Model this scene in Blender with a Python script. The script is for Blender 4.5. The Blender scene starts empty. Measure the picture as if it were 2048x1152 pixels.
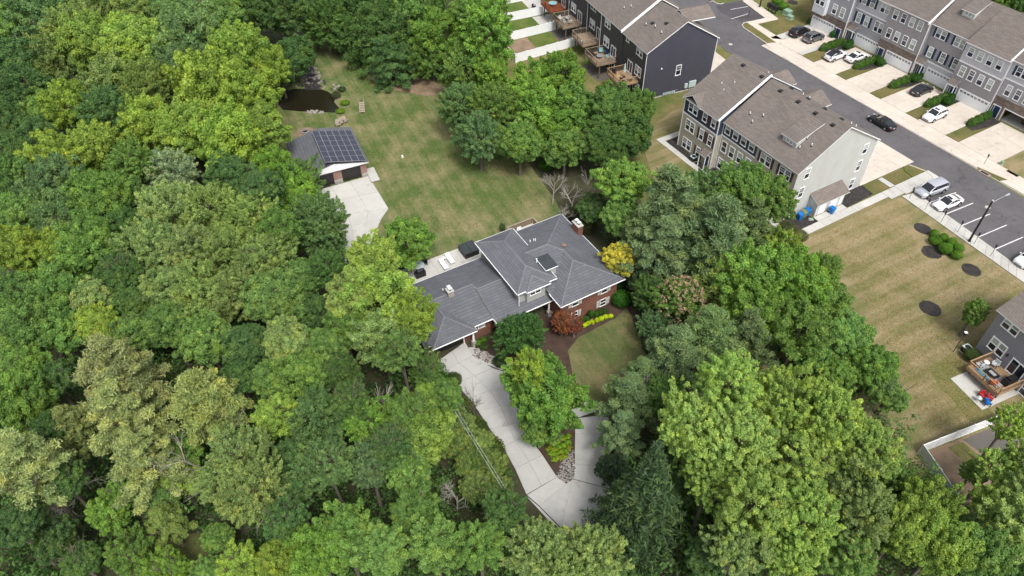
import bpy, math, random
import numpy as np
from mathutils import Vector, Matrix
R = math.radians
D = bpy.data
SC = bpy.context.scene
COL = SC.collection

# ------------------------------------------------------------------ camera
F_PX, TH, RO, CAM_H = 1450.0, R(45.45), R(0.8), 67.0
cam_d = D.cameras.new('camera'); cam = D.objects.new('camera', cam_d); COL.objects.link(cam)
cam_d.sensor_width = 36.0; cam_d.lens = 36.0*F_PX/2048.0; cam_d.clip_end = 3000; cam_d.clip_start = 0.5
cam.location = (0, 0, CAM_H)
_f = np.array([0, math.cos(TH), -math.sin(TH)]); _r0 = np.array([1., 0, 0]); _d0 = np.cross(_f, _r0)
_r = math.cos(RO)*_r0 + math.sin(RO)*_d0; _d = -math.sin(RO)*_r0 + math.cos(RO)*_d0
cam.rotation_euler = Matrix(((_r[0], -_d[0], -_f[0]), (_r[1], -_d[1], -_f[1]), (_r[2], -_d[2], -_f[2]))).to_euler()
SC.camera = cam

# ------------------------------------------------------------------ light
SUN_EL, SUN_AZ = R(57), R(160)           # azimuth of the bright part of the cloud, clockwise from +Y
w = D.worlds.new('World'); SC.world = w; w.use_nodes = True
nt = w.node_tree; bg = nt.nodes['Background']
sky = nt.nodes.new('ShaderNodeTexSky'); sky.sky_type = 'NISHITA'; sky.sun_disc = False
sky.sun_elevation = SUN_EL; sky.sun_rotation = SUN_AZ
sky.air_density = 1.0; sky.dust_density = 4.5; sky.ozone_density = 1.0
hs = nt.nodes.new('ShaderNodeHueSaturation'); hs.inputs['Saturation'].default_value = 0.35
nt.links.new(sky.outputs[0], hs.inputs['Color']); nt.links.new(hs.outputs[0], bg.inputs[0])
bg.inputs[1].default_value = 0.128
sl = D.lights.new('sun', 'SUN'); sl.energy = 1.5; sl.angle = R(14); sl.color = (1.0, 0.965, 0.91)
sun = D.objects.new('sun', sl); COL.objects.link(sun)
sd = Vector((math.sin(SUN_AZ)*math.cos(SUN_EL), math.cos(SUN_AZ)*math.cos(SUN_EL), math.sin(SUN_EL)))
sun.rotation_euler = (-sd).to_track_quat('-Z', 'Y').to_euler()
SC.view_settings.view_transform = 'Standard'; SC.view_settings.look = 'None'
SC.view_settings.exposure = 0.82; SC.view_settings.gamma = 1.0; SC.view_settings.use_curve_mapping = False
SC.render.engine = 'CYCLES'
SC.cycles.max_bounces = 8; SC.cycles.diffuse_bounces = 5; SC.cycles.transmission_bounces = 5

# ------------------------------------------------------------------ survey helper: a photo pixel to a real point at height z
def G(u, v, z=0.0):
    q = _f + (u-1024)/F_PX*_r + (v-576)/F_PX*_d
    t = (CAM_H-z)/-q[2]
    return (q[0]*t, q[1]*t)
def depth(x, y, z): return float(np.dot(np.array([x, y, z-CAM_H]), _f))

# ------------------------------------------------------------------ object helpers
def tag(o, label=None, cat=None, group=None, kind=None):
    if label: o['label'] = label
    if cat: o['category'] = cat
    if group: o['group'] = group
    if kind: o['kind'] = kind
    return o
def empty(name, loc=(0, 0, 0), rz=0.0, label=None, cat=None, group=None):
    o = D.objects.new(name, None); COL.objects.link(o)
    o.location = loc; o.rotation_euler = (0, 0, rz); o.empty_display_size = 0.3
    return tag(o, label, cat, group)
class MB:
    """collects polygons (with one material slot each) and links them as one mesh object"""
    def __init__(s): s.v = []; s.f = []; s.mi = []; s.m = []; s.sm = []
    def slot(s, m):
        if m not in s.m: s.m.append(m)
        return s.m.index(m)
    def add(s, verts, faces, m, smooth=False):
        b = len(s.v); k = s.slot(m)
        s.v += [tuple(map(float, q)) for q in verts]
        for f in faces: s.f.append([b+i for i in f]); s.mi.append(k); s.sm.append(smooth)
        return s
    def box(s, x0, x1, y0, y1, z0, z1, m):
        v = [(x0,y0,z0),(x1,y0,z0),(x1,y1,z0),(x0,y1,z0),(x0,y0,z1),(x1,y0,z1),(x1,y1,z1),(x0,y1,z1)]
        return s.add(v, [(0,3,2,1),(4,5,6,7),(0,1,5,4),(1,2,6,5),(2,3,7,6),(3,0,4,7)], m)
    def obox(s, c, rz, hx, hy, z0, z1, m):
        ca, sa = math.cos(rz), math.sin(rz); v = []
        for z in (z0, z1):
            for a, b in ((-hx,-hy),(hx,-hy),(hx,hy),(-hx,hy)): v.append((c[0]+a*ca-b*sa, c[1]+a*sa+b*ca, z))
        return s.add(v, [(0,3,2,1),(4,5,6,7),(0,1,5,4),(1,2,6,5),(2,3,7,6),(3,0,4,7)], m)
    def prism(s, pts, z0, z1, m, mside=None):
        n = len(pts)
        ar = sum(pts[i][0]*pts[(i+1)%n][1]-pts[(i+1)%n][0]*pts[i][1] for i in range(n))
        if ar < 0: pts = pts[::-1]
        v = [(p[0], p[1], z0) for p in pts]+[(p[0], p[1], z1) for p in pts]
        s.add(v, [list(range(n, 2*n))], m)
        return s.add(v, [(i, (i+1)%n, n+(i+1)%n, n+i) for i in range(n)]+[list(range(n))[::-1]], mside or m)
    def tube(s, p0, p1, r0, r1, m, n=8, cap=True, smooth=True):
        p0, p1 = Vector(p0), Vector(p1); d = (p1-p0)
        if d.length < 1e-6: return s
        d.normalize(); a = d.orthogonal().normalized(); b = d.cross(a)
        v = [p0+(a*math.cos(2*math.pi*i/n)+b*math.sin(2*math.pi*i/n))*r0 for i in range(n)]
        v += [p1+(a*math.cos(2*math.pi*i/n)+b*math.sin(2*math.pi*i/n))*r1 for i in range(n)]
        s.add(v, [(i, (i+1)%n, n+(i+1)%n, n+i) for i in range(n)], m, smooth)
        if cap: s.add(v, [list(range(n))[::-1], list(range(n, 2*n))], m)
        return s
    def solid(s, verts, faces, t, m, mside=None):
        """top faces given a thickness t straight down; open edges closed with sides"""
        n = len(verts); lo = [(v[0], v[1], v[2]-t) for v in verts]
        ff = []
        for f in faces:
            a = [Vector(verts[i]) for i in f]; nz = 0
            for i in range(len(a)): nz += a[i].x*a[(i+1)%len(a)].y-a[(i+1)%len(a)].x*a[i].y
            ff.append(list(f) if nz > 0 else list(f)[::-1])
        s.add(verts, ff, m)
        s.add(lo, [f[::-1] for f in ff], mside or m)
        ed = {}
        for f in ff:
            for i in range(len(f)): ed[(f[i], f[(i+1)%len(f)])] = 1
        side = [(a, b) for (a, b) in ed if (b, a) not in ed]
        s.add(list(verts)+lo, [(b, a, n+a, n+b) for a, b in side], mside or m)
        return s
    def mesh(s, name):
        me = D.meshes.new(name); me.from_pydata(s.v, [], s.f)
        for m in s.m: me.materials.append(m)
        me.polygons.foreach_set('material_index', s.mi); me.polygons.foreach_set('use_smooth', s.sm)
        me.update(); return me
    def build(s, name, parent=None, loc=None, rz=0.0):
        return link(name, s.mesh(name), parent, loc, rz)
def link(name, me, parent=None, loc=None, rz=0.0, scale=None):
    o = D.objects.new(name, me); COL.objects.link(o)
    if parent is not None: o.parent = parent
    if loc is not None: o.location = loc
    o.rotation_euler = (0, 0, rz)
    if scale is not None: o.scale = scale
    return o
def copy_tree(o, parent=None):
    c = o.copy(); COL.objects.link(c); c.parent = parent
    for ch in list(o.children): copy_tree(ch, c)
    return c

# ------------------------------------------------------------------ materials
def mat(name, base, rough=0.7, metal=0.0, spec=0.4):
    m = D.materials.new(name); m.use_nodes = True; b = m.node_tree.nodes['Principled BSDF']
    b.inputs['Base Color'].default_value = (*base, 1); b.inputs['Roughness'].default_value = rough
    b.inputs['Metallic'].default_value = metal; b.inputs['Specular IOR Level'].default_value = spec
    return m
class N:
    def __init__(s, m): s.t = m.node_tree; s.b = s.t.nodes['Principled BSDF']
    def new(s, t, **k):
        n = s.t.nodes.new(t)
        for a, b in k.items():
            if hasattr(n, a) and not a.startswith('i_'): setattr(n, a, b)
        return n
    def l(s, a, b): s.t.links.new(a, b)
    def coord(s, which='Object'): return s.new('ShaderNodeTexCoord').outputs[which]
    def noise(s, vec, scale, detail=4, rough=0.55):
        n = s.new('ShaderNodeTexNoise'); n.inputs['Scale'].default_value = scale
        n.inputs['Detail'].default_value = detail; n.inputs['Roughness'].default_value = rough
        s.l(vec, n.inputs['Vector']); return n.outputs['Fac']
    def ramp(s, fac, stops):
        n = s.new('ShaderNodeValToRGB'); e = n.color_ramp.elements
        while len(e) < len(stops): e.new(0.5)
        for i, (p, c) in enumerate(stops): e[i].position = p; e[i].color = (*c, 1)
        s.l(fac, n.inputs[0]); return n.outputs[0]
    def mix(s, fac, a, b, mode='MIX'):
        n = s.new('ShaderNodeMix'); n.data_type = 'RGBA'; n.blend_type = mode
        for k, x in ((0, fac), (6, a), (7, b)):
            if hasattr(x, 'is_linked'): s.l(x, n.inputs[k])
            elif k == 0: n.inputs[0].default_value = x
            else: n.inputs[k].default_value = (*x, 1)
        return n.outputs[2]
    def math(s, op, a, b=0.0):
        n = s.new('ShaderNodeMath'); n.operation = op
        for k, x in ((0, a), (1, b)):
            if hasattr(x, 'is_linked'): s.l(x, n.inputs[k])
            else: n.inputs[k].default_value = x
        return n.outputs[0]
    def bump(s, h, strength=0.4, dist=0.05):
        n = s.new('ShaderNodeBump'); n.inputs['Strength'].default_value = strength; n.inputs['Distance'].default_value = dist
        s.l(h, n.inputs['Height']); s.l(n.outputs[0], s.b.inputs['Normal'])
    def col(s, c): s.l(c, s.b.inputs['Base Color'])
def c3(c, k): return tuple(x*k for x in c)
def noisy(name, c, amt=0.25, scale=0.6, fine=9.0, rough=0.8, bump=0.2, coord='Object'):
    m = mat(name, c, rough); n = N(m); v = n.coord(coord)
    a = n.noise(v, scale, 5); b = n.noise(v, fine, 4)
    f = n.math('ADD', n.math('MULTIPLY', a, 0.65), n.math('MULTIPLY', b, 0.35))
    n.col(n.ramp(f, [(0.32, c3(c, 1-amt)), (0.68, c3(c, 1+amt))]))
    if bump: n.bump(b, bump, 0.03)
    return m
def poured(name, c, amt=0.14, crack=0.0):
    """concrete or asphalt: blotches, fine grain, stains, hairline cracks, slab-to-slab change"""
    m = mat(name, c, 0.88); n = N(m); v = n.coord(); oi = n.new('ShaderNodeObjectInfo')
    f = n.math('ADD', n.math('MULTIPLY', n.noise(v, 0.18, 6, 0.65), 0.5), n.math('ADD', n.math('MULTIPLY', n.noise(v, 1.3, 5, 0.7), 0.3), n.math('MULTIPLY', n.noise(v, 9, 3, 0.7), 0.2)))
    f = n.math('ADD', f, n.math('MULTIPLY', n.math('SUBTRACT', oi.outputs['Random'], 0.5), 0.10))
    base = n.ramp(f, [(0.34, c3(c, 1-amt*1.2)), (0.5, c), (0.66, c3(c, 1+amt))])
    st = n.ramp(n.noise(v, 0.7, 3, 0.6), [(0.60, (1, 1, 1)), (0.74, (0.78, 0.76, 0.74))]); base = n.mix(1.0, base, st, 'MULTIPLY')
    if crack:
        vo = n.new('ShaderNodeTexVoronoi'); vo.feature = 'DISTANCE_TO_EDGE'; vo.inputs['Scale'].default_value = crack
        dn = n.new('ShaderNodeVectorMath'); dn.operation = 'ADD'; nn_ = n.new('ShaderNodeTexNoise'); nn_.inputs['Scale'].default_value = 0.5; n.l(v, nn_.inputs['Vector'])
        sc = n.new('ShaderNodeVectorMath'); sc.operation = 'SCALE'; sc.inputs['Scale'].default_value = 4.0; n.l(nn_.outputs['Color'], sc.inputs[0]); n.l(v, dn.inputs[0]); n.l(sc.outputs[0], dn.inputs[1]); n.l(dn.outputs[0], vo.inputs['Vector'])
        base = n.mix(n.math('MULTIPLY', n.math('LESS_THAN', vo.outputs['Distance'], 0.008), 0.5), base, c3(c, 0.45))
    n.col(base); n.bump(n.noise(v, 12, 3, 0.7), 0.15, 0.02); return m
def axes(n):
    """along-wall coordinate and height"""
    s = n.new('ShaderNodeSeparateXYZ'); n.l(n.coord(), s.inputs[0])
    return s.outputs[0], s.outputs[1], s.outputs[2]
def siding(name, c, pitch=0.18):
    m = mat(name, c, 0.6); n = N(m); x, y, z = axes(n)
    fr = n.math('FRACT', n.math('DIVIDE', z, pitch))
    line = n.math('LESS_THAN', fr, 0.16)
    base = n.ramp(n.noise(n.coord(), 0.5, 4), [(0.3, c3(c, 0.94)), (0.7, c3(c, 1.06))])
    n.col(n.mix(n.math('MULTIPLY', line, 0.35), base, c3(c, 0.45))); n.bump(fr, 0.6, 0.03); return m
def courses(name, c1, c2, joint, bw, bh, use='wall', rough=0.85, jc=0.5, streak=0.15):
    """bricks, ledge stone or shingles laid in courses"""
    m = mat(name, c1, rough); n = N(m); x, y, z = axes(n)
    cb = n.new('ShaderNodeCombineXYZ'); al = n.math('ADD', x, n.math('MULTIPLY', y, 1.0))
    n.l(al, cb.inputs[0]); n.l(z if use == 'wall' else n.math('MULTIPLY', z, 2.1), cb.inputs[1])
    br = n.new('ShaderNodeTexBrick'); n.l(cb.outputs[0], br.inputs['Vector'])
    br.inputs['Color1'].default_value = (*c1, 1); br.inputs['Color2'].default_value = (*c2, 1)
    br.inputs['Mortar'].default_value = (*joint, 1); br.inputs['Scale'].default_value = 1.0
    br.inputs['Mortar Size'].default_value = jc; br.inputs['Brick Width'].default_value = bw; br.inputs['Row Height'].default_value = bh
    br.inputs['Bias'].default_value = 0.0; br.inputs['Mortar Smooth'].default_value = 0.3
    big = n.noise(n.coord(), 0.35, 5, 0.6); fine = n.noise(n.coord(), 7.0, 3, 0.7)
    sh = n.ramp(n.math('ADD', n.math('MULTIPLY', big, 0.6), n.math('MULTIPLY', fine, 0.4)), [(0.3, (1-streak,)*3), (0.7, (1+streak,)*3)])
    n.col(n.mix(1.0, br.outputs['Color'], sh, 'MULTIPLY')); n.bump(br.outputs['Fac'], -0.3 if use == 'wall' else -0.5, 0.02)
    return m
def grass(name, green, tan, balance=0.5, stripe=None, contrast=1.0):
    pass
    m = mat(name, green, 0.95, spec=0.1); n = N(m); v = n.coord()
    big = n.noise(v, 0.06, 6, 0.62); mid = n.noise(v, 0.45, 6, 0.7); fine = n.noise(v, 5.5, 4, 0.75)
    f = n.math('ADD', n.math('MULTIPLY', big, 0.42), n.math('ADD', n.math('MULTIPLY', mid, 0.40), n.math('MULTIPLY', fine, 0.18)))
    f = n.math('ADD', f, n.math('MULTIPLY', n.math('SUBTRACT', n.noise(v, 0.17, 3, 0.55), 0.5), 0.62))
    if stripe:
        ang, pitch, amt = stripe
        x, y, z = axes(n)
        q = n.math('ADD', n.math('MULTIPLY', x, math.sin(R(ang))), n.math('MULTIPLY', y, -math.cos(R(ang))))
        q = n.math('ADD', q, n.math('MULTIPLY', n.noise(v, 0.12, 3), 1.6))
        st = n.math('SINE', n.math('MULTIPLY', q, 2*math.pi/pitch))
        st2 = n.math('SINE', n.math('MULTIPLY', q, 2*math.pi/(pitch*0.37)))
        st = n.math('ADD', st, n.math('MULTIPLY', st2, 0.5))
        st = n.math('MULTIPLY', st, n.math('ADD', n.noise(v, 0.3, 4, 0.7), 0.0))
        f = n.math('ADD', f, n.math('MULTIPLY', st, amt))
    w_ = 0.16/contrast
    mid_c = tuple((a+b)/2 for a, b in zip(green, tan))
    c = n.ramp(f, [(max(0, balance-w_), green), (balance, mid_c), (min(1, balance+w_), tan)])
    dark = n.ramp(fine, [(0.28, (0.80,)*3), (0.5, (1.0,)*3), (0.75, (1.16,)*3)])
    n.col(n.mix(1.0, c, dark, 'MULTIPLY')); n.bump(fine, 0.8, 0.12)
    return m
def glass(name, c, rough=0.08):
    m = mat(name, c, rough, 0.0, 0.8); return m

M = dict(
 white=noisy('white_vinyl', (0.74, 0.75, 0.76), 0.05, 0.5, 6, 0.5, 0), trim=mat('white_trim', (0.78, 0.79, 0.80), 0.45),
 grey_fence=noisy('grey_green_vinyl', (0.52, 0.56, 0.52), 0.08, 0.5, 6, 0.5, 0),
 garage=noisy('garage_door_white', (0.72, 0.73, 0.74), 0.04, 0.5, 5, 0.5, 0),
 black_door=noisy('dark_garage_door', (0.022, 0.02, 0.02), 0.2, 0.5, 5, 0.5, 0),
 navy_door=mat('navy_door', (0.01, 0.025, 0.075), 0.4),
 navy=mat('navy_shutter', (0.012, 0.032, 0.08), 0.55), maroon=noisy('maroon_shutter', (0.07, 0.035, 0.042), 0.2, 2, 9, 0.6, 0),
 lt_shut=mat('grey_shutter', (0.42, 0.42, 0.38), 0.6),
 glass=glass('dark_window_glass', (0.012, 0.016, 0.026)), blind=noisy('window_with_blind', (0.27, 0.30, 0.27), 0.22, 1.4, 7, 0.3, 0),
 blind2=noisy('window_with_pale_blind', (0.40, 0.44, 0.42), 0.15, 1.4, 7, 0.3, 0),
 navyglass=glass('navy_window_glass', (0.018, 0.024, 0.055)),
 sid_dark=siding('charcoal_siding', (0.058, 0.058, 0.080)), sid_dark2=siding('charcoal_rear_siding', (0.05, 0.05, 0.056)),
 sid_beige=siding('beige_siding', (0.42, 0.395, 0.33)), sid_pale=siding('pale_grey_siding', (0.50, 0.51, 0.49)),
 sid_navy=siding('slate_navy_siding', (0.028, 0.042, 0.075)), sid_grey=siding('grey_siding', (0.33, 0.33, 0.355)),
 sid_mid=siding('warm_grey_siding', (0.29, 0.275, 0.29)), sid_lt=siding('light_grey_siding', (0.46, 0.46, 0.49)),
 sid_white=siding('white_bay_siding', (0.66, 0.68, 0.72)), sid_house=siding('house_grey_siding', (0.40, 0.41, 0.38)),
 sid_s=siding('lavender_grey_siding', (0.25, 0.25, 0.29)),
 brick=courses('red_brick', (0.185, 0.062, 0.038), (0.12, 0.04, 0.026), (0.20, 0.13, 0.10), 0.24, 0.085, jc=0.012, streak=0.2),
 brick2=courses('garage_brick', (0.27, 0.11, 0.08), (0.17, 0.09, 0.075), (0.3, 0.25, 0.22), 0.24, 0.085, jc=0.014, streak=0.3),
 stone=courses('ledge_stone', (0.23, 0.175, 0.14), (0.11, 0.085, 0.075), (0.14, 0.12, 0.11), 0.5, 0.14, jc=0.015, streak=0.35),
 stone_lt=courses('pale_stone', (0.40, 0.38, 0.35), (0.24, 0.22, 0.2), (0.2, 0.19, 0.18), 0.4, 0.2, jc=0.02, streak=0.3),
 roof_dk=courses('slate_grey_shingles', (0.118, 0.122, 0.138), (0.096, 0.100, 0.114), (0.075, 0.079, 0.090), 0.9, 0.26, 'roof', jc=0.03, streak=0.2),
 roof_br=courses('taupe_shingles', (0.172, 0.148, 0.132), (0.135, 0.114, 0.102), (0.105, 0.088, 0.078), 0.9, 0.26, 'roof', jc=0.03, streak=0.13),
 roof_flat=noisy('black_membrane', (0.035, 0.042, 0.046), 0.3, 0.9, 6, 0.6, 0.1), ridge=noisy('ridge_cap', (0.15, 0.155, 0.168), 0.15, 1, 8, 0.85, 0.1),
 conc=poured('concrete', (0.43, 0.42, 0.39)), conc2=poured('cream_concrete', (0.50, 0.445, 0.385), 0.15),
 conc3=poured('driveway_concrete', (0.395, 0.39, 0.375), 0.14, 0.0), joint=mat('joint', (0.16, 0.15, 0.135), 0.9),
 conc4=poured('garage_apron_concrete', (0.45, 0.44, 0.41), 0.12),
 asphalt=poured('asphalt', (0.098, 0.093, 0.098), 0.24, 0.11), asphalt2=noisy('patched_asphalt', (0.062, 0.058, 0.064), 0.25, 0.3, 4, 0.9, 0.2),
 paint=noisy('road_paint', (0.62, 0.62, 0.62), 0.2, 1.5, 12, 0.8, 0), curb=noisy('curb', (0.46, 0.44, 0.40), 0.12, 0.5, 5, 0.85, 0),
 mulch=noisy('mulch', (0.055, 0.034, 0.025), 0.5, 0.8, 14, 0.95, 0.6), mulch_bk=noisy('black_mulch', (0.030, 0.026, 0.025), 0.75, 1.5, 11, 0.95, 0.8),
 floor=noisy('forest_floor', (0.045, 0.045, 0.022), 0.6, 0.3, 5, 0.95, 0.6),
 lawn=grass('back_lawn_grass', (0.078, 0.118, 0.034), (0.27, 0.222, 0.125), 0.575, (-66, 2.1, 0.06)),
 lawn2=grass('front_lawn_grass', (0.080, 0.108, 0.036), (0.225, 0.178, 0.095), 0.56, (-60, 2.4, 0.05)),
 tan=grass('dry_mown_grass', (0.140, 0.138, 0.054), (0.262, 0.210, 0.120), 0.50, (28, 2.7, 0.16)),
 green=grass('green_grass', (0.085, 0.115, 0.03), (0.23, 0.18, 0.085), 0.54),
 turf=grass('bright_turf', (0.07, 0.115, 0.025), (0.15, 0.16, 0.045), 0.58),
 verge=grass('verge_grass', (0.085, 0.10, 0.03), (0.20, 0.15, 0.07), 0.53), rough_g=grass('rough_grass', (0.075, 0.10, 0.03), (0.14, 0.10, 0.055), 0.56),
 dirt=noisy('brown_dirt', (0.21, 0.15, 0.10), 0.35, 0.6, 6, 0.95, 0.5), paver=courses('pavers', (0.32, 0.28, 0.25), (0.24, 0.21, 0.19), (0.1, 0.09, 0.08), 0.4, 0.2),
 wood=noisy('weathered_deck_wood', (0.24, 0.18, 0.125), 0.25, 0.9, 12, 0.8, 0.2), wood_new=noisy('cedar_deck_wood', (0.31, 0.20, 0.115), 0.25, 0.9, 12, 0.75, 0.2),
 wood_red=noisy('red_stained_wood', (0.21, 0.06, 0.025), 0.25, 0.9, 12, 0.7, 0.2), wood_gr=noisy('greyed_wood', (0.30, 0.25, 0.20), 0.25, 0.9, 12, 0.8, 0.2),
 post=noisy('post_wood', (0.13, 0.10, 0.075), 0.25, 0.9, 12, 0.85, 0.2),
 metal=mat('galvanised', (0.42, 0.44, 0.46), 0.4, 0.6), utility=mat('utility_grey', (0.42, 0.50, 0.50), 0.5), dkmetal=mat('dark_metal', (0.03, 0.03, 0.033), 0.4, 0.4),
 black=mat('black', (0.012, 0.012, 0.013), 0.45), green_box=mat('green_box', (0.22, 0.33, 0.24), 0.6), blue_bin=mat('blue_bin', (0.006, 0.13, 0.42), 0.4),
 olive_bin=mat('olive_bin', (0.14, 0.17, 0.07), 0.5), orange=mat('orange_plastic', (0.42, 0.07, 0.02), 0.5), red=mat('red_fabric', (0.35, 0.02, 0.02), 0.6),
 cushion=noisy('grey_cushion', (0.42, 0.43, 0.45), 0.1, 2, 8, 0.9, 0), rattan=noisy('dark_rattan', (0.03, 0.028, 0.03), 0.3, 4, 20, 0.7, 0.2), teal=mat('teal_fabric', (0.20, 0.38, 0.40), 0.7),
 water=mat('pond_water', (0.014, 0.012, 0.006), 0.22, 0, 0.4), rock=noisy('rock', (0.24, 0.22, 0.20), 0.5, 0.9, 6, 0.9, 0.5), rock_dk=noisy('wet_rock', (0.03, 0.028, 0.028), 0.4, 0.9, 6, 0.5, 0.5),
 bark=noisy('bark', (0.12, 0.10, 0.08), 0.35, 1.2, 10, 0.95, 0.5), bark_pale=noisy('dead_wood', (0.33, 0.30, 0.26), 0.3, 1.2, 10, 0.95, 0.4),
 tyre=mat('tyre', (0.012, 0.012, 0.012), 0.85), rim=mat('wheel_rim', (0.45, 0.46, 0.48), 0.3, 0.8), lampred=mat('tail_lamp', (0.25, 0.008, 0.01), 0.25),
 headl=mat('head_lamp', (0.55, 0.57, 0.6), 0.1), cglass=mat('car_glass', (0.012, 0.014, 0.018), 0.05, 0, 0.9), plate=mat('number_plate', (0.5, 0.5, 0.5), 0.5),
 yellow=mat('yellow', (0.5, 0.4, 0.05), 0.5), rug=noisy('rug', (0.27, 0.28, 0.28), 0.1, 2, 8, 0.95, 0), rugblue=mat('rug_blue', (0.04, 0.22, 0.34), 0.9),
)
def paint(name, c, metal=0.0):
    m = mat(name, c, 0.28, metal, 0.5); m.node_tree.nodes['Principled BSDF'].inputs['Coat Weight'].default_value = 0.6; return m
# solar cells: dark blue with fine pale grid lines
def solar():
    m = mat('solar_cells', (0.01, 0.013, 0.045), 0.18, 0, 0.5); n = N(m); x, y, z = axes(n)
    a = n.math('LESS_THAN', n.math('FRACT', n.math('MULTIPLY', x, 6.0)), 0.10)
    b = n.math('LESS_THAN', n.math('FRACT', n.math('MULTIPLY', y, 6.0)), 0.10)
    n.col(n.mix(n.math('MULTIPLY', n.math('MAXIMUM', a, b), 0.25), (0.030, 0.032, 0.048), (0.12, 0.125, 0.16))); return m
M['solar'] = solar()
# foliage: object colour times the leaf's own tint; thin leaves let some light through
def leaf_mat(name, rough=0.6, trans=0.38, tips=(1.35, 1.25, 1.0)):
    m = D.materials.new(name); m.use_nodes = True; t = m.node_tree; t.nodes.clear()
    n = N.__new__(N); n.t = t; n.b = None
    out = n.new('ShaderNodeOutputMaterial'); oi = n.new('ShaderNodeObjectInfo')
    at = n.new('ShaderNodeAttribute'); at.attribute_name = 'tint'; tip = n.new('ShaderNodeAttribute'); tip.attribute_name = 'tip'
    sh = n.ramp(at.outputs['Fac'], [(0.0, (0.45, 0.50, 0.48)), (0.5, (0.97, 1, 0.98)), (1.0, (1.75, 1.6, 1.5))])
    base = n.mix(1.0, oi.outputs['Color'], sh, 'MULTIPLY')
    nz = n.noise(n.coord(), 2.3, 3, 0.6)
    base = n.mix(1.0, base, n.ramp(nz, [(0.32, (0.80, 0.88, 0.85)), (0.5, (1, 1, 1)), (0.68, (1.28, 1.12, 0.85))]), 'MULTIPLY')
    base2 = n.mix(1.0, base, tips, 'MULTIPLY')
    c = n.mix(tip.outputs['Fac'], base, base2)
    df = n.new('ShaderNodeBsdfPrincipled'); df.inputs['Roughness'].default_value = rough; df.inputs['Specular IOR Level'].default_value = 0.25
    tr = n.new('ShaderNodeBsdfTranslucent'); mx = n.new('ShaderNodeMixShader'); mx.inputs[0].default_value = trans
    n.l(c, df.inputs['Base Color']); n.l(n.mix(1.0, c, (1.15, 1.4, 0.8), 'MULTIPLY'), tr.inputs['Color'])
    n.l(df.outputs[0], mx.inputs[1]); n.l(tr.outputs[0], mx.inputs[2]); n.l(mx.outputs[0], out.inputs[0])
    return m
M['leaf'] = leaf_mat('broad_leaf'); M['needle'] = leaf_mat('needles', 0.7, 0.2, (1.2, 1.2, 0.85)); M['petal'] = leaf_mat('petal', 0.7, 0.2, (1, 1, 1))

# ================================================================== SETTING
def sheet(name, px, z, m, thick=0.02, kind='structure', world=False, parent=None, label=None):
    pts = px if world else [G(*p) for p in px]
    o = MB().prism([tuple(p) for p in pts], z-thick, z, m).build(name, parent)
    if parent is None: tag(o, label, None, None, kind)
    return o
sheet('ground', [(-900, -300), (900, -300), (900, 1500), (-900, 1500)], 0.0, M['floor'], 0.5, world=True)
sheet('lawn', [(1040, -60), (2700, -60), (2800, 900), (1900, 1010), (1560, 860), (1330, 560), (1275, 380), (1150, 300), (1000, 230), (930, 90)], 0.02, M['green'])
sheet('back_lawn', [(545, 262), (556, 205), (600, 150), (640, 108), (700, 96), (760, 120), (800, 150), (900, 170), (985, 250), (1060, 330), (1110, 400), (1145, 470), (1000, 540), (850, 545), (760, 520), (720, 430), (640, 350), (560, 320)], 0.025, M['lawn'])
sheet('clearing', [(640, 40), (760, 60), (900, 150), (905, 190), (850, 178), (780, 158), (700, 98), (640, 110), (600, 140), (585, 110)], 0.018, M['rough_g'])
sheet('bare_bank', [(745, 130), (800, 150), (860, 158), (905, 190), (850, 192), (780, 178), (735, 155)], 0.03, M['dirt'])
sheet('grass_bank', [(330, 1070), (430, 1065), (510, 1130), (520, 1230), (230, 1230), (240, 1130)], 0.02, M['rough_g'])
sheet('side_ground', [(1280, 270), (1375, 200), (1440, 262), (1350, 330), (1405, 420), (1330, 440)], 0.028, M['tan'])
sheet('dry_lawn', [(1395, 570), (1440, 540), (1589, 478), (1775, 390), (1803, 394), (1930, 482), (2048, 567), (2300, 745), (2200, 1100), (1930, 960), (1700, 900), (1480, 700)], 0.03, M['tan'])
sheet('green_grass_patch', [(1862, 745), (1900, 708), (1935, 730), (1925, 760), (1960, 800), (1990, 830), (1940, 845), (1905, 800), (1880, 775)], 0.036, M['green'])
sheet('street', [(1330, -60), (1424, 0), (1440, 8), (1484, 0), (1530, 36), (1487, 46), (1500, 65), (1534, 88), (1628, 146), (1722, 204), (1885, 299.5), (1952, 340), (2060, 404), (2500, 660), (2300, 728), (2048, 545), (1831, 390), (1840, 366), (1866, 360), (1850, 345), (1818, 330), (1774, 300), (1640, 215), (1453, 103), (1400, 60), (1290, -40)], 0.05, M['asphalt'], 0.03)
sheet('street_patch', [(1430, 12), (1483, 2), (1530, 36), (1487, 47), (1470, 38), (1445, 28)], 0.056, M['asphalt2'], 0.004)
for q in ([(1836, 388), (1936, 352), (2200, 545), (2200, 640)],):
    pass

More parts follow.
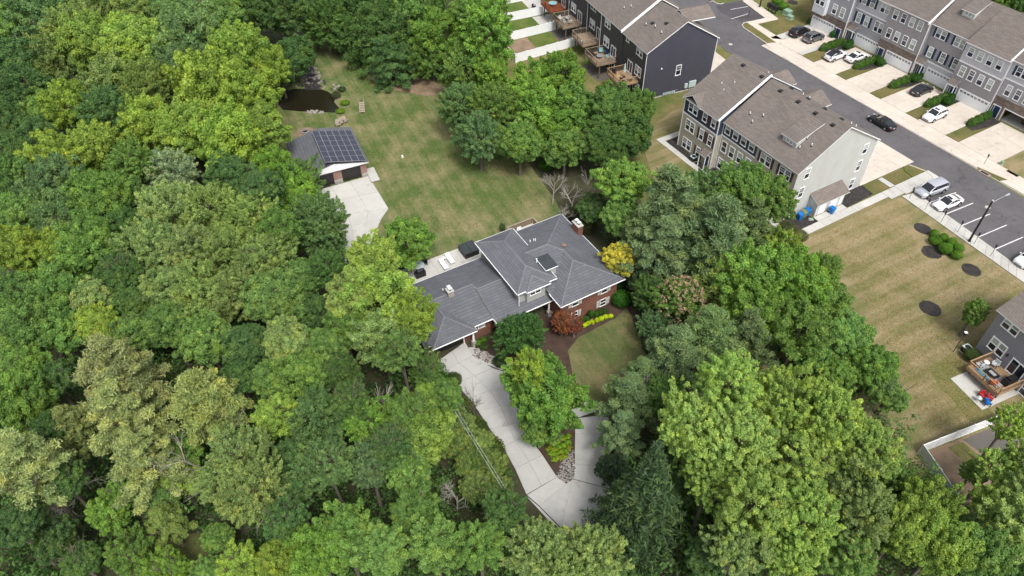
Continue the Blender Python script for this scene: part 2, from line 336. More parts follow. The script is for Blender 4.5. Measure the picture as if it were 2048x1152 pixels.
def frame(ox, oy, ang):
    a = R(ang); return lambda x, y: (ox+x*math.cos(a)-y*math.sin(a), oy+x*math.sin(a)+y*math.cos(a))
FR = frame(69.52, 123.39, -60)    # facing row of houses: x along the front, y into the building
FG = frame(38.56, 78.635, -60.5)  # near town house block
def concrete(name, f, x0, x1, y0, y1, nx, ny, m, z=0.10, gap=0.022, base=True):
    """a poured surface: a base with its slabs as separate raised pieces"""
    P_ = [f(x0, y0), f(x1, y0), f(x1, y1), f(x0, y1)]
    o = MB().prism(P_, 0.02, z-0.03, M['joint']).build(name); tag(o, None, None, None, 'structure')
    for i in range(nx):
        for j in range(ny):
            a, b = x0+(x1-x0)*i/nx+gap/2, x0+(x1-x0)*(i+1)/nx-gap/2
            c, d = y0+(y1-y0)*j/ny+gap/2, y0+(y1-y0)*(j+1)/ny-gap/2
            MB().prism([f(a, c), f(b, c), f(b, d), f(a, d)], z-0.06, z+0.004*((i*7+j*3) % 3), m).build('slab', o)
    return o
# --- far pavement, aprons and drives of the facing row
concrete('sidewalk', FR, -16.4, 37.8, -14.9, -11.3, 30, 2, M['conc2'])
drv = [(-16.0, -10.75), (-6.55, -1.42), (0.98, 6.17), (8.55, 13.68), (16.14, 21.4), (23.76, 30.5)]
for a, b in drv: concrete('driveway', FR, a, b, -11.27, -0.3 if a > 0 else -0.2, 2, 3, M['conc2'])
concrete('paver_strip', FR, -10.7, -9.58, -11.2, -3.2, 1, 1, M['conc'], 0.12)
concrete('paver_strip', FR, -17.9, -16.1, -11.0, 0.5, 1, 1, M['conc'], 0.12)
for a, b in ((-9.55, -6.58), (-1.39, 0.95), (6.2, 8.52), (13.71, 16.11), (21.43, 23.73)):
    sheet('grass_strip', [FR(a, -11.2), FR(b, -11.2), FR(b, -0.2), FR(a, -0.2)], 0.13, M['verge'], 0.08, world=True)
    sheet('mulch_bed', [FR(a+0.02, -6.3), FR(a+1.4, -6.6), FR(b-0.1, -3.4), FR(b, -0.3), FR(a+0.02, -0.3)], 0.15, M['mulch_bk'], 0.03, world=True)
for px in ([(1489, 46), (1552, 86), (1572, 80), (1534, 88), (1545, 88)],): pass
sheet('grass_island', [(1487, 49), (1494, 46), (1552, 86), (1534, 87), (1500, 66), (1486, 54)], 0.12, M['verge'], 0.1)
sheet('grass_corner', [(1515, 50), (1552, 36), (1700, -40), (1640, 20), (1600, 60), (1578, 74), (1553, 77)], 0.10, M['verge'], 0.07)
def walk(name, px, nseg, m, z=0.12):
    """a walk given by two edges as (left, right) pixel pairs, cut into slabs"""
    L = [G(*a) for a, b in px]; Rr = [G(*b) for a, b in px]
    base = MB().prism(L+Rr[::-1], 0.02, z-0.03, M['joint']).build(name); tag(base, None, None, None, 'structure')
    k = 0
    for i in range(len(L)-1):
        n = nseg[i] if isinstance(nseg, (list, tuple)) else nseg
        for j in range(n):
            g_ = 0.02/max(0.5, math.dist(L[i], L[i+1])); t0, t1 = j/n+g_, (j+1)/n-g_
            ln = lambda P_, Q_, t: (P_[0]+(Q_[0]-P_[0])*t, P_[1]+(Q_[1]-P_[1])*t)
            a, b = ln(L[i], L[i+1], t0), ln(L[i], L[i+1], t1); c, d = ln(Rr[i], Rr[i+1], t1), ln(Rr[i], Rr[i+1], t0)
            MB().prism([a, b, c, d], z-0.06, z+0.003*(k % 3), m).build('slab', base); k += 1
    return base
walk('sidewalk', [((1500, -2), (1484, 2)), ((1556, 38), (1530, 37)), ((1555, 40), (1490, 46)), ((1515, 49), (1494, 46)), ((1578, 88), (1552, 86))], [4, 1, 1, 5], M['conc2'])
walk('sidewalk', [((1831, 386), (1803, 393)), ((1931, 458), (1925, 480)), ((2048, 543), (2048, 567)), ((2300, 722), (2300, 750))], [7, 8, 12], M['conc'])
# kerb along the street edges
def kerb(px, z=0.15, wd=0.16, world=False):
    pts = [Vector((*(p if world else G(*p)), 0)) for p in px]; mb = MB()
    for a, b in zip(pts, pts[1:]):
        d = (b-a).normalized(); nn = Vector((-d.y, d.x, 0))*wd/2
        mb.prism([(a+nn).to_2d(), (b+nn).to_2d(), (b-nn).to_2d(), (a-nn).to_2d()], 0.02, z, M['curb'])
    tag(mb.build('curb'), None, None, None, 'structure')
kerb([(1425, 2), (1432, 7), (1441, 9), (1447, 7)]); kerb([(1500, 44), (1488, 46), (1484, 51), (1488, 57), (1534, 88)])
kerb([FR(-16.4, -13.9), FR(-12, -14.6), FR(-5, -14.95), FR(37.8, -15.1)], 0.10, 0.12, True)
kerb([(1818, 331), (1850, 343), (1865, 354), (1866, 360)]); kerb([(1830, 389), (2048, 545), (2300, 724)], 0.15, 0.14)
# stall lines
stall = MB()
bot = [(1857, 407), (1890.5, 429), (1924, 451.5), (1956.7, 474.5), (1989, 499.5), (2021, 525.5), (2053, 549)]
for i, p in enumerate(bot):
    a = Vector((*G(*p), 0)); dr = Vector((math.cos(R(25.5)), math.sin(R(25.5)), 0)); nn = Vector((-dr.y, dr.x, 0))*0.07
    b = a+dr*5.6
    stall.prism([(a+nn).to_2d(), (b+nn).to_2d(), (b-nn).to_2d(), (a-nn).to_2d()], 0.058, 0.062, M['paint'])
for p, q in (((1462, 38.5), (1496, 28)), ((1461, 19.5), (1496, 13.5))):
    a, b = Vector((*G(*p), 0)), Vector((*G(*q), 0)); nn = Vector((-(b-a).y, (b-a).x, 0)).normalized()*0.07
    stall.prism([(a+nn).to_2d(), (b+nn).to_2d(), (b-nn).to_2d(), (a-nn).to_2d()], 0.058, 0.062, M['paint'])
tag(stall.build('parking_lines'), None, None, None, 'structure')
# --- near block: walks, mulch, drive
concrete('walkway', FG, 2.75, 4.0, -2.1, 17.0, 1, 12, M['conc'])
concrete('walkway', FG, 1.75, 2.72, 4.1, 9.9, 1, 4, M['conc'])
concrete('walkway', FG, 2.75, 4.6, 17.03, 19.8, 1, 2, M['conc'])
concrete('walkway', FG, 2.65, 4.9, 19.83, 27.5, 1, 5, M['conc'])
concrete('walkway', FG, 0.3, 2.62, 19.1, 20.1, 2, 1, M['conc'])
concrete('driveway', FG, -7.6, 0.1, 15.6, 27.5, 3, 4, M['conc2'])
concrete('driveway', FG, -24.5, -10.0, 15.6, 27.5, 5, 4, M['conc2'])
concrete('walkway', FG, -25.2, -24.1, -2.9, 11.5, 1, 9, M['conc'])
concrete('walkway', FG, -24.07, -3.0, -2.9, -1.9, 14, 1, M['conc'])
concrete('walkway', FG, -3.0, 2.72, -2.05, -0.95, 4, 1, M['conc'])
MX = [('mulch_bed', [FG(0.02, 10.0), FG(2.6, 10.0), FG(2.4, 15.5), FG(0.02, 16)]), ('mulch_bed', [FG(0.02, -0.9), FG(2.7, -0.9), FG(2.7, 4.0), FG(0.02, 4.0)]), ('mulch_bed', [FG(-24.0, -1.85), FG(-3.2, -1.85), FG(-3.2, 0), FG(-14, 0), FG(-22.2, -0.8), FG(-22.4, 8), FG(-24.0, 9)])]
for n_, p_ in MX: sheet(n_, p_, 0.10, M['mulch_bk'], 0.08, world=True)
for q in ([(0.15, 16.0), (0.15, 19.05), (2.6, 18.8), (2.45, 15.6)], [(0.3, 20.2), (0.4, 23.6), (2.6, 23.6), (2.6, 20.2)]):
    sheet('grass_strip', [FG(*p) for p in q], 0.11, M['verge'], 0.08, world=True)
sheet('grass_strip', [FG(0.1, 25.0), FG(0.9, 26.9), FG(2.6, 27.3), FG(2.6, 24.0), FG(1, 24.3)], 0.125, M['verge'], 0.08, world=True)
sheet('grass_strip', [(1953, 334), (2015, 361), (1998, 363), (1956, 341)], 0.11, M['verge'], 0.08)
sheet('grass_corner', [(1972, 318), (2048, 268), (2300, 300), (2300, 420), (2030, 355)], 0.10, M['tan'], 0.08)
walk('sidewalk', [((1962, 315), (1951, 330)), ((2034, 356), (2017, 362)), ((2300, 505), (2290, 530))], [6, 16], M['conc2'])
# --- dark blocks' surroundings: drive slab beyond, strip of lawn
FD = frame(22.88, 110.89, -68)
concrete('driveway', FD, -34.0, 0.4, 13.9, 21.5, 6, 3, M['conc2'])
sheet('grass_strip', [FD(0.6, 11), FD(0.6, 16.5), FD(3.6, 16.5), FD(5.5, 11)], 0.09, M['turf'], 0.06, world=True)
# --- mulch rings on the dry lawn
for (u_, v_, rx, ry) in ((1846, 458, 1.25, 1.1), (1942, 540, 1.25, 1.15), (1863, 505, 1.3, 1.3), (1888, 494, 2.4, 1.3), (1860, 617, 1.35, 1.25), (1585, 5, 1.1, 1.0), (1297, 254, 0.9, 0.8), (1563, 8, 2.0, 1.2)):
    c = G(u_, v_); rg = random.Random(int(u_)); an = R(-62)
    pts = []
    for k in range(26):
        t = 2*math.pi*k/26; q = 1+rg.uniform(-0.05, 0.05); a, b = rx*q*math.cos(t), ry*q*math.sin(t)
        pts.append((c[0]+a*math.cos(an)-b*math.sin(an), c[1]+a*math.sin(an)+b*math.cos(an)))
    sheet('mulch_ring', pts, 0.06+0.002*(int(u_) % 7), M['mulch_bk'], 0.05, world=True)
# --- the house's own ground
sheet('planting_bed', [(960, 690), (1010, 655), (1140, 610), (1245, 560), (1268, 545), (1282, 600), (1300, 690), (1290, 800), (1262, 860), (1262, 1000), (1218, 1060), (1216, 830), (1150, 780), (1060, 760), (1000, 742), (955, 720), (930, 690)], 0.035, M['mulch'])
sheet('front_lawn', [(1136, 702), (1156, 676), (1180, 664), (1205, 650), (1232, 636), (1252, 616), (1262, 630), (1268, 650), (1283, 685), (1300, 730), (1290, 800), (1215, 815), (1178, 802), (1146, 752)], 0.06, M['lawn2'])
walk('walkway', [((930, 697), (946, 694)), ((968, 727), (985, 712)), ((1012, 744), (1030, 726)), ((1060, 745), (1065, 720))], [2, 2, 2], M['mulch'] if False else M['conc3'], 0.05)
tri = lambda L, nx: L
def slabfield(name, rows, nx, m, z=0.10):
    """rows: list of (left pixel, right pixel) across the drive; every cell becomes a slab"""
    L = [Vector((*G(*a), 0)) for a, b in rows]; Q = [Vector((*G(*b), 0)) for a, b in rows]
    base = MB().prism([p.to_2d() for p in L]+[p.to_2d() for p in Q[::-1]], 0.03, z-0.025, M['joint']).build(name); tag(base, None, None, None, 'structure')
    for i in range(len(L)-1):
        for j in range(nx):
            t0, t1 = j/nx, (j+1)/nx
            a, b = L[i].lerp(Q[i], t0), L[i].lerp(Q[i], t1); c, d = L[i+1].lerp(Q[i+1], t1), L[i+1].lerp(Q[i+1], t0)
            ce = (a+b+c+d)/4; pp = []
            for p in (a, b, c, d):
                e = ce-p; pp.append((p+e.normalized()*0.022).to_2d())
            MB().prism([tuple(p) for p in pp], z-0.05, z+0.004*((i+j) % 3), m).build('slab', base)
    return base
drv = slabfield('driveway', [((877, 722), (930, 685)), ((888, 742), (946, 712)), ((912, 768), (985, 737)), ((937, 797), (1020, 768)), ((956, 822), (1046, 806)), ((980, 859), (1052, 842)), ((1006, 894), (1055, 871)), ((1030, 938), (1085, 911)), ((1053, 990), (1114, 955))], 2, M['conc3'])
slabfield('driveway', [((985, 737), (1022, 770)), ((1028, 750), (1046, 807)), ((1090, 766), (1085, 812)), ((1150, 788), (1128, 818)), ((1206, 819), (1150, 838))], 1, M['conc3'], 0.094)
slabfield('driveway', [((1150, 838), (1217, 829)), ((1150, 868), (1218, 869)), ((1149, 931), (1219, 933)), ((1144, 958), (1221, 978))], 1, M['conc3'], 0.097)
slabfield('driveway', [((1114, 955), (1054, 991)), ((1133, 968), (1078, 1012)), ((1145, 959), (1122, 1056)), ((1221, 979), (1190, 1062))], 1, M['conc3'], 0.091)
slabfield('driveway', [((1056, 994), (1076, 1013)), ((1120, 1058), (1190, 1064)), ((1085, 1140), (1222, 1140)), ((1080, 1220), (1232, 1220))][1:], 2, M['conc3'], 0.088)
slabfield('driveway', [((1052, 992), (1078, 1014)), ((1096, 1040), (1121, 1058))], 1, M['conc3'], 0.086)
slabfield('driveway', [((1190, 1063), (1221, 981)), ((1192, 1066), (1223, 1062))], 1, M['conc3'], 0.084)
sheet('island_bed', [(1052, 842), (1056, 824), (1080, 812), (1120, 817), (1150, 838), (1149.6, 930), (1147, 954), (1133, 967), (1118, 958), (1085, 908), (1054, 871)], 0.13, M['mulch'], 0.1)
slabfield('garage_apron', [((622, 385), (737, 353)), ((640, 408), (757, 385)), ((655, 435), (777, 418)), ((672, 460), (762, 440)), ((690, 485), (746, 478)), ((690, 530), (722, 524))], 3, M['conc4'])
FGA = frame(-25.365, 88.97, 22.7)
concrete('side_step', FGA, 3.85, 5.2, -2.0, 1.6, 1, 1, M['conc4'], 0.28)
# pond and the rocky fall into it
water = sheet('pond', [(560, 196), (567, 182), (590, 178), (640, 178), (657, 184), (672, 196), (668, 204), (680, 218), (676, 226), (640, 224), (600, 223), (566, 220), (556, 208)], 0.05, M['water'], 0.03)
def rock_mesh(seed, m='rock'):
    rg = random.Random(seed); mb = MB(); v = []; n = 7
    for k, (z, q) in enumerate(((0, 1.0), (0.45, 0.95), (0.8, 0.5))):
        for i in range(n):
            t = 2*math.pi*i/n+k*0.3; rr = q*rg.uniform(0.75, 1.15); v.append((rr*math.cos(t), rr*math.sin(t), z*rg.uniform(0.8, 1.2)))
    f = [(k*n+i, k*n+(i+1) % n, (k+1)*n+(i+1) % n, (k+1)*n+i) for k in range(2) for i in range(n)]+[tuple(range(2*n, 3*n))]
    return mb.add(v, f, M[m]).mesh('rock_mesh')
RK = [rock_mesh(s) for s in range(4)]+[rock_mesh(9, 'rock_dk'), rock_mesh(10, 'rock_dk')]
def rocks(name, label, cat, spots, szr, seed, dark=0.0):
    rg = random.Random(seed); root = empty(name, (spots[0][0], spots[0][1], 0), 0, label, cat)
    for (x, y) in spots:
        s = rg.uniform(*szr); k = rg.choice(RK[4:]) if rg.random() < dark else rg.choice(RK[:4])
        o = link('rock', k, root, (x-spots[0][0], y-spots[0][1], 0.02), rg.uniform(0, 6), (s, s*rg.uniform(0.6, 1), s*rg.uniform(0.5, 0.8)))
    return root
rg = random.Random(4); sp = []
for k in range(120):
    t = rg.random(); u_ = 617+(14*t)+rg.gauss(0, 5+9*t); v_ = 136+42*t+rg.gauss(0, 2)
    if abs(u_-(620+9*t)) > 1.6+rg.random()*2: sp.append(G(u_, v_))
rocks('rock_cascade', 'grey and black boulders of a dry cascade dropping into the pond', 'rockery', sp, (0.15, 0.45), 5, 0.5)
sheet('stream_bed', [(608, 133), (626, 133), (642, 180), (610, 180)], 0.055, M['rock_dk'], 0.04)
sp = [G(612+random.Random(k).random()*34, 222+random.Random(k+50).random()*5) for k in range(16)]
rocks('rock_edging', 'pale flat rocks edging the lower side of the pond', 'rockery', sp, (0.2, 0.42), 6)
sp = [G(664+random.Random(k).random()*24, 168+random.Random(k+90).random()*30) for k in range(14)]
rocks('rock_edging', 'dark and pale rocks right of the pond among low plants', 'rockery', sp, (0.2, 0.4), 8, 0.4)
# river stones, too many to count
def pebbles(name, poly, n, seed, size, zt):
    rg = random.Random(seed); pts = [G(*p) for p in poly]
    def inside(x, y):
        c = False; j = len(pts)-1
        for i in range(len(pts)):
            if (pts[i][1] > y) != (pts[j][1] > y) and x < (pts[j][0]-pts[i][0])*(y-pts[i][1])/(pts[j][1]-pts[i][1])+pts[i][0]: c = not c
            j = i
        return c
    xs = [p[0] for p in pts]; ys = [p[1] for p in pts]; mbs = MB(); k = 0
    while k < n:
        x, y = rg.uniform(min(xs), max(xs)), rg.uniform(min(ys), max(ys))
        if not inside(x, y): continue
        s = rg.uniform(*size); a = rg.random()*3; m = rg.choice((M['rock'], M['rock'], M['stone_lt'], M['rock_dk']))
        v = [(x+s*math.cos(a+i*math.pi/3)*rg.uniform(.8, 1.1), y+s*0.8*math.sin(a+i*math.pi/3), zt) for i in range(6)]+[(x, y, zt+s*0.6)]
        mbs.add(v, [(i, (i+1) % 6, 6) for i in range(6)], m); k += 1
    tag(mbs.build(name), 'pale river stones', None, None, 'stuff')
pebbles('river_stones', [(1112, 952), (1125, 925), (1148, 900), (1149, 940), (1146, 956), (1133, 967)], 420, 3, (0.08, 0.17), 0.13)
pebbles('river_stones', [(948, 700), (962, 695), (985, 715), (1000, 735), (975, 726), (955, 716)], 260, 6, (0.08, 0.18), 0.06)

# ================================================================== BUILDINGS
# window parts share meshes by size
_wc = {}
def window_meshes(w_, h, grid, trim='trim'):
    k = (round(w_, 2), round(h, 2), grid, trim)
    if k in _wc: return _wc[k]
    t = 0.11 if w_ > 0.97 else 0.07; m = M[trim]; f = MB()
    f.box(-w_/2, w_/2, -0.07, 0.0, h-t, h, m).box(-w_/2-0.03, w_/2+0.03, -0.10, 0.0, 0, t, m)
    f.box(-w_/2, -w_/2+t, -0.07, 0, t, h-t, m).box(w_/2-t, w_/2, -0.07, 0, t, h-t, m)
    if grid != 'slider': f.box(-w_/2+t, w_/2-t, -0.06, 0, h/2-0.035, h/2+0.035, m)
    else: f.box(-0.05, 0.05, -0.06, 0, t, h-t, m)
    iw = w_-2*t
    if grid == 'grid':
        for q in (1/3, 2/3): f.box(-iw/2+iw*q-0.012, -iw/2+iw*q+0.012, -0.045, 0, h/2+0.035, h-t, m)
        zz = (h/2+0.035+h-t)/2; f.box(-iw/2, iw/2, -0.044, -0.001, zz-0.012, zz+0.012, m)
    if grid == 'grid4':
        for z0, z1 in ((t, h/2-0.035), (h/2+0.035, h-t)):
            f.box(-0.015, 0.015, -0.045, 0, z0, z1, m); f.box(-iw/2, iw/2, -0.044, -0.001, (z0+z1)/2-0.012, (z0+z1)/2+0.012, m)
    if grid == 'slider':
        p1 = MB().box(-iw/2, -0.05, -0.02, 0.0, t, h-t, M['glass']); p2 = MB().box(0.05, iw/2, -0.025, 0.0, t, h-t, M['glass'])
    else:
        p1 = MB().box(-iw/2, iw/2, -0.02, 0.0, h/2+0.035, h-t, M['glass']); p2 = MB().box(-iw/2, iw/2, -0.025, 0.0, t, h/2-0.035, M['glass'])
    _wc[k] = (f.mesh('window_frame'), p1.mesh('pane_up'), p2.mesh('pane_low')); return _wc[k]
_pc = {}; _wr = random.Random(1)
def pane_with(me, m):
    k = (me.name, m)
    if k not in _pc: c = me.copy(); c.materials[0] = M[m]; _pc[k] = c
    return _pc[k]
def window(par, x, z, w_, h, y=0.0, rz=0.0, grid='grid', up='glass', low='glass', name='window', trim='trim'):
    fm, a, b = window_meshes(w_, h, grid, trim); _wr.seed(int(x*37+z*11+y*5)+len(name))
    if up == 'blind2': up = _wr.choice(('blind2', 'blind2', 'blind', 'glass'))
    elif up == 'glass' and grid == 'grid': up = _wr.choice(('glass', 'glass', 'navyglass', 'blind'))
    if low == 'navyglass': low = _wr.choice(('navyglass', 'navyglass', 'glass', 'blind'))
    o = link(name, fm, par, (x, y, z), rz)
    link('pane', pane_with(a, up), o); link('pane', pane_with(b, low), o); return o
def shutter(par, x, z, w_, h, y=0.0, rz=0.0, m='navy'):
    k = ('sh', round(w_, 2), round(h, 2), m)
    if k not in _wc:
        s = MB().box(-w_/2, w_/2, -0.05, 0, 0, h, M[m])
        for z0, z1 in ((0.08, h/2-0.04), (h/2+0.04, h-0.08)):
            n_ = max(2, int((z1-z0)/0.09))
            for i in range(n_): s.box(-w_/2+0.05, w_/2-0.05, -0.062, -0.045, z0+(z1-z0)*i/n_, z0+(z1-z0)*(i+0.55)/n_, M[m])
        _wc[k] = s.mesh('shutter_mesh')
    return link('shutter', _wc[k], par, (x, y, z), rz)
def wbox(par, x0, x1, y0, y1, z0, z1, m, name='wall'): return MB().box(x0, x1, y0, y1, z0, z1, M[m]).build(name, par)
def garage_door(par, x0, x1, z0, h, y, m='garage', lites=8):
    w_ = x1-x0; k = ('gd', round(w_, 2), h, m)
    if k not in _wc:
        s = MB().box(-w_/2, w_/2, -0.03, 0.0, 0, h, M[m]); r_ = h/4; c = 8
        for j in range(4):
            if j == 3 and lites: continue
            for i in range(c):
                a = -w_/2+w_*i/c+0.06; b = -w_/2+w_*(i+1)/c-0.06
                s.box(a, b, -0.045, -0.028, j*r_+0.08, (j+1)*r_-0.08, M[m])
        if m == 'garage':
            s.box(-w_/2-0.14, -w_/2, -0.07, 0, 0, h+0.14, M['trim']).box(w_/2, w_/2+0.14, -0.07, 0, 0, h+0.14, M['trim']).box(-w_/2, w_/2, -0.07, 0, h, h+0.14, M['trim'])
        p = MB()
        pw = w_/8*0.62
        p.box(-pw/2, pw/2, -0.045, -0.03, 0, 0.28, M['glass']).box(-0.02, 0.02, -0.05, -0.04, 0, 0.28, M[m]).box(-pw/2, pw/2, -0.05, -0.04, 0.13, 0.15, M[m])
        _wc[k] = (s.mesh('door_mesh'), p.mesh('lite_mesh'))
    o = link('garage_door', _wc[k][0], par, ((x0+x1)/2, y, z0))
    for i in range(lites): link('pane', _wc[k][1], o, (-w_/2+w_*(i+0.5)/8, 0, h*0.75+0.12))
    return o
def entry_door(par, x, y, z0=0.0, w_=1.1, h=2.15, m='navy_door', side=0.35):
    o = MB().box(-w_/2-side, w_/2, -0.06, 0, 0, h, M['trim']).build('door', par, (x, y, z0))
    MB().box(-w_/2+0.08, w_/2-0.08, -0.09, -0.06, 0.02, h-0.1, M[m]).build('door_leaf', o)
    if side: MB().box(-w_/2-side+0.08, -w_/2-0.02, -0.08, -0.055, 0.15, h-0.15, M['glass']).build('pane', o)
    MB().box(w_/2-0.2, w_/2-0.15, -0.12, -0.09, 0.95, 1.05, M['metal']).build('handle', o)
    return o
def canopy(par, x0, x1, y, z, d=1.0, m='roof_br'):
    mb = MB().solid([(x0, y, z+0.95), (x1, y, z+0.95), (x1, y-d, z+0.25), (x0, y-d, z+0.25)], [(0, 3, 2, 1)], 0.08, M[m], M['trim'])
    o = mb.build('canopy_roof', par)
    MB().box(x0+0.02, x1-0.02, y-d+0.03, y-d+0.13, z, z+0.24, M['trim']).build('beam', o)
    for xx in (x0+0.08, x1-0.08):
        MB().box(xx-0.06, xx+0.06, y-d+0.03, y-d+0.13, 0.05, z, M['trim']).build('post', par)
def gable_end(par, x, y0, y1, z0, zr, m, th=0.12, yr=None, side=1):
    """triangle above the wall plate, a thin solid set just in front of x"""
    yr = (y0+y1)/2 if yr is None else yr
    v = [(x, y0, z0), (x, y1, z0), (x, yr, zr), (x-side*th, y0, z0), (x-side*th, y1, z0), (x-side*th, yr, zr)]
    return MB().add(v, [(0, 1, 2), (5, 4, 3), (0, 3, 4, 1), (1, 4, 5, 2), (2, 5, 3, 0)], M[m]).build('gable', par)
def gable_roof(par, x0, x1, y0, y1, ze, zr, m, yr=None, ov=0.35, t=0.16, trimw=0.12, ovx=(0.25, 0.25)):
    yr = (y0+y1)/2 if yr is None else yr
    s0 = (zr-ze)/(yr-y0); s1 = (zr-ze)/(y1-yr)
    a, b = x0-ovx[0], x1+ovx[1]
    v = [(a, y0-ov, ze-ov*s0), (b, y0-ov, ze-ov*s0), (b, yr, zr), (a, yr, zr), (b, y1+ov, ze-ov*s1), (a, y1+ov, ze-ov*s1)]
    o = MB().solid(v, [(0, 1, 2, 3), (3, 2, 4, 5)], t, M[m], M['trim']).build('roof', par)
    return o, s0, s1
def vents(par, pts, kind='pipe'):
    for (x, y, z) in pts:
        if kind == 'pipe':
            o = MB().tube((0, 0, -0.1), (0, 0, 0.42), 0.07, 0.07, M['white'], 8).tube((0, 0, -0.05), (0, 0, 0.1), 0.15, 0.09, M['dkmetal'], 8).build('vent_pipe', par, (x, y, z))
        else:
            MB().box(-0.22, 0.22, -0.22, 0.22, -0.15, 0.10, M['dkmetal']).box(-0.28, 0.28, -0.28, 0.28, 0.10, 0.16, M['dkmetal']).build('roof_vent', par, (x, y, z))

# ---------- facing grey row
row = empty('townhouse_row', (69.52, 123.39, 0), R(-60), 'long grey three-storey townhouse row with white garage doors across the street', 'townhouses')
# unit: x0, x1, front offset (towards the street), lower material, middle, top, floor bands
U_ = [(-17.8, -9.6, -0.6), (-9.6, -2.45, 0.55), (-2.45, 5.65, 0.0), (5.65, 13.0, 0.8), (13.0, 20.75, -0.45), (20.75, 28.8, 0.1), (28.8, 36.5, 0.6)]
mats_ = [('stone', 'sid_grey', 'sid_grey'), ('sid_grey', 'sid_grey', 'sid_lt'), ('stone', 'sid_mid', 'sid_mid'), ('sid_lt', 'sid_mid', 'sid_mid'), ('sid_mid', 'sid_mid', 'sid_lt'), ('stone', 'sid_grey', 'sid_lt'), ('sid_grey', 'sid_grey', 'sid_grey')]
for i, ((x0, x1, y), (a, b, c)) in enumerate(zip(U_, mats_)):
    z1, z2 = (3.75, 6.75-0.5*max(0, y)); ze = 9.95 if i != 3 else 9.75
    if i == 3: z1 = 3.25
    if i == 4: z1 = 3.4; z2 = 6.35
    e = 0.004*i
    if i == 5:   # open garage: walls round the opening
        wbox(row, x0, 23.2, y, y+0.3, 0, z1, a); wbox(row, 28.3, x1, y, y+0.3, 0, z1, a); wbox(row, 23.2, 28.3, y, y+0.3, 2.2, z1, a)
        wbox(row, x0+0.01, x1-0.01, y+6.2, 12.2, 0, z1, 'sid_lt')
        MB().box(23.0, 28.5, y+0.31, y+6.19, 0.02, 0.08, M['conc']).build('garage_floor', row)
        MB().box(x0+0.02, x1-0.02, y+0.31, y+6.19, 2.6, 2.75, M['white']).build('garage_ceiling', row)
        MB().box(23.02, 23.14, y-0.05, y, 0, 2.3, M['trim']).box(28.2, 28.32, y-0.05, y, 0, 2.3, M['trim']).box(23.14, 28.2, y-0.05, y, 2.16, 2.3, M['trim']).build('door_trim', row)
    else: wbox(row, x0, x1, y, 12.2+e, 0, z1, a)
    wbox(row, x0+0.004, x1-0.004, y, 12.2+e, z1, z2, b); wbox(row, x0+0.008, x1-0.008, y, 12.2+e, z2, ze, c)
    if b != c: MB().box(x0, x1, y-0.03, y, z2-0.1, z2+0.1, M['trim']).build('trim_band', row)
    if a == 'sid_lt': MB().box(x0, x1, y-0.03, y, z1-0.1, z1+0.1, M['trim']).build('trim_band', row)
    if a == 'stone': MB().box(x0-0.01, x1+0.01, y-0.06, y-0.001, z1-0.12, z1, M['stone_lt']).build('ledge', row)
# unit 1 bay, windows
y = -0.6
MB().box(-17.5, -14.7, y-0.9, y, 3.3, 9.0, M['sid_white']).build('bay', row)
for xx in (-16.75, -15.6): window(row, xx, 4.9, 1.1, 1.9, y-0.9, up='blind2', low='navyglass')
for xx in (-16.75, -15.6): window(row, xx, 7.4, 1.1, 1.6, y-0.9, up='blind2', low='navyglass')
for xx in (-13.2, -11.35): window(row, xx, 4.1, 1.1, 1.9, y, up='blind2', low='navyglass')
for xx in (-13.2, -11.35): window(row, xx, 7.6, 1.1, 1.7, y, up='blind2', low='navyglass')
garage_door(row, -17.4, -12.2, 0, 2.15, y); entry_door(row, -10.95, y)
y = 0.55
for xx, s in ((-8.4, 1), (-6.6, 1)):
    window(row, xx, 4.05, 1.08, 1.9, y, up='blind2', low='blind'); shutter(row, xx-0.77, 4.05, 0.42, 1.9, y); shutter(row, xx+0.77, 4.05, 0.42, 1.9, y)
    window(row, xx, 7.6, 1.08, 1.7, y, up='blind2', low='blind'); shutter(row, xx-0.77, 7.6, 0.42, 1.7, y); shutter(row, xx+0.77, 7.6, 0.42, 1.7, y)
for xx in (-4.3, -3.35): window(row, xx, 3.95, 0.98, 2.0, y, up='blind2', low='navyglass'); window(row, xx, 7.6, 0.98, 1.75, y, up='blind2', low='navyglass')
garage_door(row, -7.55, -2.6, 0, 2.2, y); entry_door(row, -8.5, y+0.0); canopy(row, -9.5, -7.9, y, 2.5)
y = 0.0
for xx in (-1.15, 0.55, 2.28, 3.95): window(row, xx, 4.18, 1.05, 1.85, y, up='blind2', low='navyglass'); window(row, xx, 7.68, 1.05, 1.7, y, up='blind2', low='navyglass')
garage_door(row, -0.15, 5.0, 0, 2.15, y); entry_door(row, -1.35, y)
y = 0.8
for xx in (7.15, 8.15): window(row, xx, 7.5, 1.0, 1.6, y, up='blind', low='navyglass')
for xx in (10.75, 11.75): window(row, xx, 7.5, 1.0, 1.6, y, up='blind', low='navyglass')
for xx in (6.42, 8.88, 10.02, 12.48): shutter(row, xx, 7.5, 0.4, 1.6, y)
for xx in (7.05, 9.55, 12.0)[:3]:
    window(row, xx, 3.9, 1.0, 1.85, y, up='blind2', low='navyglass'); shutter(row, xx-0.74, 3.9, 0.4, 1.85, y); shutter(row, xx+0.74 if xx < 12 else xx+0.72, 3.9, 0.4, 1.85, y)
garage_door(row, 7.9, 13.0-0.05, 0, 2.2, y); entry_door(row, 6.75, y); canopy(row, 5.75, 7.25, y, 2.5)
y = -0.45
for xx in (14.25, 15.95, 17.65, 19.35): window(row, xx, 3.95, 1.05, 1.85, y, up='blind2', low='navyglass' if xx > 15 else 'blind'); window(row, xx, 7.5, 1.05, 1.6, y, up='blind2', low='navyglass')
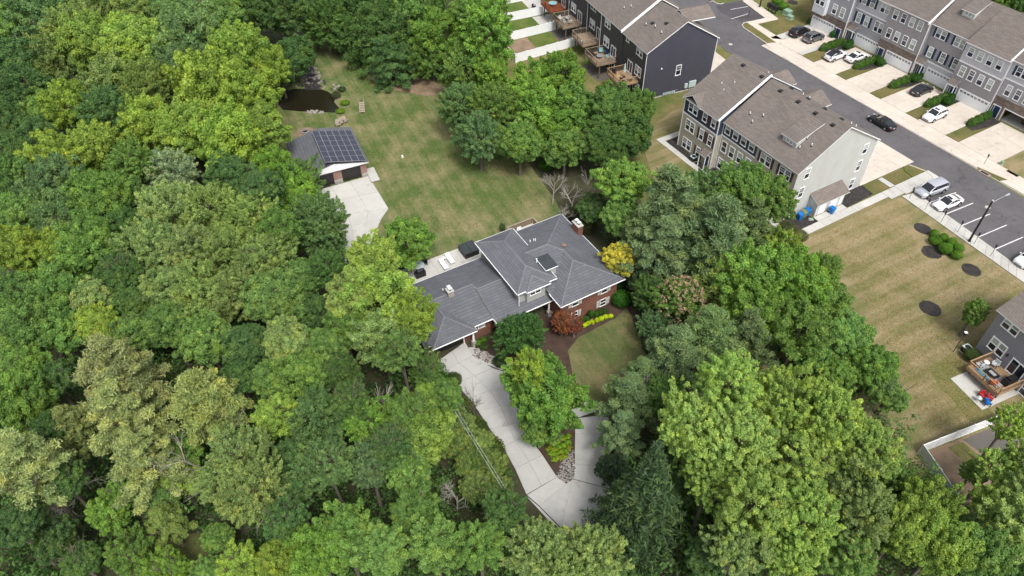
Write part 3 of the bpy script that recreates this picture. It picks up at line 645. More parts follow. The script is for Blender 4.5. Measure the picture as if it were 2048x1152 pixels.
garage_door(row, 15.3, 20.6, 0, 2.1, y); entry_door(row, 14.2, y); canopy(row, 13.15, 14.75, y, 2.35)
y = 0.1
for xx in (22.2, 23.85, 25.5, 27.15): window(row, xx, 4.1, 1.0, 1.85, y, up='blind2', low='navyglass')
for xx in (22.35, 23.35, 26.5, 27.5): window(row, xx, 7.6, 1.0, 1.6, y)
shutter(row, 21.65, 7.6, 0.4, 1.6, y); shutter(row, 24.05, 7.6, 0.4, 1.6, y)
entry_door(row, 22.0, y); 
# roofs in three runs with white divider rakes
for (x0, x1, y0_, ze_, zr_, ex) in ((-17.8, 5.55, 0.0, 10.25, 14.4, (0.3, 0.12)), (5.67, 13.0, 0.75, 9.9, 14.0, (0, 0)), (13.01, 20.75, -0.45, 10.0, 14.03, (0.0, 0.0)), (20.87, 36.5, 0.1, 10.2, 14.3, (0.12, 0.3))):
    gable_roof(row, x0, x1, y0_, 12.4, ze_, zr_, 'roof_br', yr=6.2, ov=0.42, ovx=ex)
for xx, side in ((-17.8, -1), (36.5, 1)): gable_end(row, xx, 0.2, 12.2, 9.9, 14.2, 'sid_grey', side=side)
for xx in (5.6, 20.8):
    MB().solid([(xx-0.1, -0.7, 9.9), (xx+0.1, -0.7, 9.9), (xx+0.1, 6.2, 14.5), (xx-0.1, 6.2, 14.5)], [(0, 1, 2, 3)], 0.35, M['trim']).build('fascia', row)
    MB().box(xx-0.05, xx+0.06, -0.15, -0.05, 0.2, 9.7, M['trim']).build('downspout', row)
MB().box(-9.72, -9.6, -0.72, -0.6, 0.2, 9.4, M['trim']).build('downspout', row)
def shed_dormer(par, x0, x1, yf, zb, zt, yb, zback, mroof, mwall, rake='trim'):
    d = MB().add([(x0, yf, zb-0.9), (x1, yf, zb-0.9), (x1, yf, zt), (x0, yf, zt), (x0, yb, zback-0.25), (x1, yb, zback-0.25), (x1, yb, zback-0.9), (x0, yb, zback-0.9)],
                 [(0, 1, 2, 3), (1, 6, 5, 2), (0, 3, 4, 7)], M[mwall]).build('dormer', par)
    MB().solid([(x0-0.2, yf-0.3, zt-0.02), (x1+0.2, yf-0.3, zt-0.02), (x1+0.2, yb, zback), (x0-0.2, yb, zback)], [(0, 1, 2, 3)], 0.12, M[mroof], M['trim']).build('dormer_roof', d)
    for k in (-0.3, 0.3): window(d, (x0+x1)/2+k, zb+0.08, 0.56, (zt-zb)*0.74, yf, grid='grid4')
    return d
shed_dormer(row, 8.4, 10.6, 2.9, 11.75, 12.65, 6.0, 13.95, 'roof_br', 'sid_pale')
tag(row, None, None, 'townhouse rows in the street')

# ---------- near block with the pale gable
gb = empty('townhouse_block', (38.56, 78.635, 0), R(-60.5), 'beige and navy townhouse block with brown shingle roof and pale blank gable', 'townhouses', 'townhouse rows in the street')
wbox(gb, -7.6, 0, 0, 15.2, 0, 8.35, 'sid_beige'); wbox(gb, -14.6, -7.604, 0, 15.19, 0, 6.1, 'sid_beige'); wbox(gb, -14.6, -7.604, 0, 15.19, 6.1, 8.35, 'sid_navy')
wbox(gb, -22.3, -14.604, -0.9, 15.18, 0, 6.1, 'sid_beige'); wbox(gb, -22.3, -14.604, -0.9, 15.18, 6.1, 8.8, 'sid_navy')
MB().box(0.0, 0.03, -0.03, 15.23, 0.25, 8.35, M['sid_pale']).build('gable_cladding', gb)
MB().box(0.0, 0.05, -0.05, 15.25, 0, 0.24, M['conc']).build('foundation', gb)
gable_end(gb, 0.032, -0.03, 15.23, 8.35, 12.95, 'sid_pale')
MB().box(-14.6, -7.6, -0.03, 0, 6.0, 6.2, M['trim']).build('trim_band', gb); MB().box(-22.3, -14.6, -0.93, -0.9, 6.05, 6.25, M['trim']).build('trim_band', gb)
for xx, yy in ((-22.28, -0.93), (-14.68, -0.93), (-14.5, -0.03)): MB().box(xx-0.06, xx+0.06, yy-0.02, yy+0.03, 0.1, 8.3, M['trim']).build('corner_board', gb)
MB().box(-15.2+0.5, -14.58, -0.95, -0.86, 0.1, 8.6, M['trim']).build('downspout', gb)
for xx in (-13.55, -11.9, -10.25, -8.6): window(gb, xx, 6.65, 1.1, 1.6, 0, up='blind', low='glass', trim='trim'); window(gb, xx, 3.5, 1.1, 1.9, 0, 0, 'none', 'blind2', 'glass'); window(gb, xx, 0.5, 1.1, 1.9, 0, up='blind2')
for xc in (-5.7, -2.05):
    for k in (-0.52, 0.52): window(gb, xc+k, 6.08, 1.02, 1.65, 0); window(gb, xc+k, 3.4, 1.02, 1.8, 0)
    for k in (-1.25, 1.25): shutter(gb, xc+k, 6.08, 0.38, 1.65, 0, 0, 'maroon')
y = -0.9
for zz, hh in ((6.85, 1.6), (3.65, 1.9), (0.45, 1.85)):
    for k in (-20.78, -19.76): window(gb, k, zz, 1.02, hh, y)
for xx in (-17.62, -15.72):
    for zz, hh in ((6.85, 1.5), (3.65, 1.9)):
        window(gb, xx, zz, 0.98, hh, y); shutter(gb, xx-0.72, zz, 0.38, hh, y, 0, 'maroon'); shutter(gb, xx+0.72, zz, 0.38, hh, y, 0, 'maroon')
window(gb, -17.62, 0.45, 0.98, 1.85, y); shutter(gb, -18.34, 0.45, 0.38, 1.85, y, 0, 'maroon'); shutter(gb, -16.9, 0.45, 0.38, 1.85, y, 0, 'maroon')
entry_door(gb, -15.6, y, side=0); canopy(gb, -16.4, -14.95, y, 2.15)
for (xx, zz, hh) in ((1.85, 6.6, 1.85), (1.85, 3.35, 1.85), (13.1, 6.65, 1.75), (13.1, 3.7, 1.85), (13.1, 0.45, 1.85)):
    window(gb, 0.03, zz, 1.0, hh, xx, R(90))
sm = (13.1-8.6)/7.6
gable_roof(gb, -14.45, 0, 0, 15.2, 8.6, 13.1, 'roof_br', ov=0.35, ovx=(0, 0.3))
gable_roof(gb, -22.3, -14.72, -0.9, 15.2, 8.9, 13.4, 'roof_br', yr=7.6, ov=0.3, ovx=(0.3, 0))
MB().solid([(-14.72, -1.25, 8.85), (-14.46, -1.25, 8.85), (-14.46, 7.6, 13.62), (-14.72, 7.6, 13.62)], [(0, 1, 2, 3)], 0.22, M['trim']).build('fascia', gb)
gable_end(gb, -22.33, -0.9, 15.2, 8.8, 13.2, 'sid_beige', side=-1, yr=7.6)
# small front gable over the corner windows
v = [(-22.55, -1.25, 8.55), (-20.6, -1.25, 9.85), (-18.7, -1.25, 8.75), (-18.7, -1.1, 8.75), (-20.6, 1.9, 9.95), (-22.6, -0.6, 8.6)]
MB().solid([(-22.6, -1.3, 8.6), (-20.6, -1.3, 9.95), (-20.6, 1.75, 9.98), (-22.62, -0.8, 8.62)], [(0, 1, 2, 3)], 0.12, M['roof_br'], M['trim']).build('gable_roof', gb)
MB().solid([(-18.6, -1.3, 8.65), (-20.6, -1.3, 9.95), (-20.6, 1.75, 9.98), (-18.58, -0.9, 8.72)], [(0, 1, 2, 3)], 0.12, M['roof_br'], M['trim']).build('gable_roof', gb)
MB().add([(-22.3, -0.92, 8.5), (-18.9, -0.92, 8.5), (-20.6, -0.92, 9.8), (-22.3, -0.6, 8.5), (-18.9, -0.6, 8.5), (-20.6, 1.2, 9.8)], [(0, 1, 2), (1, 4, 5, 2), (0, 2, 5, 3)], M['sid_navy']).build('gable', gb)
shed_dormer(gb, -5.45, -3.0, 1.9, 9.85, 10.8, 6.3, 12.4, 'roof_br', 'sid_pale')
def on_g(x, y_): return (x, y_, 8.6+y_*sm if y_ < 7.6 else 8.6+(15.2-y_)*sm)
vents(gb, [on_g(-1.6, 3.2), on_g(-2.6, 2.2), on_g(-2.9, 3.6), on_g(-12.3, 2.3), on_g(-11.0, 1.6), on_g(-10.5, 3.0)])
vents(gb, [(x, y_, z+0.35) for x, y_, z in (on_g(-19.6, 3.2), on_g(-18.1, 4.2), on_g(-18.4, 2.6))])
vents(gb, [on_g(-1.8, 6.6), on_g(-5.0, 6.7), on_g(-8.3, 6.8), on_g(-11.7, 6.8), (-15.6, 6.8, 13.0), (-19.5, 6.8, 13.0)], 'box')
vents(gb, [on_g(x, 8.6) for x in (-2.2, -5.2, -8.3, -11.5)], 'box')
vents(gb, [on_g(x, 10.2) for x in (-0.8, -1.6, -9.2, -10.4, -17.4)])
# street-side cross gables peeping over the ridge
for xc in (-11.6, -18.6):
    zg = 10.3
    MB().solid([(xc-2.4, 14.4, 9.0), (xc, 12.2, zg), (xc, 15.9, zg), (xc-2.4, 15.9, 9.0)], [(0, 1, 2, 3)], 0.12, M['roof_br'], M['trim']).build('gable_roof', gb)
    MB().solid([(xc+2.4, 14.4, 9.0), (xc, 12.2, zg), (xc, 15.9, zg), (xc+2.4, 15.9, 9.0)], [(0, 1, 2, 3)], 0.12, M['roof_br'], M['trim']).build('gable_roof', gb)
    MB().box(xc-2.1, xc+2.1, 15.2, 15.7, 3.0, 8.85, M['sid_pale']).build('bay', gb)
pass
# lean-to store on the gable
st = MB().add([(0.03, 4.35, 0), (1.6, 4.35, 0), (1.6, 10.0, 0), (0.03, 10.0, 0), (0.03, 4.35, 2.6), (1.6, 4.35, 2.15), (1.6, 10.0, 2.15), (0.03, 10.0, 2.6)], [(0, 1, 5, 4), (1, 2, 6, 5), (2, 3, 7, 6)], M['sid_pale']).build('lean_to', gb)
MB().solid([(0.03, 4.1, 3.25), (0.03, 10.4, 3.25), (1.95, 10.4, 2.25), (1.95, 4.1, 2.25)], [(0, 1, 2, 3)], 0.1, M['roof_br'], M['trim']).build('lean_to_roof', gb)
MB().add([(0.03, 4.35, 2.6), (1.6, 4.35, 2.15), (0.03, 4.35, 3.15)], [(0, 1, 2)], M['sid_pale']).add([(0.03, 10.0, 2.6), (1.6, 10.0, 2.15), (0.03, 10.0, 3.15)], [(2, 1, 0)], M['sid_pale']).build('lean_to_gable', gb)
for a, b in ((4.9, 6.3), (7.1, 8.5), (9.0, 9.7)): MB().box(1.6, 1.66, a, b, 0.1, 2.0, M['garage']).build('door', gb)
MB().tube((1.75, 4.3, 2.1), (1.75, 4.3, 0.2), 0.05, 0.05, M['trim']).build('downspout', gb); MB().tube((0.1, 15.3, 8.2), (0.1, 15.3, 0.2), 0.06, 0.06, M['trim']).build('downspout', gb)

# ---------- dark block with decks
db = empty('townhouse_block', (22.88, 110.89, 0), R(-68), 'charcoal sided townhouse block with wooden rear decks and blank dark gable', 'townhouses', 'townhouse rows in the street')
segs = [(-8.0, 0.0, 0.0), (-15.9, -8.0, -0.15), (-22.6, -15.9, 0.7), (-30.4, -22.6, 0.6), (-38.2, -30.4, 0.7)]
for i, (x0, x1, y) in enumerate(segs): wbox(db, x0+0.003, x1-0.003, y, 13.4-0.01*i, 0, 9.2, 'sid_dark2')
MB().box(0.0, 0.04, -0.02, 13.42, 0.25, 9.2, M['sid_dark']).build('gable_cladding', db); MB().box(0, 0.06, -0.05, 13.45, 0, 0.24, M['conc']).build('foundation', db)
gable_end(db, 0.042, -0.02, 13.42, 9.2, 13.15, 'sid_dark')
gable_roof(db, -8.0, 0, 0, 13.4, 9.2, 13.2, 'roof_br', ov=0.35, ovx=(0, 0.3)); gable_roof(db, -22.6, -8.15, -0.15, 13.4, 9.45, 13.6, 'roof_br', yr=6.7, ov=0.35, ovx=(0, 0)); gable_roof(db, -38.2, -22.75, 0.5, 13.4, 9.3, 13.3, 'roof_br', yr=6.9, ov=0.35, ovx=(0.3, 0))
for xx in (-8.07, -22.67): MB().solid([(xx-0.13, -0.6, 9.35), (xx+0.13, -0.6, 9.35), (xx+0.13, 6.7, 13.85), (xx-0.13, 6.7, 13.85)], [(0, 1, 2, 3)], 0.4, M['trim']).build('fascia', db)
for xx, yy in ((-0.05, -0.08), (-13.7-2.2, -0.22), (-22.6, 0.5), (-30.4, 0.5)): MB().tube((xx, yy, 9.0), (xx, yy, 0.2), 0.055, 0.055, M['trim']).build('downspout', db)
MB().tube((0.12, 13.45, 9.0), (0.12, 13.45, 0.2), 0.055, 0.055, M['trim']).build('downspout', db)
def dbl(x, z, h, y, **k):
    for q in (-0.5, 0.5): window(db, x+q, z, 1.0, h, y, **k)
dbl(-2.45, 7.2, 1.6, 0.0, up='blind2'); dbl(-2.3, 3.65, 1.8, 0.0); dbl(-2.3, 0.7, 1.7, 0.0); window(db, -6.6, 7.85, 1.0, 1.15, 0, 0, 'none')
window(db, -5.0, 2.95, 1.7, 2.15, 0, 0, 'slider'); window(db, -5.0, 0.1, 1.7, 2.1, 0, 0, 'slider')
for cx, y in ((-13.55, -0.15), (-20.75, 0.7), (-28.5, 0.6), (-36.0, 0.7)):
    dbl(cx, 7.35, 1.5, y, up='blind2'); dbl(cx, 3.85, 1.75, y, up='blind2'); window(db, cx+2.75, 2.95, 1.8, 2.15, y, 0, 'slider'); window(db, cx+2.75, 0.1, 1.8, 2.1, y, 0, 'slider')
window(db, 0.04, 3.5, 1.05, 1.95, 6.55, R(90))
def on_d(x, y_): return (x, y_, 9.25+y_*0.597)
vents(db, [on_d(-1.5, 3.1), on_d(-3.7, 3.2), on_d(-5.6, 2.6)]); vents(db, [(x, y_, z+0.3) for x, y_, z in (on_d(-11.6, 3.0), on_d(-12.5, 2.2), on_d(-16.8, 2.0), on_d(-17.6, 3.2))])
vents(db, [on_d(-2.6, 4.6), on_d(-4.9, 3.4)], 'box')
MB().solid([(-2.5, 8.5, 11.6), (-5.0, 8.5, 12.6), (-5.0, 14.2, 12.6), (-2.5, 14.2, 11.4)], [(0, 1, 2, 3)], 0.15, M['roof_br'], M['trim']).build('gable_roof', db)
MB().solid([(-7.5, 8.5, 11.6), (-5.0, 8.5, 12.6), (-5.0, 14.2, 12.6), (-7.5, 14.2, 11.4)], [(0, 1, 2, 3)], 0.15, M['roof_br'], M['trim']).build('gable_roof', db)
MB().tube((0.04, 3.1, 5.5), (0.14, 3.1, 5.5), 0.12, 0.12, M['white'], 10).build('vent_cap', db)
mt = MB().box(0.05, 0.25, 9.2, 10.6, 0.6, 1.75, M['utility']).box(0.05, 0.3, 8.3, 8.9, 0.7, 1.5, M['utility'])
for q in (8.6, 9.4, 9.9, 10.4): mt.tube((0.15, q, 0.7), (0.15, q, 0.1), 0.05, 0.05, M['metal'])
mt.build('electric_meter', db)
mt = MB().tube((0.2, 3.9, 0.75), (0.2, 6.9, 0.75), 0.03, 0.03, M['metal'])
for q in range(7): mt.box(0.12, 0.36, 4.0+q*0.36, 4.2+q*0.36, 0.35, 0.65, M['utility']).tube((0.2, 4.1+q*0.36, 0.75), (0.2, 4.1+q*0.36, 0.1), 0.02, 0.02, M['metal'])
mt.build('gas_meter', db)

# ---------- decks
def deck(f, par_ang, x0, x1, y0, y1, zf, m, label, posts=True, rail_gap=True, group='raised rear decks', fm=None, baluster=0.17):
    ox, oy = f(0, 0)
    o = empty('deck', (*f(0, 0), 0), R(par_ang), label, 'deck', group)
    n = max(6, int((x1-x0)/0.3)); fb = MB()
    for i in range(n): fb.box(x0+(x1-x0)*i/n+0.008, x0+(x1-x0)*(i+1)/n-0.008, y0, y1, zf-0.04, zf, M[fm or m])
    tag(fb.build('floor_boards', o), None, None, None, 'stuff' if False else None)
    MB().box(x0-0.03, x1+0.03, y0-0.05, y0, zf-0.32, zf+0.01, M[m]).box(x0-0.05, x0, y0, y1, zf-0.32, zf+0.01, M[m]).box(x1, x1+0.05, y0, y1, zf-0.32, zf+0.01, M[m]).box(x0, x1, y0+0.6, y0+0.75, zf-0.3, zf-0.05, M[m]).build('rim_joist', o)
    rl = MB(); t = zf+1.02
    rl.box(x0-0.05, x1+0.05, y0-0.08, y0+0.06, t-0.05, t, M[m]).box(x0-0.08, x0+0.06, y0+0.06, y1, t-0.05, t, M[m]).box(x1-0.06, x1+0.08, y0+0.06, y1, t-0.05, t, M[m])
    rl.build('top_rail', o)
    bl = MB()
    for i in range(int((x1-x0)/baluster)): xx = x0+i*baluster; bl.box(xx, xx+0.026, y0-0.013, y0+0.013, zf+0.08, t-0.05, M[m])
    for s_, xx in ((0, x0), (1, x1)):
        for i in range(int((y1-y0)/baluster)): yy = y0+0.1+i*baluster; bl.box(xx-0.013, xx+0.013, yy, yy+0.026, zf+0.08, t-0.05, M[m])
    bl.box(x0, x1, y0-0.02, y0+0.02, zf+0.06, zf+0.11, M[m]).build('balusters', o)
    for xx in (x0, (x0+x1)/2, x1): MB().box(xx-0.06, xx+0.06, y0-0.06, y0+0.06, zf+0.01, t+0.06, M[m]).build('rail_post', o)
    if posts:
        for xx in (x0+0.25, x1-0.25): MB().box(xx-0.09, xx+0.09, y0+0.58, y0+0.76, 0, zf-0.3, M['post']).build('post', o)
    return o
dk = [(-6.2, -1.8, -3.7, -0.01, 'wood_new', 'cedar brown deck nearest the blank dark gable'), (-14.0, -9.5, -4.0, -0.17, 'wood', 'weathered deck with navy lounge chairs, second from the dark gable'),
      (-21.5, -17.0, -3.05, 0.69, 'wood', 'nearly empty weathered deck, third from the dark gable'), (-29.4, -24.85, -3.3, 0.59, 'wood', 'weathered deck with pale dining chairs, fourth from the dark gable'),
      (-36.6, -32.3, -2.7, 0.69, 'wood_red', 'red stained deck at the top edge with round pale table')]
DK = []
for x0, x1, y0, y1, m, lb in dk: DK.append(deck(FD, -68, x0, x1, y0, y1, 2.93, m, lb))
# ---------- lower right house
FS = frame(54.30, 54.23, -67.5)
sh = empty('townhouse_block', (54.30, 54.23, 0), R(-67.5), 'lavender grey townhouse with furnished cedar deck at right edge', 'townhouses', 'townhouse rows in the street')
wbox(sh, 0, 14, 0, 11, 0, 7.45, 'sid_s'); gable_roof(sh, 0, 14, 0, 11, 7.45, 10.9, 'roof_br', ov=0.3, ovx=(0.3, 0.3)); gable_end(sh, -0.03, 0, 11, 7.45, 10.8, 'sid_s', side=-1); gable_end(sh, 14.03, 0, 11, 7.45, 10.8, 'sid_s')
for xc, z, h, up in ((1.85, 5.7, 1.5, 'blind2'), (1.92, 2.15, 1.85, 'blind2'), (9.0, 5.7, 1.5, 'blind2')):
    for q in (-0.5, 0.5): window(sh, xc+q, z, 1.0, h, 0, 0, 'none', up, 'glass')
window(sh, 4.85, 1.35, 1.9, 2.1, 0, 0, 'slider'); window(sh, 6.8, 0.1, 1.0, 1.9, 0, 0, 'none', 'glass', 'glass')
vents(sh, [(1.8, 2.6, 9.1), (5.2, 3.0, 9.35)])
sl_ = MB().box(-0.06, 0.06, -0.2, 0, 0, 0.35, M['black']).build('wall_lamp', sh, (3.3, 0, 3.0)); 
DS = deck(FS, -67.5, 1.95, 6.2, -3.6, -0.01, 1.32, 'wood_new', 'light cedar deck with blue and grey rug at lower right', group='raised rear decks')
sheet('patio', [FS(1.95, -5.4), FS(6.6, -5.6), FS(6.6, -0.1), FS(1.95, -0.1)], 0.09, M['conc'], 0.06, world=True)
# ---------- detached garage with solar panels
ga = empty('detached_garage', (-25.365, 88.97, 0), R(22.7), 'low brick detached garage with grey roof carrying a solar array', 'garage')
wbox(ga, -5.9, -4.25, 0, 9.6, 0, 2.65, 'brick2'); wbox(ga, -4.25, -1.25, 0.25, 9.6, 0, 2.65, 'brick2'); wbox(ga, -1.25, 0.0, 0, 9.6, 0, 2.65, 'brick2'); wbox(ga, 0.0, 2.92, 0.25, 9.6, 0, 2.65, 'brick2'); wbox(ga, 2.92, 3.85, 0, 9.6, 0, 2.65, 'brick2')
wbox(ga, -4.25, -1.25, 0, 0.25, 2.2, 2.65, 'brick2'); wbox(ga, 0, 2.92, 0, 0.25, 2.25, 2.65, 'brick2')
for a, b in ((2.94, 3.9), (-1.27, -0.02)): MB().box(a, b, -0.06, 0, 0, 0.75, M['stone_lt']).build('stone_base', ga)
garage_door(ga, 0.03, 2.89, 0, 2.22, 0.24, 'black_door', 8); garage_door(ga, -4.2, -1.3, 0, 2.18, 0.24, 'black_door', 8)
GZ = 3.85
rf, s0, s1 = None, 0, 0
o_ = MB().solid([(-6.3, -0.4, 2.55), (-0.95, -0.4, GZ), (-0.95, 10.1, GZ), (-6.3, 10.1, 2.55)], [(0, 1, 2, 3)], 0.14, M['roof_dk'], M['trim']).build('roof', ga)
MB().solid([(4.2, -0.4, 2.75), (-0.95, -0.4, GZ), (-0.95, 10.1, GZ), (4.2, 10.1, 2.75)], [(0, 1, 2, 3)], 0.14, M['roof_dk'], M['trim']).build('roof', ga)
MB().add([(-6.0, -0.36, 2.5), (4.0, -0.36, 2.6), (-0.95, -0.36, 3.72), (-6.0, -0.2, 2.5), (4.0, -0.2, 2.6), (-0.95, -0.2, 3.72)], [(0, 1, 2), (5, 4, 3), (0, 3, 4, 1)], M['white']).build('gable', ga)
pm = MB().box(-0.462, 0.462, -0.695, 0.695, 0.0, 0.035, M['solar']).mesh('solar_cell_mesh'); pf = MB().box(-0.5, 0.5, -0.74, 0.74, -0.03, 0.02, M['metal']).mesh('solar_frame_mesh')
for i in range(6):
    for j in range(6):
        x = 3.35-i*0.985; yy = 0.3+j*1.475; z = 3.20+(3.85-x)*0.235
        fr = link('solar_panel', pf, ga, (x, yy, z)); fr.rotation_euler = (0, math.atan(0.235), 0); link('solar_cells', pm, fr)
rk = MB()
for k in range(19):
    yy = -0.35+k*0.485; rk.box(-2.05, -1.95, yy, yy+0.2, 3.42, 4.5, M['dkmetal'])
rk.box(-2.1, -2.0, -0.45, 8.6, 4.38, 4.46, M['metal']).build('panel_rack', ga)
# ---------- main house
U0 = frame(5.75, 58.394, 29.5)
mh = empty('house', (5.75, 58.394, 0), R(29.5), 'rambling brick house with slate grey hipped roofs amid the trees', 'house')
p = 0.345; ze = 4.3
rz_ = lambda d: ze+d*p
v = [(0, 0, ze), (9.4, 0, ze), (9.4, 14.5, ze), (-1, 14.5, ze), (4.7, 4.7, rz_(4.7)), (4.7, 6.8, rz_(4.7)), (3.2, 8.3, rz_(6.2)), (-1, 8.3, rz_(6.2)), (0, 2.1, ze), (0, 8.3, rz_(6.2)), (0, 4, ze+1.9*p), (-1, 4, ze+1.9*p)]
MB().solid(v, [(0, 1, 4), (1, 2, 6, 5, 4), (2, 3, 7, 9, 6), (0, 4, 5, 8), (8, 5, 6, 9, 10), (10, 9, 7, 11)], 0.2, M['roof_dk'], M['trim']).build('roof', mh)
def ridge_caps(lines, par=mh):
    mb = MB()
    for a, b in lines: mb.tube(Vector(a)-Vector((0, 0, 0.04)), Vector(b)-Vector((0, 0, 0.04)), 0.09, 0.09, M['ridge'], 6, False, False)
    mb.build('ridge_cap', par)
ridge_caps([((0, 0, ze), v[4]), ((9.4, 0, ze), v[4]), (v[4], v[5]), (v[5], v[6]), (v[6], (9.4, 14.5, ze)), (v[6], v[9])])
wbox(mh, 0.6, 8.8, 0.7, 13.8, 0, 4.15, 'brick')
for x, m_ in ((2.55, 0), (6.83, 0)):
    window(mh, x, 2.58, 0.95, 1.2, 0.7, 0, 'none'); window(mh, x, 0.3, 0.95, 1.2, 0.7, 0, 'none')
    for q in (-0.76, 0.76): shutter(mh, x+q, 2.58, 0.42, 1.2, 0.7, 0, 'lt_shut'); shutter(mh, x+q, 0.3, 0.42, 1.2, 0.7, 0, 'lt_shut')
for yy in (3.5, 8.0): window(mh, 8.8, 2.3, 1.0, 1.3, yy, R(90), 'none')
wbox(mh, -3.6, 0.6, 4.9, 13.2, 0, 5.75, 'sid_house')       # upper middle block
wbox(mh, -3.6, 0.8, 3.6, 13.2, 2.9, 5.75, 'sid_house'); wbox(mh, -2.75, -0.2, 3.2, 3.62, 3.2, 5.74, 'sid_house')
def gutter(pts, par=mh, m='trim', s=0.075):
    mb = MB()
    for a, b in zip(pts, pts[1:]): mb.tube(Vector(a)-Vector((0, 0, 0.06)), Vector(b)-Vector((0, 0, 0.06)), s, s, M[m], 6)
    mb.build('gutter', par)
gutter([(0, 2.6, 4.3), (0, 0, 4.3), (9.4, 0, 4.3), (9.4, 9.4, 4.3)]); gutter([(9.4, 11.2, 4.3), (9.4, 14.5, 4.3), (0.6, 14.5, 4.3)])
gutter([(-3.05, 3.05, 5.9), (-4.15, 3.05, 5.9), (-4.15, 13.7, 5.9), (1.35, 13.7, 5.9), (1.35, 9.8, 5.9)]); gutter([(-3.05, 3.05, 5.9), (-3.05, 2.72, 5.9), (0.25, 2.72, 5.9), (0.25, 3.05, 5.9), (1.35, 3.05, 5.9), (1.35, 4.3, 5.9)])
gutter([(-3.6, 13.42, 3.3), (-16.3, 13.42, 3.3)]); gutter([(-16.3, 2.6, 3.3), (-9.85, 2.6, 3.3), (-9.85, 3.33, 3.3), (-7.35, 3.33, 3.3), (-7.35, 2.28, 3.3), (0.9, 2.28, 3.3)])
gutter([(0.52, 6.65, 6.66), (0.52, 4.28, 6.52), (2.25, 4.28, 6.52)], s=0.05)
z5 = 5.9; q = 0.42
xv = [(-4.15, 3.0, z5), (-3.05, 3.0, z5), (1.35, 3.05, z5), (1.35, 13.7, z5), (-4.15, 13.7, z5), (-1.4, 5.78, z5+2.75*q), (-1.4, 10.95, z5+2.75*q)]
MB().solid([(-4.15, 3.05, z5), (1.35, 3.05, z5), (1.35, 13.7, z5), (-4.15, 13.7, z5), (-1.4, 5.8, z5+2.75*q), (-1.4, 10.95, z5+2.75*q)], [(0, 1, 4), (1, 2, 5, 4), (2, 3, 5), (3, 0, 4, 5)], 0.2, M['roof_dk'], M['trim']).build('roof', mh)
ridge_caps([((-4.15, 3.05, z5), (-1.4, 5.8, 7.055)), ((1.35, 3.05, z5), (-1.4, 5.8, 7.055)), ((-1.4, 5.8, 7.055), (-1.4, 10.95, 7.055)), ((-1.4, 10.95, 7.055), (1.35, 13.7, z5)), ((-1.4, 10.95, 7.055), (-4.15, 13.7, z5))])
MB().solid([(-3.05, 2.72, z5), (0.25, 2.72, z5), (-1.4, 4.4, z5+0.72), (-3.05, 3.2, z5+0.02), (0.25, 3.2, z5+0.02)], [(0, 1, 2), (0, 2, 3), (1, 4, 2)], 0.2, M['roof_dk'], M['trim']).build('roof', mh)
ridge_caps([((-3.05, 2.72, z5), (-1.4, 4.4, z5+0.72)), ((0.25, 2.72, z5), (-1.4, 4.4, z5+0.72))])
for xx in (-1.98, -1.22): window(mh, xx, 4.62, 0.78, 0.98, 3.2, 0, 'none')
MB().tube((-3.9, 3.15, 5.7), (-3.9, 3.15, 3.7), 0.05, 0.05, M['trim']).build('downspout', mh)
# flat-topped dormer
MB().box(0.72, 2.08, 4.5, 6.5, 4.4, 6.45, M['sid_house']).build('dormer', mh)
MB().solid([(0.52, 4.28, 6.52), (2.25, 4.28, 6.52), (2.25, 6.65, 6.66), (0.52, 6.65, 6.66)], [(0, 1, 2, 3)], 0.1, M['roof_flat'], M['trim']).build('dormer_roof', mh)
MB().tube((0.45, 6.3, 5.6), (0.45, 6.3, 6.9), 0.08, 0.08, M['white']).build('vent_pipe', mh)
# low left wings
lz = 3.3
MB().solid([(-16.3, 3.33, lz), (-9.85, 3.33, lz), (-7.35, 3.33, lz), (-7.35, 8.4, 4.78), (-16.3, 8.4, 4.78), (-7.35, 13.42, lz), (-16.3, 13.42, lz)], [(0, 1, 2, 3, 4), (4, 3, 5, 6)], 0.2, M['roof_dk'], M['trim']).build('roof', mh)
MB().solid([(-7.35, 2.28, lz), (0.95, 2.28, lz), (0.95, 7.15, 5.02), (-7.35, 7.15, 5.02), (-3.3, 13.42, lz), (-7.35, 13.42, lz), (-3.3, 7.15, 5.02)], [(0, 1, 2, 6, 3), (3, 6, 4, 5)], 0.22, M['roof_dk'], M['trim']).build('roof', mh)
MB().add([(-7.36, 2.4, lz-0.3), (-7.36, 13.3, lz-0.3), (-7.36, 13.3, lz-0.05), (-7.36, 7.15, 4.8), (-7.36, 2.4, lz-0.05), (-7.25, 2.4, lz-0.3), (-7.25, 13.3, lz-0.3), (-7.25, 13.3, lz-0.05), (-7.25, 7.15, 4.8), (-7.25, 2.4, lz-0.05)], [(0, 4, 3, 2, 1), (5, 6, 7, 8, 9), (0, 5, 9, 4)], M['sid_house']).build('gable', mh)
ridge_caps([((-16.3, 8.4, 4.78), (-7.4, 8.4, 4.78)), ((-7.3, 7.15, 5.02), (-3.7, 7.15, 5.02))])
MB().solid([(-15.5, 2.6, lz), (-9.85, 2.6, lz), (-12.68, 5.5, 4.5), (-12.68, 7.5, 4.53), (-9.85, 3.36, lz+0.02), (-15.5, 3.36, lz+0.02)], [(0, 1, 2), (1, 4, 3, 2), (0, 2, 3, 5)], 0.2, M['roof_dk'], M['trim']).build('roof', mh)
ridge_caps([((-9.85, 2.6, lz+0.04), (-12.68, 5.5, 4.56)), ((-15.5, 2.6, lz+0.04), (-12.68, 5.5, 4.56)), ((-12.68, 5.5, 4.56), (-12.68, 7.3, 4.56))])
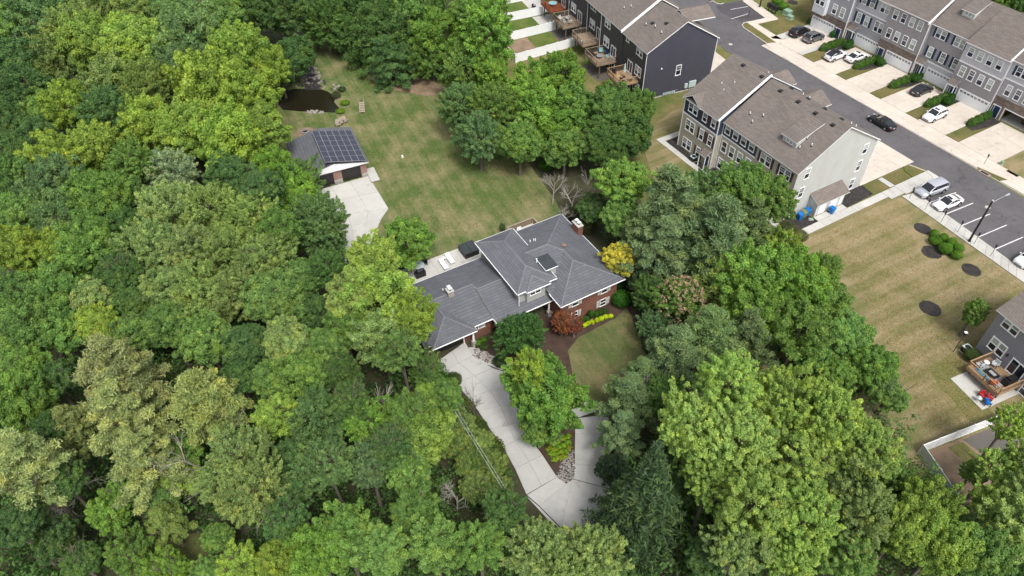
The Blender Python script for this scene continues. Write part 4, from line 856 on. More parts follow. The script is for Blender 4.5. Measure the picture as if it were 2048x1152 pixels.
wbox(mh, -15.7, -14.7, 4.15, 12.9, 0, 3.15, 'brick'); wbox(mh, -14.7, -11.0, 4.5, 12.89, 0, 3.15, 'brick'); wbox(mh, -11.0, -7.3, 4.15, 12.9, 0, 3.15, 'brick'); wbox(mh, -7.3, -3.6, 4.6, 12.88, 0, 3.2, 'brick'); wbox(mh, -3.6, 0.6, 4.6, 4.9, 0, 3.2, 'brick')
garage_door(mh, -14.6, -11.05, 0, 2.2, 4.48, 'black_door', 0); MB().box(-11.05, -10.92, 4.08, 4.15, 0, 2.4, M['trim']).build('door_trim', mh)
window(mh, -8.55, 1.6, 0.95, 0.55, 4.15, 0, 'none'); entry_door(mh, -5.5, 4.6, 0.1, 1.0, 2.1, 'navy_door', 0.4); window(mh, -2.6, 0.9, 1.6, 1.4, 4.6, 0, 'none')
for xx, yy in ((-10.1, 3.3), (-6.8, 2.85), (0.2, 2.85), (-3.2, 2.85)):
    c_ = MB().box(-0.25, 0.25, -0.25, 0.25, 0, 0.9, M['stone_lt']).build('column_base', mh, (xx, yy, 0)); MB().tube((0, 0, 0.9), (0, 0, 3.0), 0.15, 0.11, M['trim'], 10).build('column', c_)
def chimney(par, x, y, hx, hy, z0, z1, lower, label=None):
    c_ = MB().box(-hx, hx, -hy, hy, z0, z1, M[lower]).box(-hx-0.05, hx+0.05, -hy-0.05, hy+0.05, z1, z1+0.12, M['conc']).build('chimney', par, (x, y, 0))
    for yy in (-hy*0.4, hy*0.4): MB().tube((0, yy, z1+0.1), (0, yy, z1+0.45), 0.12, 0.12, M['black'], 8).box(-0.22, 0.22, yy-0.2, yy+0.2, z1+0.45, z1+0.52, M['trim']).build('chimney_pot', c_)
chimney(mh, -10.5, 8.2, 0.36, 0.4, 3.5, 5.45, 'stone_lt'); chimney(mh, 9.15, 10.3, 0.38, 0.72, 0, 5.7, 'brick')
vents(mh, [(-10.9, 9.3, 4.5), (2.0, 10.4, 5.65), (2.5, 10.35, 5.65), (2.65, 10.2, 5.7)])
MB().tube((0, 0, 0), (0, 0, 0.25), 0.2, 0.32, M['orange'] if False else M['brick'], 10).build('roof_vent', mh, (5.2, 7.5, 5.75))
# back deck and patio
bd = deck(U0, 29.5, 3.05, 7.1, 14.2, 18.2, 1.0, 'wood_gr', 'small greyed deck with wooden screen behind the brick house', posts=False, group=None, fm='conc')
bd.location = (*U0(0, 0), 0)
# the house deck rails face away from the house
for ch in list(bd.children):
    D.objects.remove(ch)
MB().box(3.1, 7.05, 14.0, 18.15, 0.85, 1.0, M['conc4']).build('floor_boards', bd)
scr = MB()
for k in range(20): scr.box(3.1+k*0.2, 3.27+k*0.2, 18.1, 18.14, 0.0, 1.95, M['wood'])
scr.build('screen_boards', bd)
MB().box(3.0, 7.15, 18.02, 18.2, 1.95, 2.03, M['wood_gr']).box(2.98, 3.14, 14.1, 18.0, 1.95, 2.03, M['wood_gr']).box(7.05, 7.2, 14.1, 18.02, 1.95, 2.03, M['wood_gr']).build('top_rail', bd)
for xs_ in (3.04, 7.1):
    sb = MB()
    for k in range(19): sb.box(xs_, xs_+0.04, 14.2+k*0.2, 14.402+k*0.2, 0, 1.95-0.004*(k % 2), M['wood'])
    sb.build('side_boards', bd)
concrete('patio', U0, -16.0, -0.5, 13.6, 19.7, 8, 4, M['conc4'], 0.10)

# ================================================================== VEGETATION
def leaf_mesh(name, P, Nn, size, aspect, rs, tip, m, tint=None, fold=0.25):
    """diamond leaves as two triangles each, with a tint and a young-tip value on every leaf"""
    n = len(P); Nn = Nn/np.maximum(np.linalg.norm(Nn, axis=1, keepdims=True), 1e-6)
    h = rs.normal(size=(n, 3)); T = np.cross(Nn, h); T /= np.maximum(np.linalg.norm(T, axis=1, keepdims=True), 1e-6); B = np.cross(Nn, T)
    s = np.asarray(size).reshape(-1, 1)*rs.uniform(0.7, 1.35, (n, 1)); a = s*aspect
    V = np.empty((n, 4, 3)); V[:, 0] = P-T*s; V[:, 1] = P-B*a-Nn*a*fold; V[:, 2] = P+T*s; V[:, 3] = P+B*a-Nn*a*fold
    V = V.reshape(-1, 3).astype(np.float32)
    me = D.meshes.new(name); me.vertices.add(4*n); me.vertices.foreach_set('co', V.ravel())
    me.loops.add(4*n); me.loops.foreach_set('vertex_index', np.arange(4*n, dtype=np.int32))
    me.polygons.add(n); me.polygons.foreach_set('loop_start', np.arange(0, 4*n, 4, dtype=np.int32)); 
    me.update(calc_edges=True)
    ti = rs.uniform(0.15, 0.85, n) if tint is None else tint
    a1 = me.attributes.new('tint', 'FLOAT', 'POINT'); a1.data.foreach_set('value', np.repeat(ti, 4).astype(np.float32))
    a2 = me.attributes.new('tip', 'FLOAT', 'POINT'); a2.data.foreach_set('value', np.repeat(tip, 4).astype(np.float32))
    me.materials.append(m); return me
def unit(v): return v/np.maximum(np.linalg.norm(v, axis=-1, keepdims=True), 1e-9)
def lump(dirs, rs, k=7):
    f = np.zeros(len(dirs))
    for _ in range(k):
        c = unit(rs.normal(size=3)); f += rs.uniform(-1, 1.2)*np.exp(6*(dirs@c-1))
    return f
def clumps(rs, C, RC, per, flat, leaf, aspect, upb=0.5, centre=None, stretch=0.8):
    """leaves over the upper, outer side of every clump"""
    PP, NN, TT, tips = [], [], [], []
    for c, r in zip(C, RC):
        n = int(per*(r/np.mean(RC))**2)
        o = unit(c-(centre if centre is not None else np.zeros(3)))
        d = unit(rs.normal(size=(n, 3))+o*0.9+np.array([0, 0, upb]))
        rr = r*(rs.uniform(0.25, 1.0, (n, 1))**0.6)*1.1*(1+0.35*lump(d, rs, 5))[:, None]
        t_ = rs.uniform(0, 1, (n, 1)); ax = unit(o+np.array([0, 0, 0.35])+rs.normal(size=3)*0.3)
        p = c+d*rr*np.array([1, 1, flat])*(1.15-0.75*t_)+ax*r*stretch*(t_*1.7-0.45); nn = unit(d*0.75+np.array([0, 0, 0.45])+rs.normal(size=(n, 3))*0.7)
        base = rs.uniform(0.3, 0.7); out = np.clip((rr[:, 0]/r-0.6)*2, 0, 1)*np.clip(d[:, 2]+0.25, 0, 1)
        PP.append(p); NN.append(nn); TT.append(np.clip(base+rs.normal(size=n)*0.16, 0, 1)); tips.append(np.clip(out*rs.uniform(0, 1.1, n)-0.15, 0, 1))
    return np.concatenate(PP), np.concatenate(NN), np.concatenate(TT), np.concatenate(tips)
def broad(seed, n=85, per=330, hz=0.85, leaf=0.034, spread=0.23, top=1.0, low=-0.35, aspect=0.55, open_=0.0, amp=0.36, stretch=0.8):
    rs = np.random.RandomState(seed); C = []; RC = []
    k = 0; ga = math.pi*(3-5**0.5); lob = np.random.RandomState(seed+99)
    cs = [unit(lob.normal(size=3)*np.array([1, 1, 0.6])+np.array([0, 0, 0.25])) for _ in range(9)]; am = lob.uniform(-0.25, amp, 9)
    for i in range(n):
        z = 1-(1-low)*(i+0.5)/n; q = math.sqrt(max(0, 1-z*z)); a = ga*i+rs.normal()*0.25
        d = unit(np.array([q*math.cos(a), q*math.sin(a), z])+rs.normal(size=3)*0.09)
        env = 0.80+sum(m_*math.exp(9*(d@c-1)) for c, m_ in zip(cs, am))
        if rs.rand() < open_: continue
        r = env*rs.uniform(0.62, 0.98); rc = spread*rs.uniform(0.65, 1.25)
        C.append(d*r*np.array([1, 1, hz])); RC.append(rc)
    for i in range(n//5): C.append(unit(rs.normal(size=3))*rs.uniform(0.25, 0.6)*np.array([1, 1, hz])); RC.append(spread*1.5)
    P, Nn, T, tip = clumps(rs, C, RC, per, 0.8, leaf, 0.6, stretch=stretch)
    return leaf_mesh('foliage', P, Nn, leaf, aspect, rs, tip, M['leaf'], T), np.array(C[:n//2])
def pine(seed, tiers=9, per=150, leaf=0.05):
    rs = np.random.RandomState(seed); C, RC, DD = [], [], []
    for t in range(tiers):
        f = t/(tiers-1); z = -0.9+1.95*f; rad = (1-f**1.5)*0.98+0.08; nb = 7 if t < tiers-2 else 4
        for b in range(nb):
            a = rs.rand()*0.5+2*math.pi*b/nb+t*1.1; L_ = rad*rs.uniform(0.7, 1.12)
            for s in np.linspace(0.35, 1.0, max(2, int(L_*5))):
                c = np.array([math.cos(a)*L_*s, math.sin(a)*L_*s, z+0.10*s*L_+rs.normal()*0.03]); c[:2] += rs.normal(size=2)*0.05
                C.append(c); RC.append(0.15*rs.uniform(0.8, 1.3)*(0.65+0.5*s))
    PP, NN, TT, tips = [], [], [], []
    for c, r in zip(C, RC):
        n = per; o = unit(np.array([c[0], c[1], 0.0])+1e-4)
        d = unit(rs.normal(size=(n, 3))+o*0.4+np.array([0, 0, 0.35])); p = c+d*r*rs.uniform(0.4, 1.1, (n, 1))*np.array([1.15, 1.15, 0.45])
        nn = unit(rs.normal(size=(n, 3))*0.7+np.array([0, 0, 0.8])); base = rs.uniform(0.3, 0.7)
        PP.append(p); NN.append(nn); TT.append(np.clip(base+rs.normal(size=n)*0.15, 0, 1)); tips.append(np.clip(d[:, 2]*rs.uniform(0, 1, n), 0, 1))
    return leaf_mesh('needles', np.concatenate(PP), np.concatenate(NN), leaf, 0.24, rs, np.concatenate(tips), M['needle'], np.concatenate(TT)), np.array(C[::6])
def spruce(seed, tiers=26, per=22, leaf=0.055):
    rs = np.random.RandomState(seed); PP, NN, TT, tips = [], [], [], []
    for t in range(tiers):
        f = t/(tiers-1); z = -1.0+2.3*f; rad = (1-f)*1.0+0.05; nb = int(9+10*(1-f))
        for b in range(nb):
            a = 2*math.pi*(b+rs.rand()*0.6)/nb+t*0.7; L_ = rad*rs.uniform(0.75, 1.1); base = rs.uniform(0.25, 0.75)
            m = int(per*(0.5+L_*2.2)); s = rs.uniform(0.05, 1, m); side = rs.normal(size=m)*0.07*(1.15-s)*(L_+0.25)
            x = math.cos(a)*L_*s-math.sin(a)*side*2; y_ = math.sin(a)*L_*s+math.cos(a)*side*2
            zz = z+0.07*np.sin(s*2.5)-0.22*L_*s**1.5-np.abs(side)*0.9+rs.normal(size=m)*0.012
            PP.append(np.stack([x, y_, zz], 1)); NN.append(unit(np.stack([rs.normal(size=m)*0.5, rs.normal(size=m)*0.5, np.ones(m)*0.8], 1)))
            TT.append(np.clip(base+rs.normal(size=m)*0.15, 0, 1)); tips.append((s > 0.8)*rs.uniform(0.2, 1, m))
    return leaf_mesh('needles', np.concatenate(PP), np.concatenate(NN), leaf, 0.22, rs, np.concatenate(tips), M['needle'], np.concatenate(TT)), None
def bush(seed, n=2600, leaf=0.075, blossom=None, flat=0.85):
    rs = np.random.RandomState(seed); d = unit(rs.normal(size=(n, 3))+np.array([0, 0, 0.35])); lp = lump(d, rs, 9)
    p = d*(rs.uniform(0.7, 1.0, (n, 1)))*(0.92+0.14*lp)[:, None]*np.array([1, 1, flat])
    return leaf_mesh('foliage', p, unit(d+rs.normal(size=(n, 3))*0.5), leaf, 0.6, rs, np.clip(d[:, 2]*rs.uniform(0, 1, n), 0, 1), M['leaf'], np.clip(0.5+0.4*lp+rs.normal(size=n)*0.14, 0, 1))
def hedge_mesh(seed, L_, w_, h, n=5200, leaf=0.075):
    rs = np.random.RandomState(seed); u_ = rs.uniform(-1, 1, n); a = rs.uniform(-0.15, math.pi+0.15, n)
    e = 0.9+0.12*np.sin(u_*L_*2.1+seed)+0.06*np.sin(u_*L_*5+1); sq = 0.75
    c, s = np.sign(np.cos(a))*np.abs(np.cos(a))**sq, np.abs(np.sin(a))**sq*np.sign(np.sin(a)+0.001)
    end = np.clip((1-np.abs(u_))*L_/2/0.5, 0, 1)**0.5; rr = rs.uniform(0.86, 1.03, n)
    p = np.stack([u_*L_/2, c*w_/2*e*end*rr, np.maximum(0.02, s*h*e*(0.35+0.65*end)*rr)], 1)
    nn = unit(np.stack([u_*0.2, c, s+0.2], 1)+rs.normal(size=(n, 3))*0.45)
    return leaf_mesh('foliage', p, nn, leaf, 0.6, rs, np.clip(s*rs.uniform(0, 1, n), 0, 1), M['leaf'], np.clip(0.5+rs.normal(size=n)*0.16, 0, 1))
def trunk_mesh(seed, H_, r0, tops, m='bark', lean=0.0, forks=9):
    """a tapered trunk rising to the crown centre at (0,0,H_) with limbs out to some of the clumps"""
    rg = random.Random(seed); mb = MB(); pts = [Vector((0, 0, 0))]; x = y_ = 0
    for k in range(1, 6): x += rg.uniform(-.12, .12)+lean*0.1; y_ += rg.uniform(-.12, .12); pts.append(Vector((x*0.6, y_*0.6, H_*k/5)))
    for k in range(5): mb.tube(pts[k], pts[k+1], r0*(1-k*0.15), r0*(1-(k+1)*0.15), M[m], 8, k == 4)
    for t in tops[:forks]:
        a = pts[3+rg.randrange(3)]; b = Vector(t); mid = a.lerp(b, 0.5)+Vector((rg.uniform(-.3, .3), rg.uniform(-.3, .3), -0.3))
        mb.tube(a, mid, r0*0.42, r0*0.26, M[m], 6, False); mb.tube(mid, b, r0*0.26, r0*0.07, M[m], 6)
        for q in range(2): e = b+Vector((rg.uniform(-.8, .8), rg.uniform(-.8, .8), rg.uniform(.1, .8))); mb.tube(mid.lerp(b, 0.5), e, r0*0.14, r0*0.04, M[m], 5)
    return mb.mesh('trunk_mesh')
def bare_mesh(seed, H_, spread=0.5, lv=4, m='bark_pale', r0=0.11):
    rg = random.Random(seed); mb = MB()
    def br(p, d, L_, r_, k):
        q = p+d*L_; mb.tube(p, q, r_, r_*0.62, M[m], 5, False)
        if k == 0: return
        for _ in range(rg.choice((3, 4))):
            nd = (d+Vector((rg.gauss(0, spread), rg.gauss(0, spread), rg.gauss(0.12, spread*0.6)))).normalized()
            br(p.lerp(q, rg.uniform(0.45, 1)), nd, L_*rg.uniform(0.5, 0.8), r_*0.55, k-1)
    br(Vector((0, 0, 0)), Vector((0.05, 0.05, 1)).normalized(), H_*0.42, r0, lv); return mb.mesh('branches_mesh')

# prototypes: unit-radius crowns that share their mesh among many trees
PB = {'round': [broad(s, 200, 225, 0.85, 0.026, 0.13, low=-0.55, stretch=0.6) for s in (1, 2, 3, 4)],
      'lobed': [broad(s, 135, 310, 0.92, 0.029, 0.14, low=-0.6, amp=0.5, stretch=1.0) for s in (11, 12, 13, 14)],
      'fine': [broad(s, 250, 150, 0.95, 0.022, 0.095, low=-0.6, amp=0.42, stretch=1.5) for s in (21, 22, 23)],
      'open': [broad(s, 130, 210, 1.0, 0.028, 0.12, low=-0.6, open_=0.15, amp=0.55, stretch=1.4) for s in (31, 32, 33)],
      'tall': [broad(s, 170, 200, 1.55, 0.030, 0.14, low=-0.8, stretch=1.1) for s in (41,)],
      'big': [broad(s, 300, 190, 0.95, 0.0185, 0.088, low=-0.5, aspect=0.7, amp=0.6, stretch=1.1) for s in (51, 52, 53)]}
PP_ = [pine(61), pine(62, 8, 150), pine(63, 7, 170, 0.055)]
SPR = spruce(71)
CLR = {'yg': (0.242, 0.339, 0.067), 'lg': (0.237, 0.316, 0.107), 'mg': (0.152, 0.257, 0.067), 'dg': (0.092, 0.17, 0.053), 'bg': (0.14, 0.233, 0.091), 'ol': (0.199, 0.268, 0.083), 'pg': (0.242, 0.277, 0.108), 'pb': (0.15, 0.215, 0.098), 'br': (0.172, 0.299, 0.059), 'sv': (0.267, 0.344, 0.196), 'po': (0.275, 0.388, 0.102), 'yl': (0.5, 0.43, 0.07), 'dk': (0.052, 0.084, 0.041)}
WORD = {'yg': 'yellow-green', 'lg': 'light olive-green', 'mg': 'mid-green', 'dg': 'dark green', 'bg': 'bluish green', 'ol': 'olive', 'pg': 'pale olive', 'pb': 'grey-green', 'br': 'bright green', 'sv': 'silvery pale green', 'po': 'lime-green', 'yl': 'golden yellow', 'dk': 'very dark green'}
_tc = {}; TREES = []
def tree(u_, v_, rp, kind, clr, zc=None, label=None, seed=None, squash=1.0, zone=None):
    seed = len(TREES)*7+3 if seed is None else seed; rg = random.Random(seed)
    zc0 = 9.5+rg.uniform(-1.6, 1.8) if zc is None else zc; x, y_ = G(u_, v_, zc0); Rr = rp*depth(x, y_, zc0)/F_PX*1.10
    if kind in ('pine', 'spruce'): pr_ = rg.choice(PP_) if kind == 'pine' else SPR
    else: pr_ = rg.choice(PB[kind])
    nm = {'pine': 'pine_tree', 'spruce': 'spruce_tree'}.get(kind, 'broadleaf_tree')
    root = empty(nm, (x, y_, 0), 0, None, 'tree')
    sq = Rr*rg.uniform(0.95, 1.15)*squash
    hz = min(sq, zc0/0.75) if kind not in ('spruce',) else sq
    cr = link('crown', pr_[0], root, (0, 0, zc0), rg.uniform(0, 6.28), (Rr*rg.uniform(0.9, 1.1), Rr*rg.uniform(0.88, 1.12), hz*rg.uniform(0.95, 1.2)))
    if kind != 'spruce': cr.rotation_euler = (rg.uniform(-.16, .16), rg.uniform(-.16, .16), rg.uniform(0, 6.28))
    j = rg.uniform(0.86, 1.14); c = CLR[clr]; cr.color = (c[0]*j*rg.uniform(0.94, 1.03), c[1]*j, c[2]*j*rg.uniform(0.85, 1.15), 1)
    tk = (nm, round(zc0), round(Rr)//2)
    if tk not in _tc:
        tp = [] if kind == 'spruce' else [(p[0]*Rr, p[1]*Rr, zc0+p[2]*Rr*0.8) for p in (pr_[1] if pr_[1] is not None else [])][::3]
        _tc[tk] = trunk_mesh(seed, zc0, 0.16+Rr*0.03, tp)
    link('trunk', _tc[tk], root, (0, 0, 0))
    TREES.append((root, u_, v_, kind, clr, label, zone)); return root

ZL = {(255,1112): 4, (335,1138): 3.5, (415,1145): 3, (435,1075): 3, (650,45): 6, (720,25): 6, (695,72): 4.5, (590,110): 5.5, (560,150): 4.5, (800,120): 3.6, (830,25): 6, (880,75): 6, (865,120): 4, (535,140): 7, (765,75): 5, (215,1030): 4.5, (250,985): 5, (330,1000): 4.5, (160,1120): 5, (110,1080): 5.5, (365,905): 5, (360,960): 4.5, (480,1140): 5, (560,1120): 5.5, (850,745): 3.5, (815,485): 4.5, (518,262): 8, (545,340): 6, (592,364): 5, (590,405): 5}
W_ = [ # left woodland, photo position of the crown, radius, kind, colour
 (10,60,62,'round','mg'),(60,10,50,'round','dg'),(95,45,58,'lobed','bg'),(140,55,52,'fine','lg'),(205,40,58,'open','ol'),(265,15,50,'round','ol'),(345,25,52,'lobed','bg'),(375,75,66,'lobed','bg'),(440,35,60,'round','mg'),(500,15,48,'round','mg'),
 (560,25,56,'fine','dg'),(620,5,52,'round','dg'),(650,45,54,'fine','dg'),(720,25,62,'fine','dg'),(765,75,60,'open','dg'),(695,72,38,'fine','dg'),(800,120,34,'fine','dg'),(830,25,60,'lobed','mg'),(880,75,60,'lobed','br'),(865,120,40,'fine','mg'),(945,20,48,'round','mg'),(975,75,58,'tall','br'),
 (30,130,58,'round','dg'),(112,132,58,'fine','ol'),(55,175,46,'open','dg'),(178,85,56,'lobed','yg'),(262,92,70,'round','yg'),(320,110,40,'round','mg'),(480,110,62,'lobed','yg'),(535,140,48,'lobed','yg'),(228,165,58,'open','ol'),(300,175,56,'fine','ol'),(358,155,56,'lobed','bg'),(430,195,78,'lobed','yg'),(503,190,56,'lobed','yg'),(590,110,44,'round','dg'),(560,150,30,'round','dg'),
 (22,235,56,'round','dg'),(90,225,50,'round','mg'),(150,215,54,'lobed','yg'),(222,232,54,'fine','dg'),(290,248,55,'lobed','yg'),(370,262,72,'lobed','yg'),(455,285,76,'lobed','yg'),(518,262,54,'lobed','yg'),(592,364,44,'fine','mg'),(545,340,50,'round','br'),
 (20,300,50,'round','dg'),(75,290,55,'round','dg'),(120,325,58,'lobed','yg'),(195,305,58,'lobed','yg'),(262,330,46,'fine','mg'),(345,352,58,'fine','sv'),(470,360,52,'round','dg'),(520,385,50,'round','dg'),(590,405,52,'lobed','br'),
 (35,370,58,'lobed','mg'),(108,368,56,'lobed','bg'),(200,395,66,'round','mg'),(255,400,40,'lobed','dg'),(50,430,52,'lobed','mg'),(132,440,60,'lobed','bg'),(245,460,46,'round','dg'),(345,430,66,'fine','lg'),(425,430,66,'fine','lg'),(500,440,54,'fine','lg'),(640,455,66,'fine','bg'),(560,470,48,'round','mg'),
 (25,500,52,'lobed','yg'),(95,515,58,'lobed','yg'),(178,505,56,'lobed','mg'),(240,545,46,'round','dg'),(310,500,58,'fine','lg'),(385,510,68,'fine','lg'),(455,515,62,'fine','lg'),(530,520,56,'fine','lg'),(600,560,52,'round','mg'),(655,540,44,'fine','dg'),
 (45,595,54,'round','mg'),(115,590,50,'lobed','mg'),(185,600,50,'round','lg'),(262,610,50,'round','dg'),(340,575,54,'round','lg'),(405,590,62,'fine','lg'),(480,585,62,'fine','lg'),(545,600,58,'round','mg'),(620,625,50,'round','dg'),
 (50,665,56,'lobed','mg'),(120,660,54,'lobed','mg'),(195,655,48,'round','yg'),(262,670,50,'round','mg'),(335,650,56,'round','mg'),(415,680,60,'round','mg'),(490,690,52,'round','dg'),(570,680,55,'round','lg'),
 (745,530,62,'lobed','yg'),(760,600,76,'lobed','yg'),(700,600,50,'round','lg'),(820,640,46,'lobed','yg'),(765,680,62,'open','lg'),(690,660,50,'round','mg'),(640,700,52,'round','mg'),(815,485,48,'lobed','br'),(800,700,44,'lobed','mg'),(850,745,36,'fine','mg'),
 (35,745,54,'round','mg'),(110,760,46,'round','dg'),(600,750,56,'round','mg'),(675,745,44,'round','dg'),(545,760,46,'round','mg'),(480,755,40,'round','dg'),
 (45,820,58,'lobed','mg'),(100,860,44,'round','dg'),(640,835,66,'fine','bg'),(555,830,50,'lobed','yg'),(735,850,44,'open','br'),(700,800,44,'round','dg'),(820,830,50,'lobed','mg'),(868,815,50,'lobed','yg'),(845,880,56,'lobed','yg'),(895,790,36,'round','mg'),
 (480,910,58,'fine','lg'),(500,985,62,'fine','lg'),(440,960,52,'fine','lg'),(590,920,50,'round','dg'),(655,930,54,'fine','bg'),(740,930,54,'fine','bg'),(820,950,50,'round','mg'),(780,890,46,'round','dg'),
 (365,905,40,'lobed','br'),(360,960,38,'lobed','yg'),(215,1030,44,'lobed','br'),(250,985,34,'lobed','br'),(330,1000,34,'round','mg'),
 (690,1075,66,'lobed','mg'),(640,1100,56,'lobed','br'),(760,1100,56,'lobed','mg'),(830,1025,52,'lobed','mg'),(870,1090,56,'lobed','mg'),(570,1040,46,'round','dg'),(560,1120,46,'lobed','yg'),(480,1140,44,'lobed','yg'),(1000,1020,42,'lobed','dg'),(960,1090,50,'lobed','mg'),(590,985,40,'round','dg'),
 (20,900,50,'round','mg'),(130,960,44,'round','dg'),(30,1050,50,'round','dg'),(110,1080,46,'round','dg'),(160,1120,40,'round','dg'),(255,1112,46,'lobed','mg'),(335,1138,42,'lobed','br'),(415,1145,36,'round','mg'),(435,1075,34,'round','mg')]
PN = [(230,745,70,'pine','pg',13,'tallest pale olive pine in the lower left woods'),(245,830,64,'pine','pg',11,'pale pine just below the tallest pale pine'),(410,800,66,'pine','pg',11,'pale olive pine leaning right of the tallest pale pine'),(290,925,58,'pine','pg',8,'drooping olive pine above the brown bank, lower left'),(330,1040,38,'pine','ol',5,'small olive pine over the grassy bank at lower left'),(50,930,72,'pine','pg',12,'yellowish pine with dead white limbs at left edge'),(150,850,44,'pine','pg',9,'thin pale pine between left edge and tallest pine'),
 (775,125,40,'pine','dg',4.5,'dark feathery conifer hanging over the bare bank above the back lawn'),(740,85,50,'pine','dg',4.5,'dark conifer at the top of the clearing')]
for q in W_: tree(*q[:5], zc=ZL.get(q[:2]), zone='W')
for q in PN: tree(q[0], q[1], q[2], q[3], q[4], q[5], q[6])
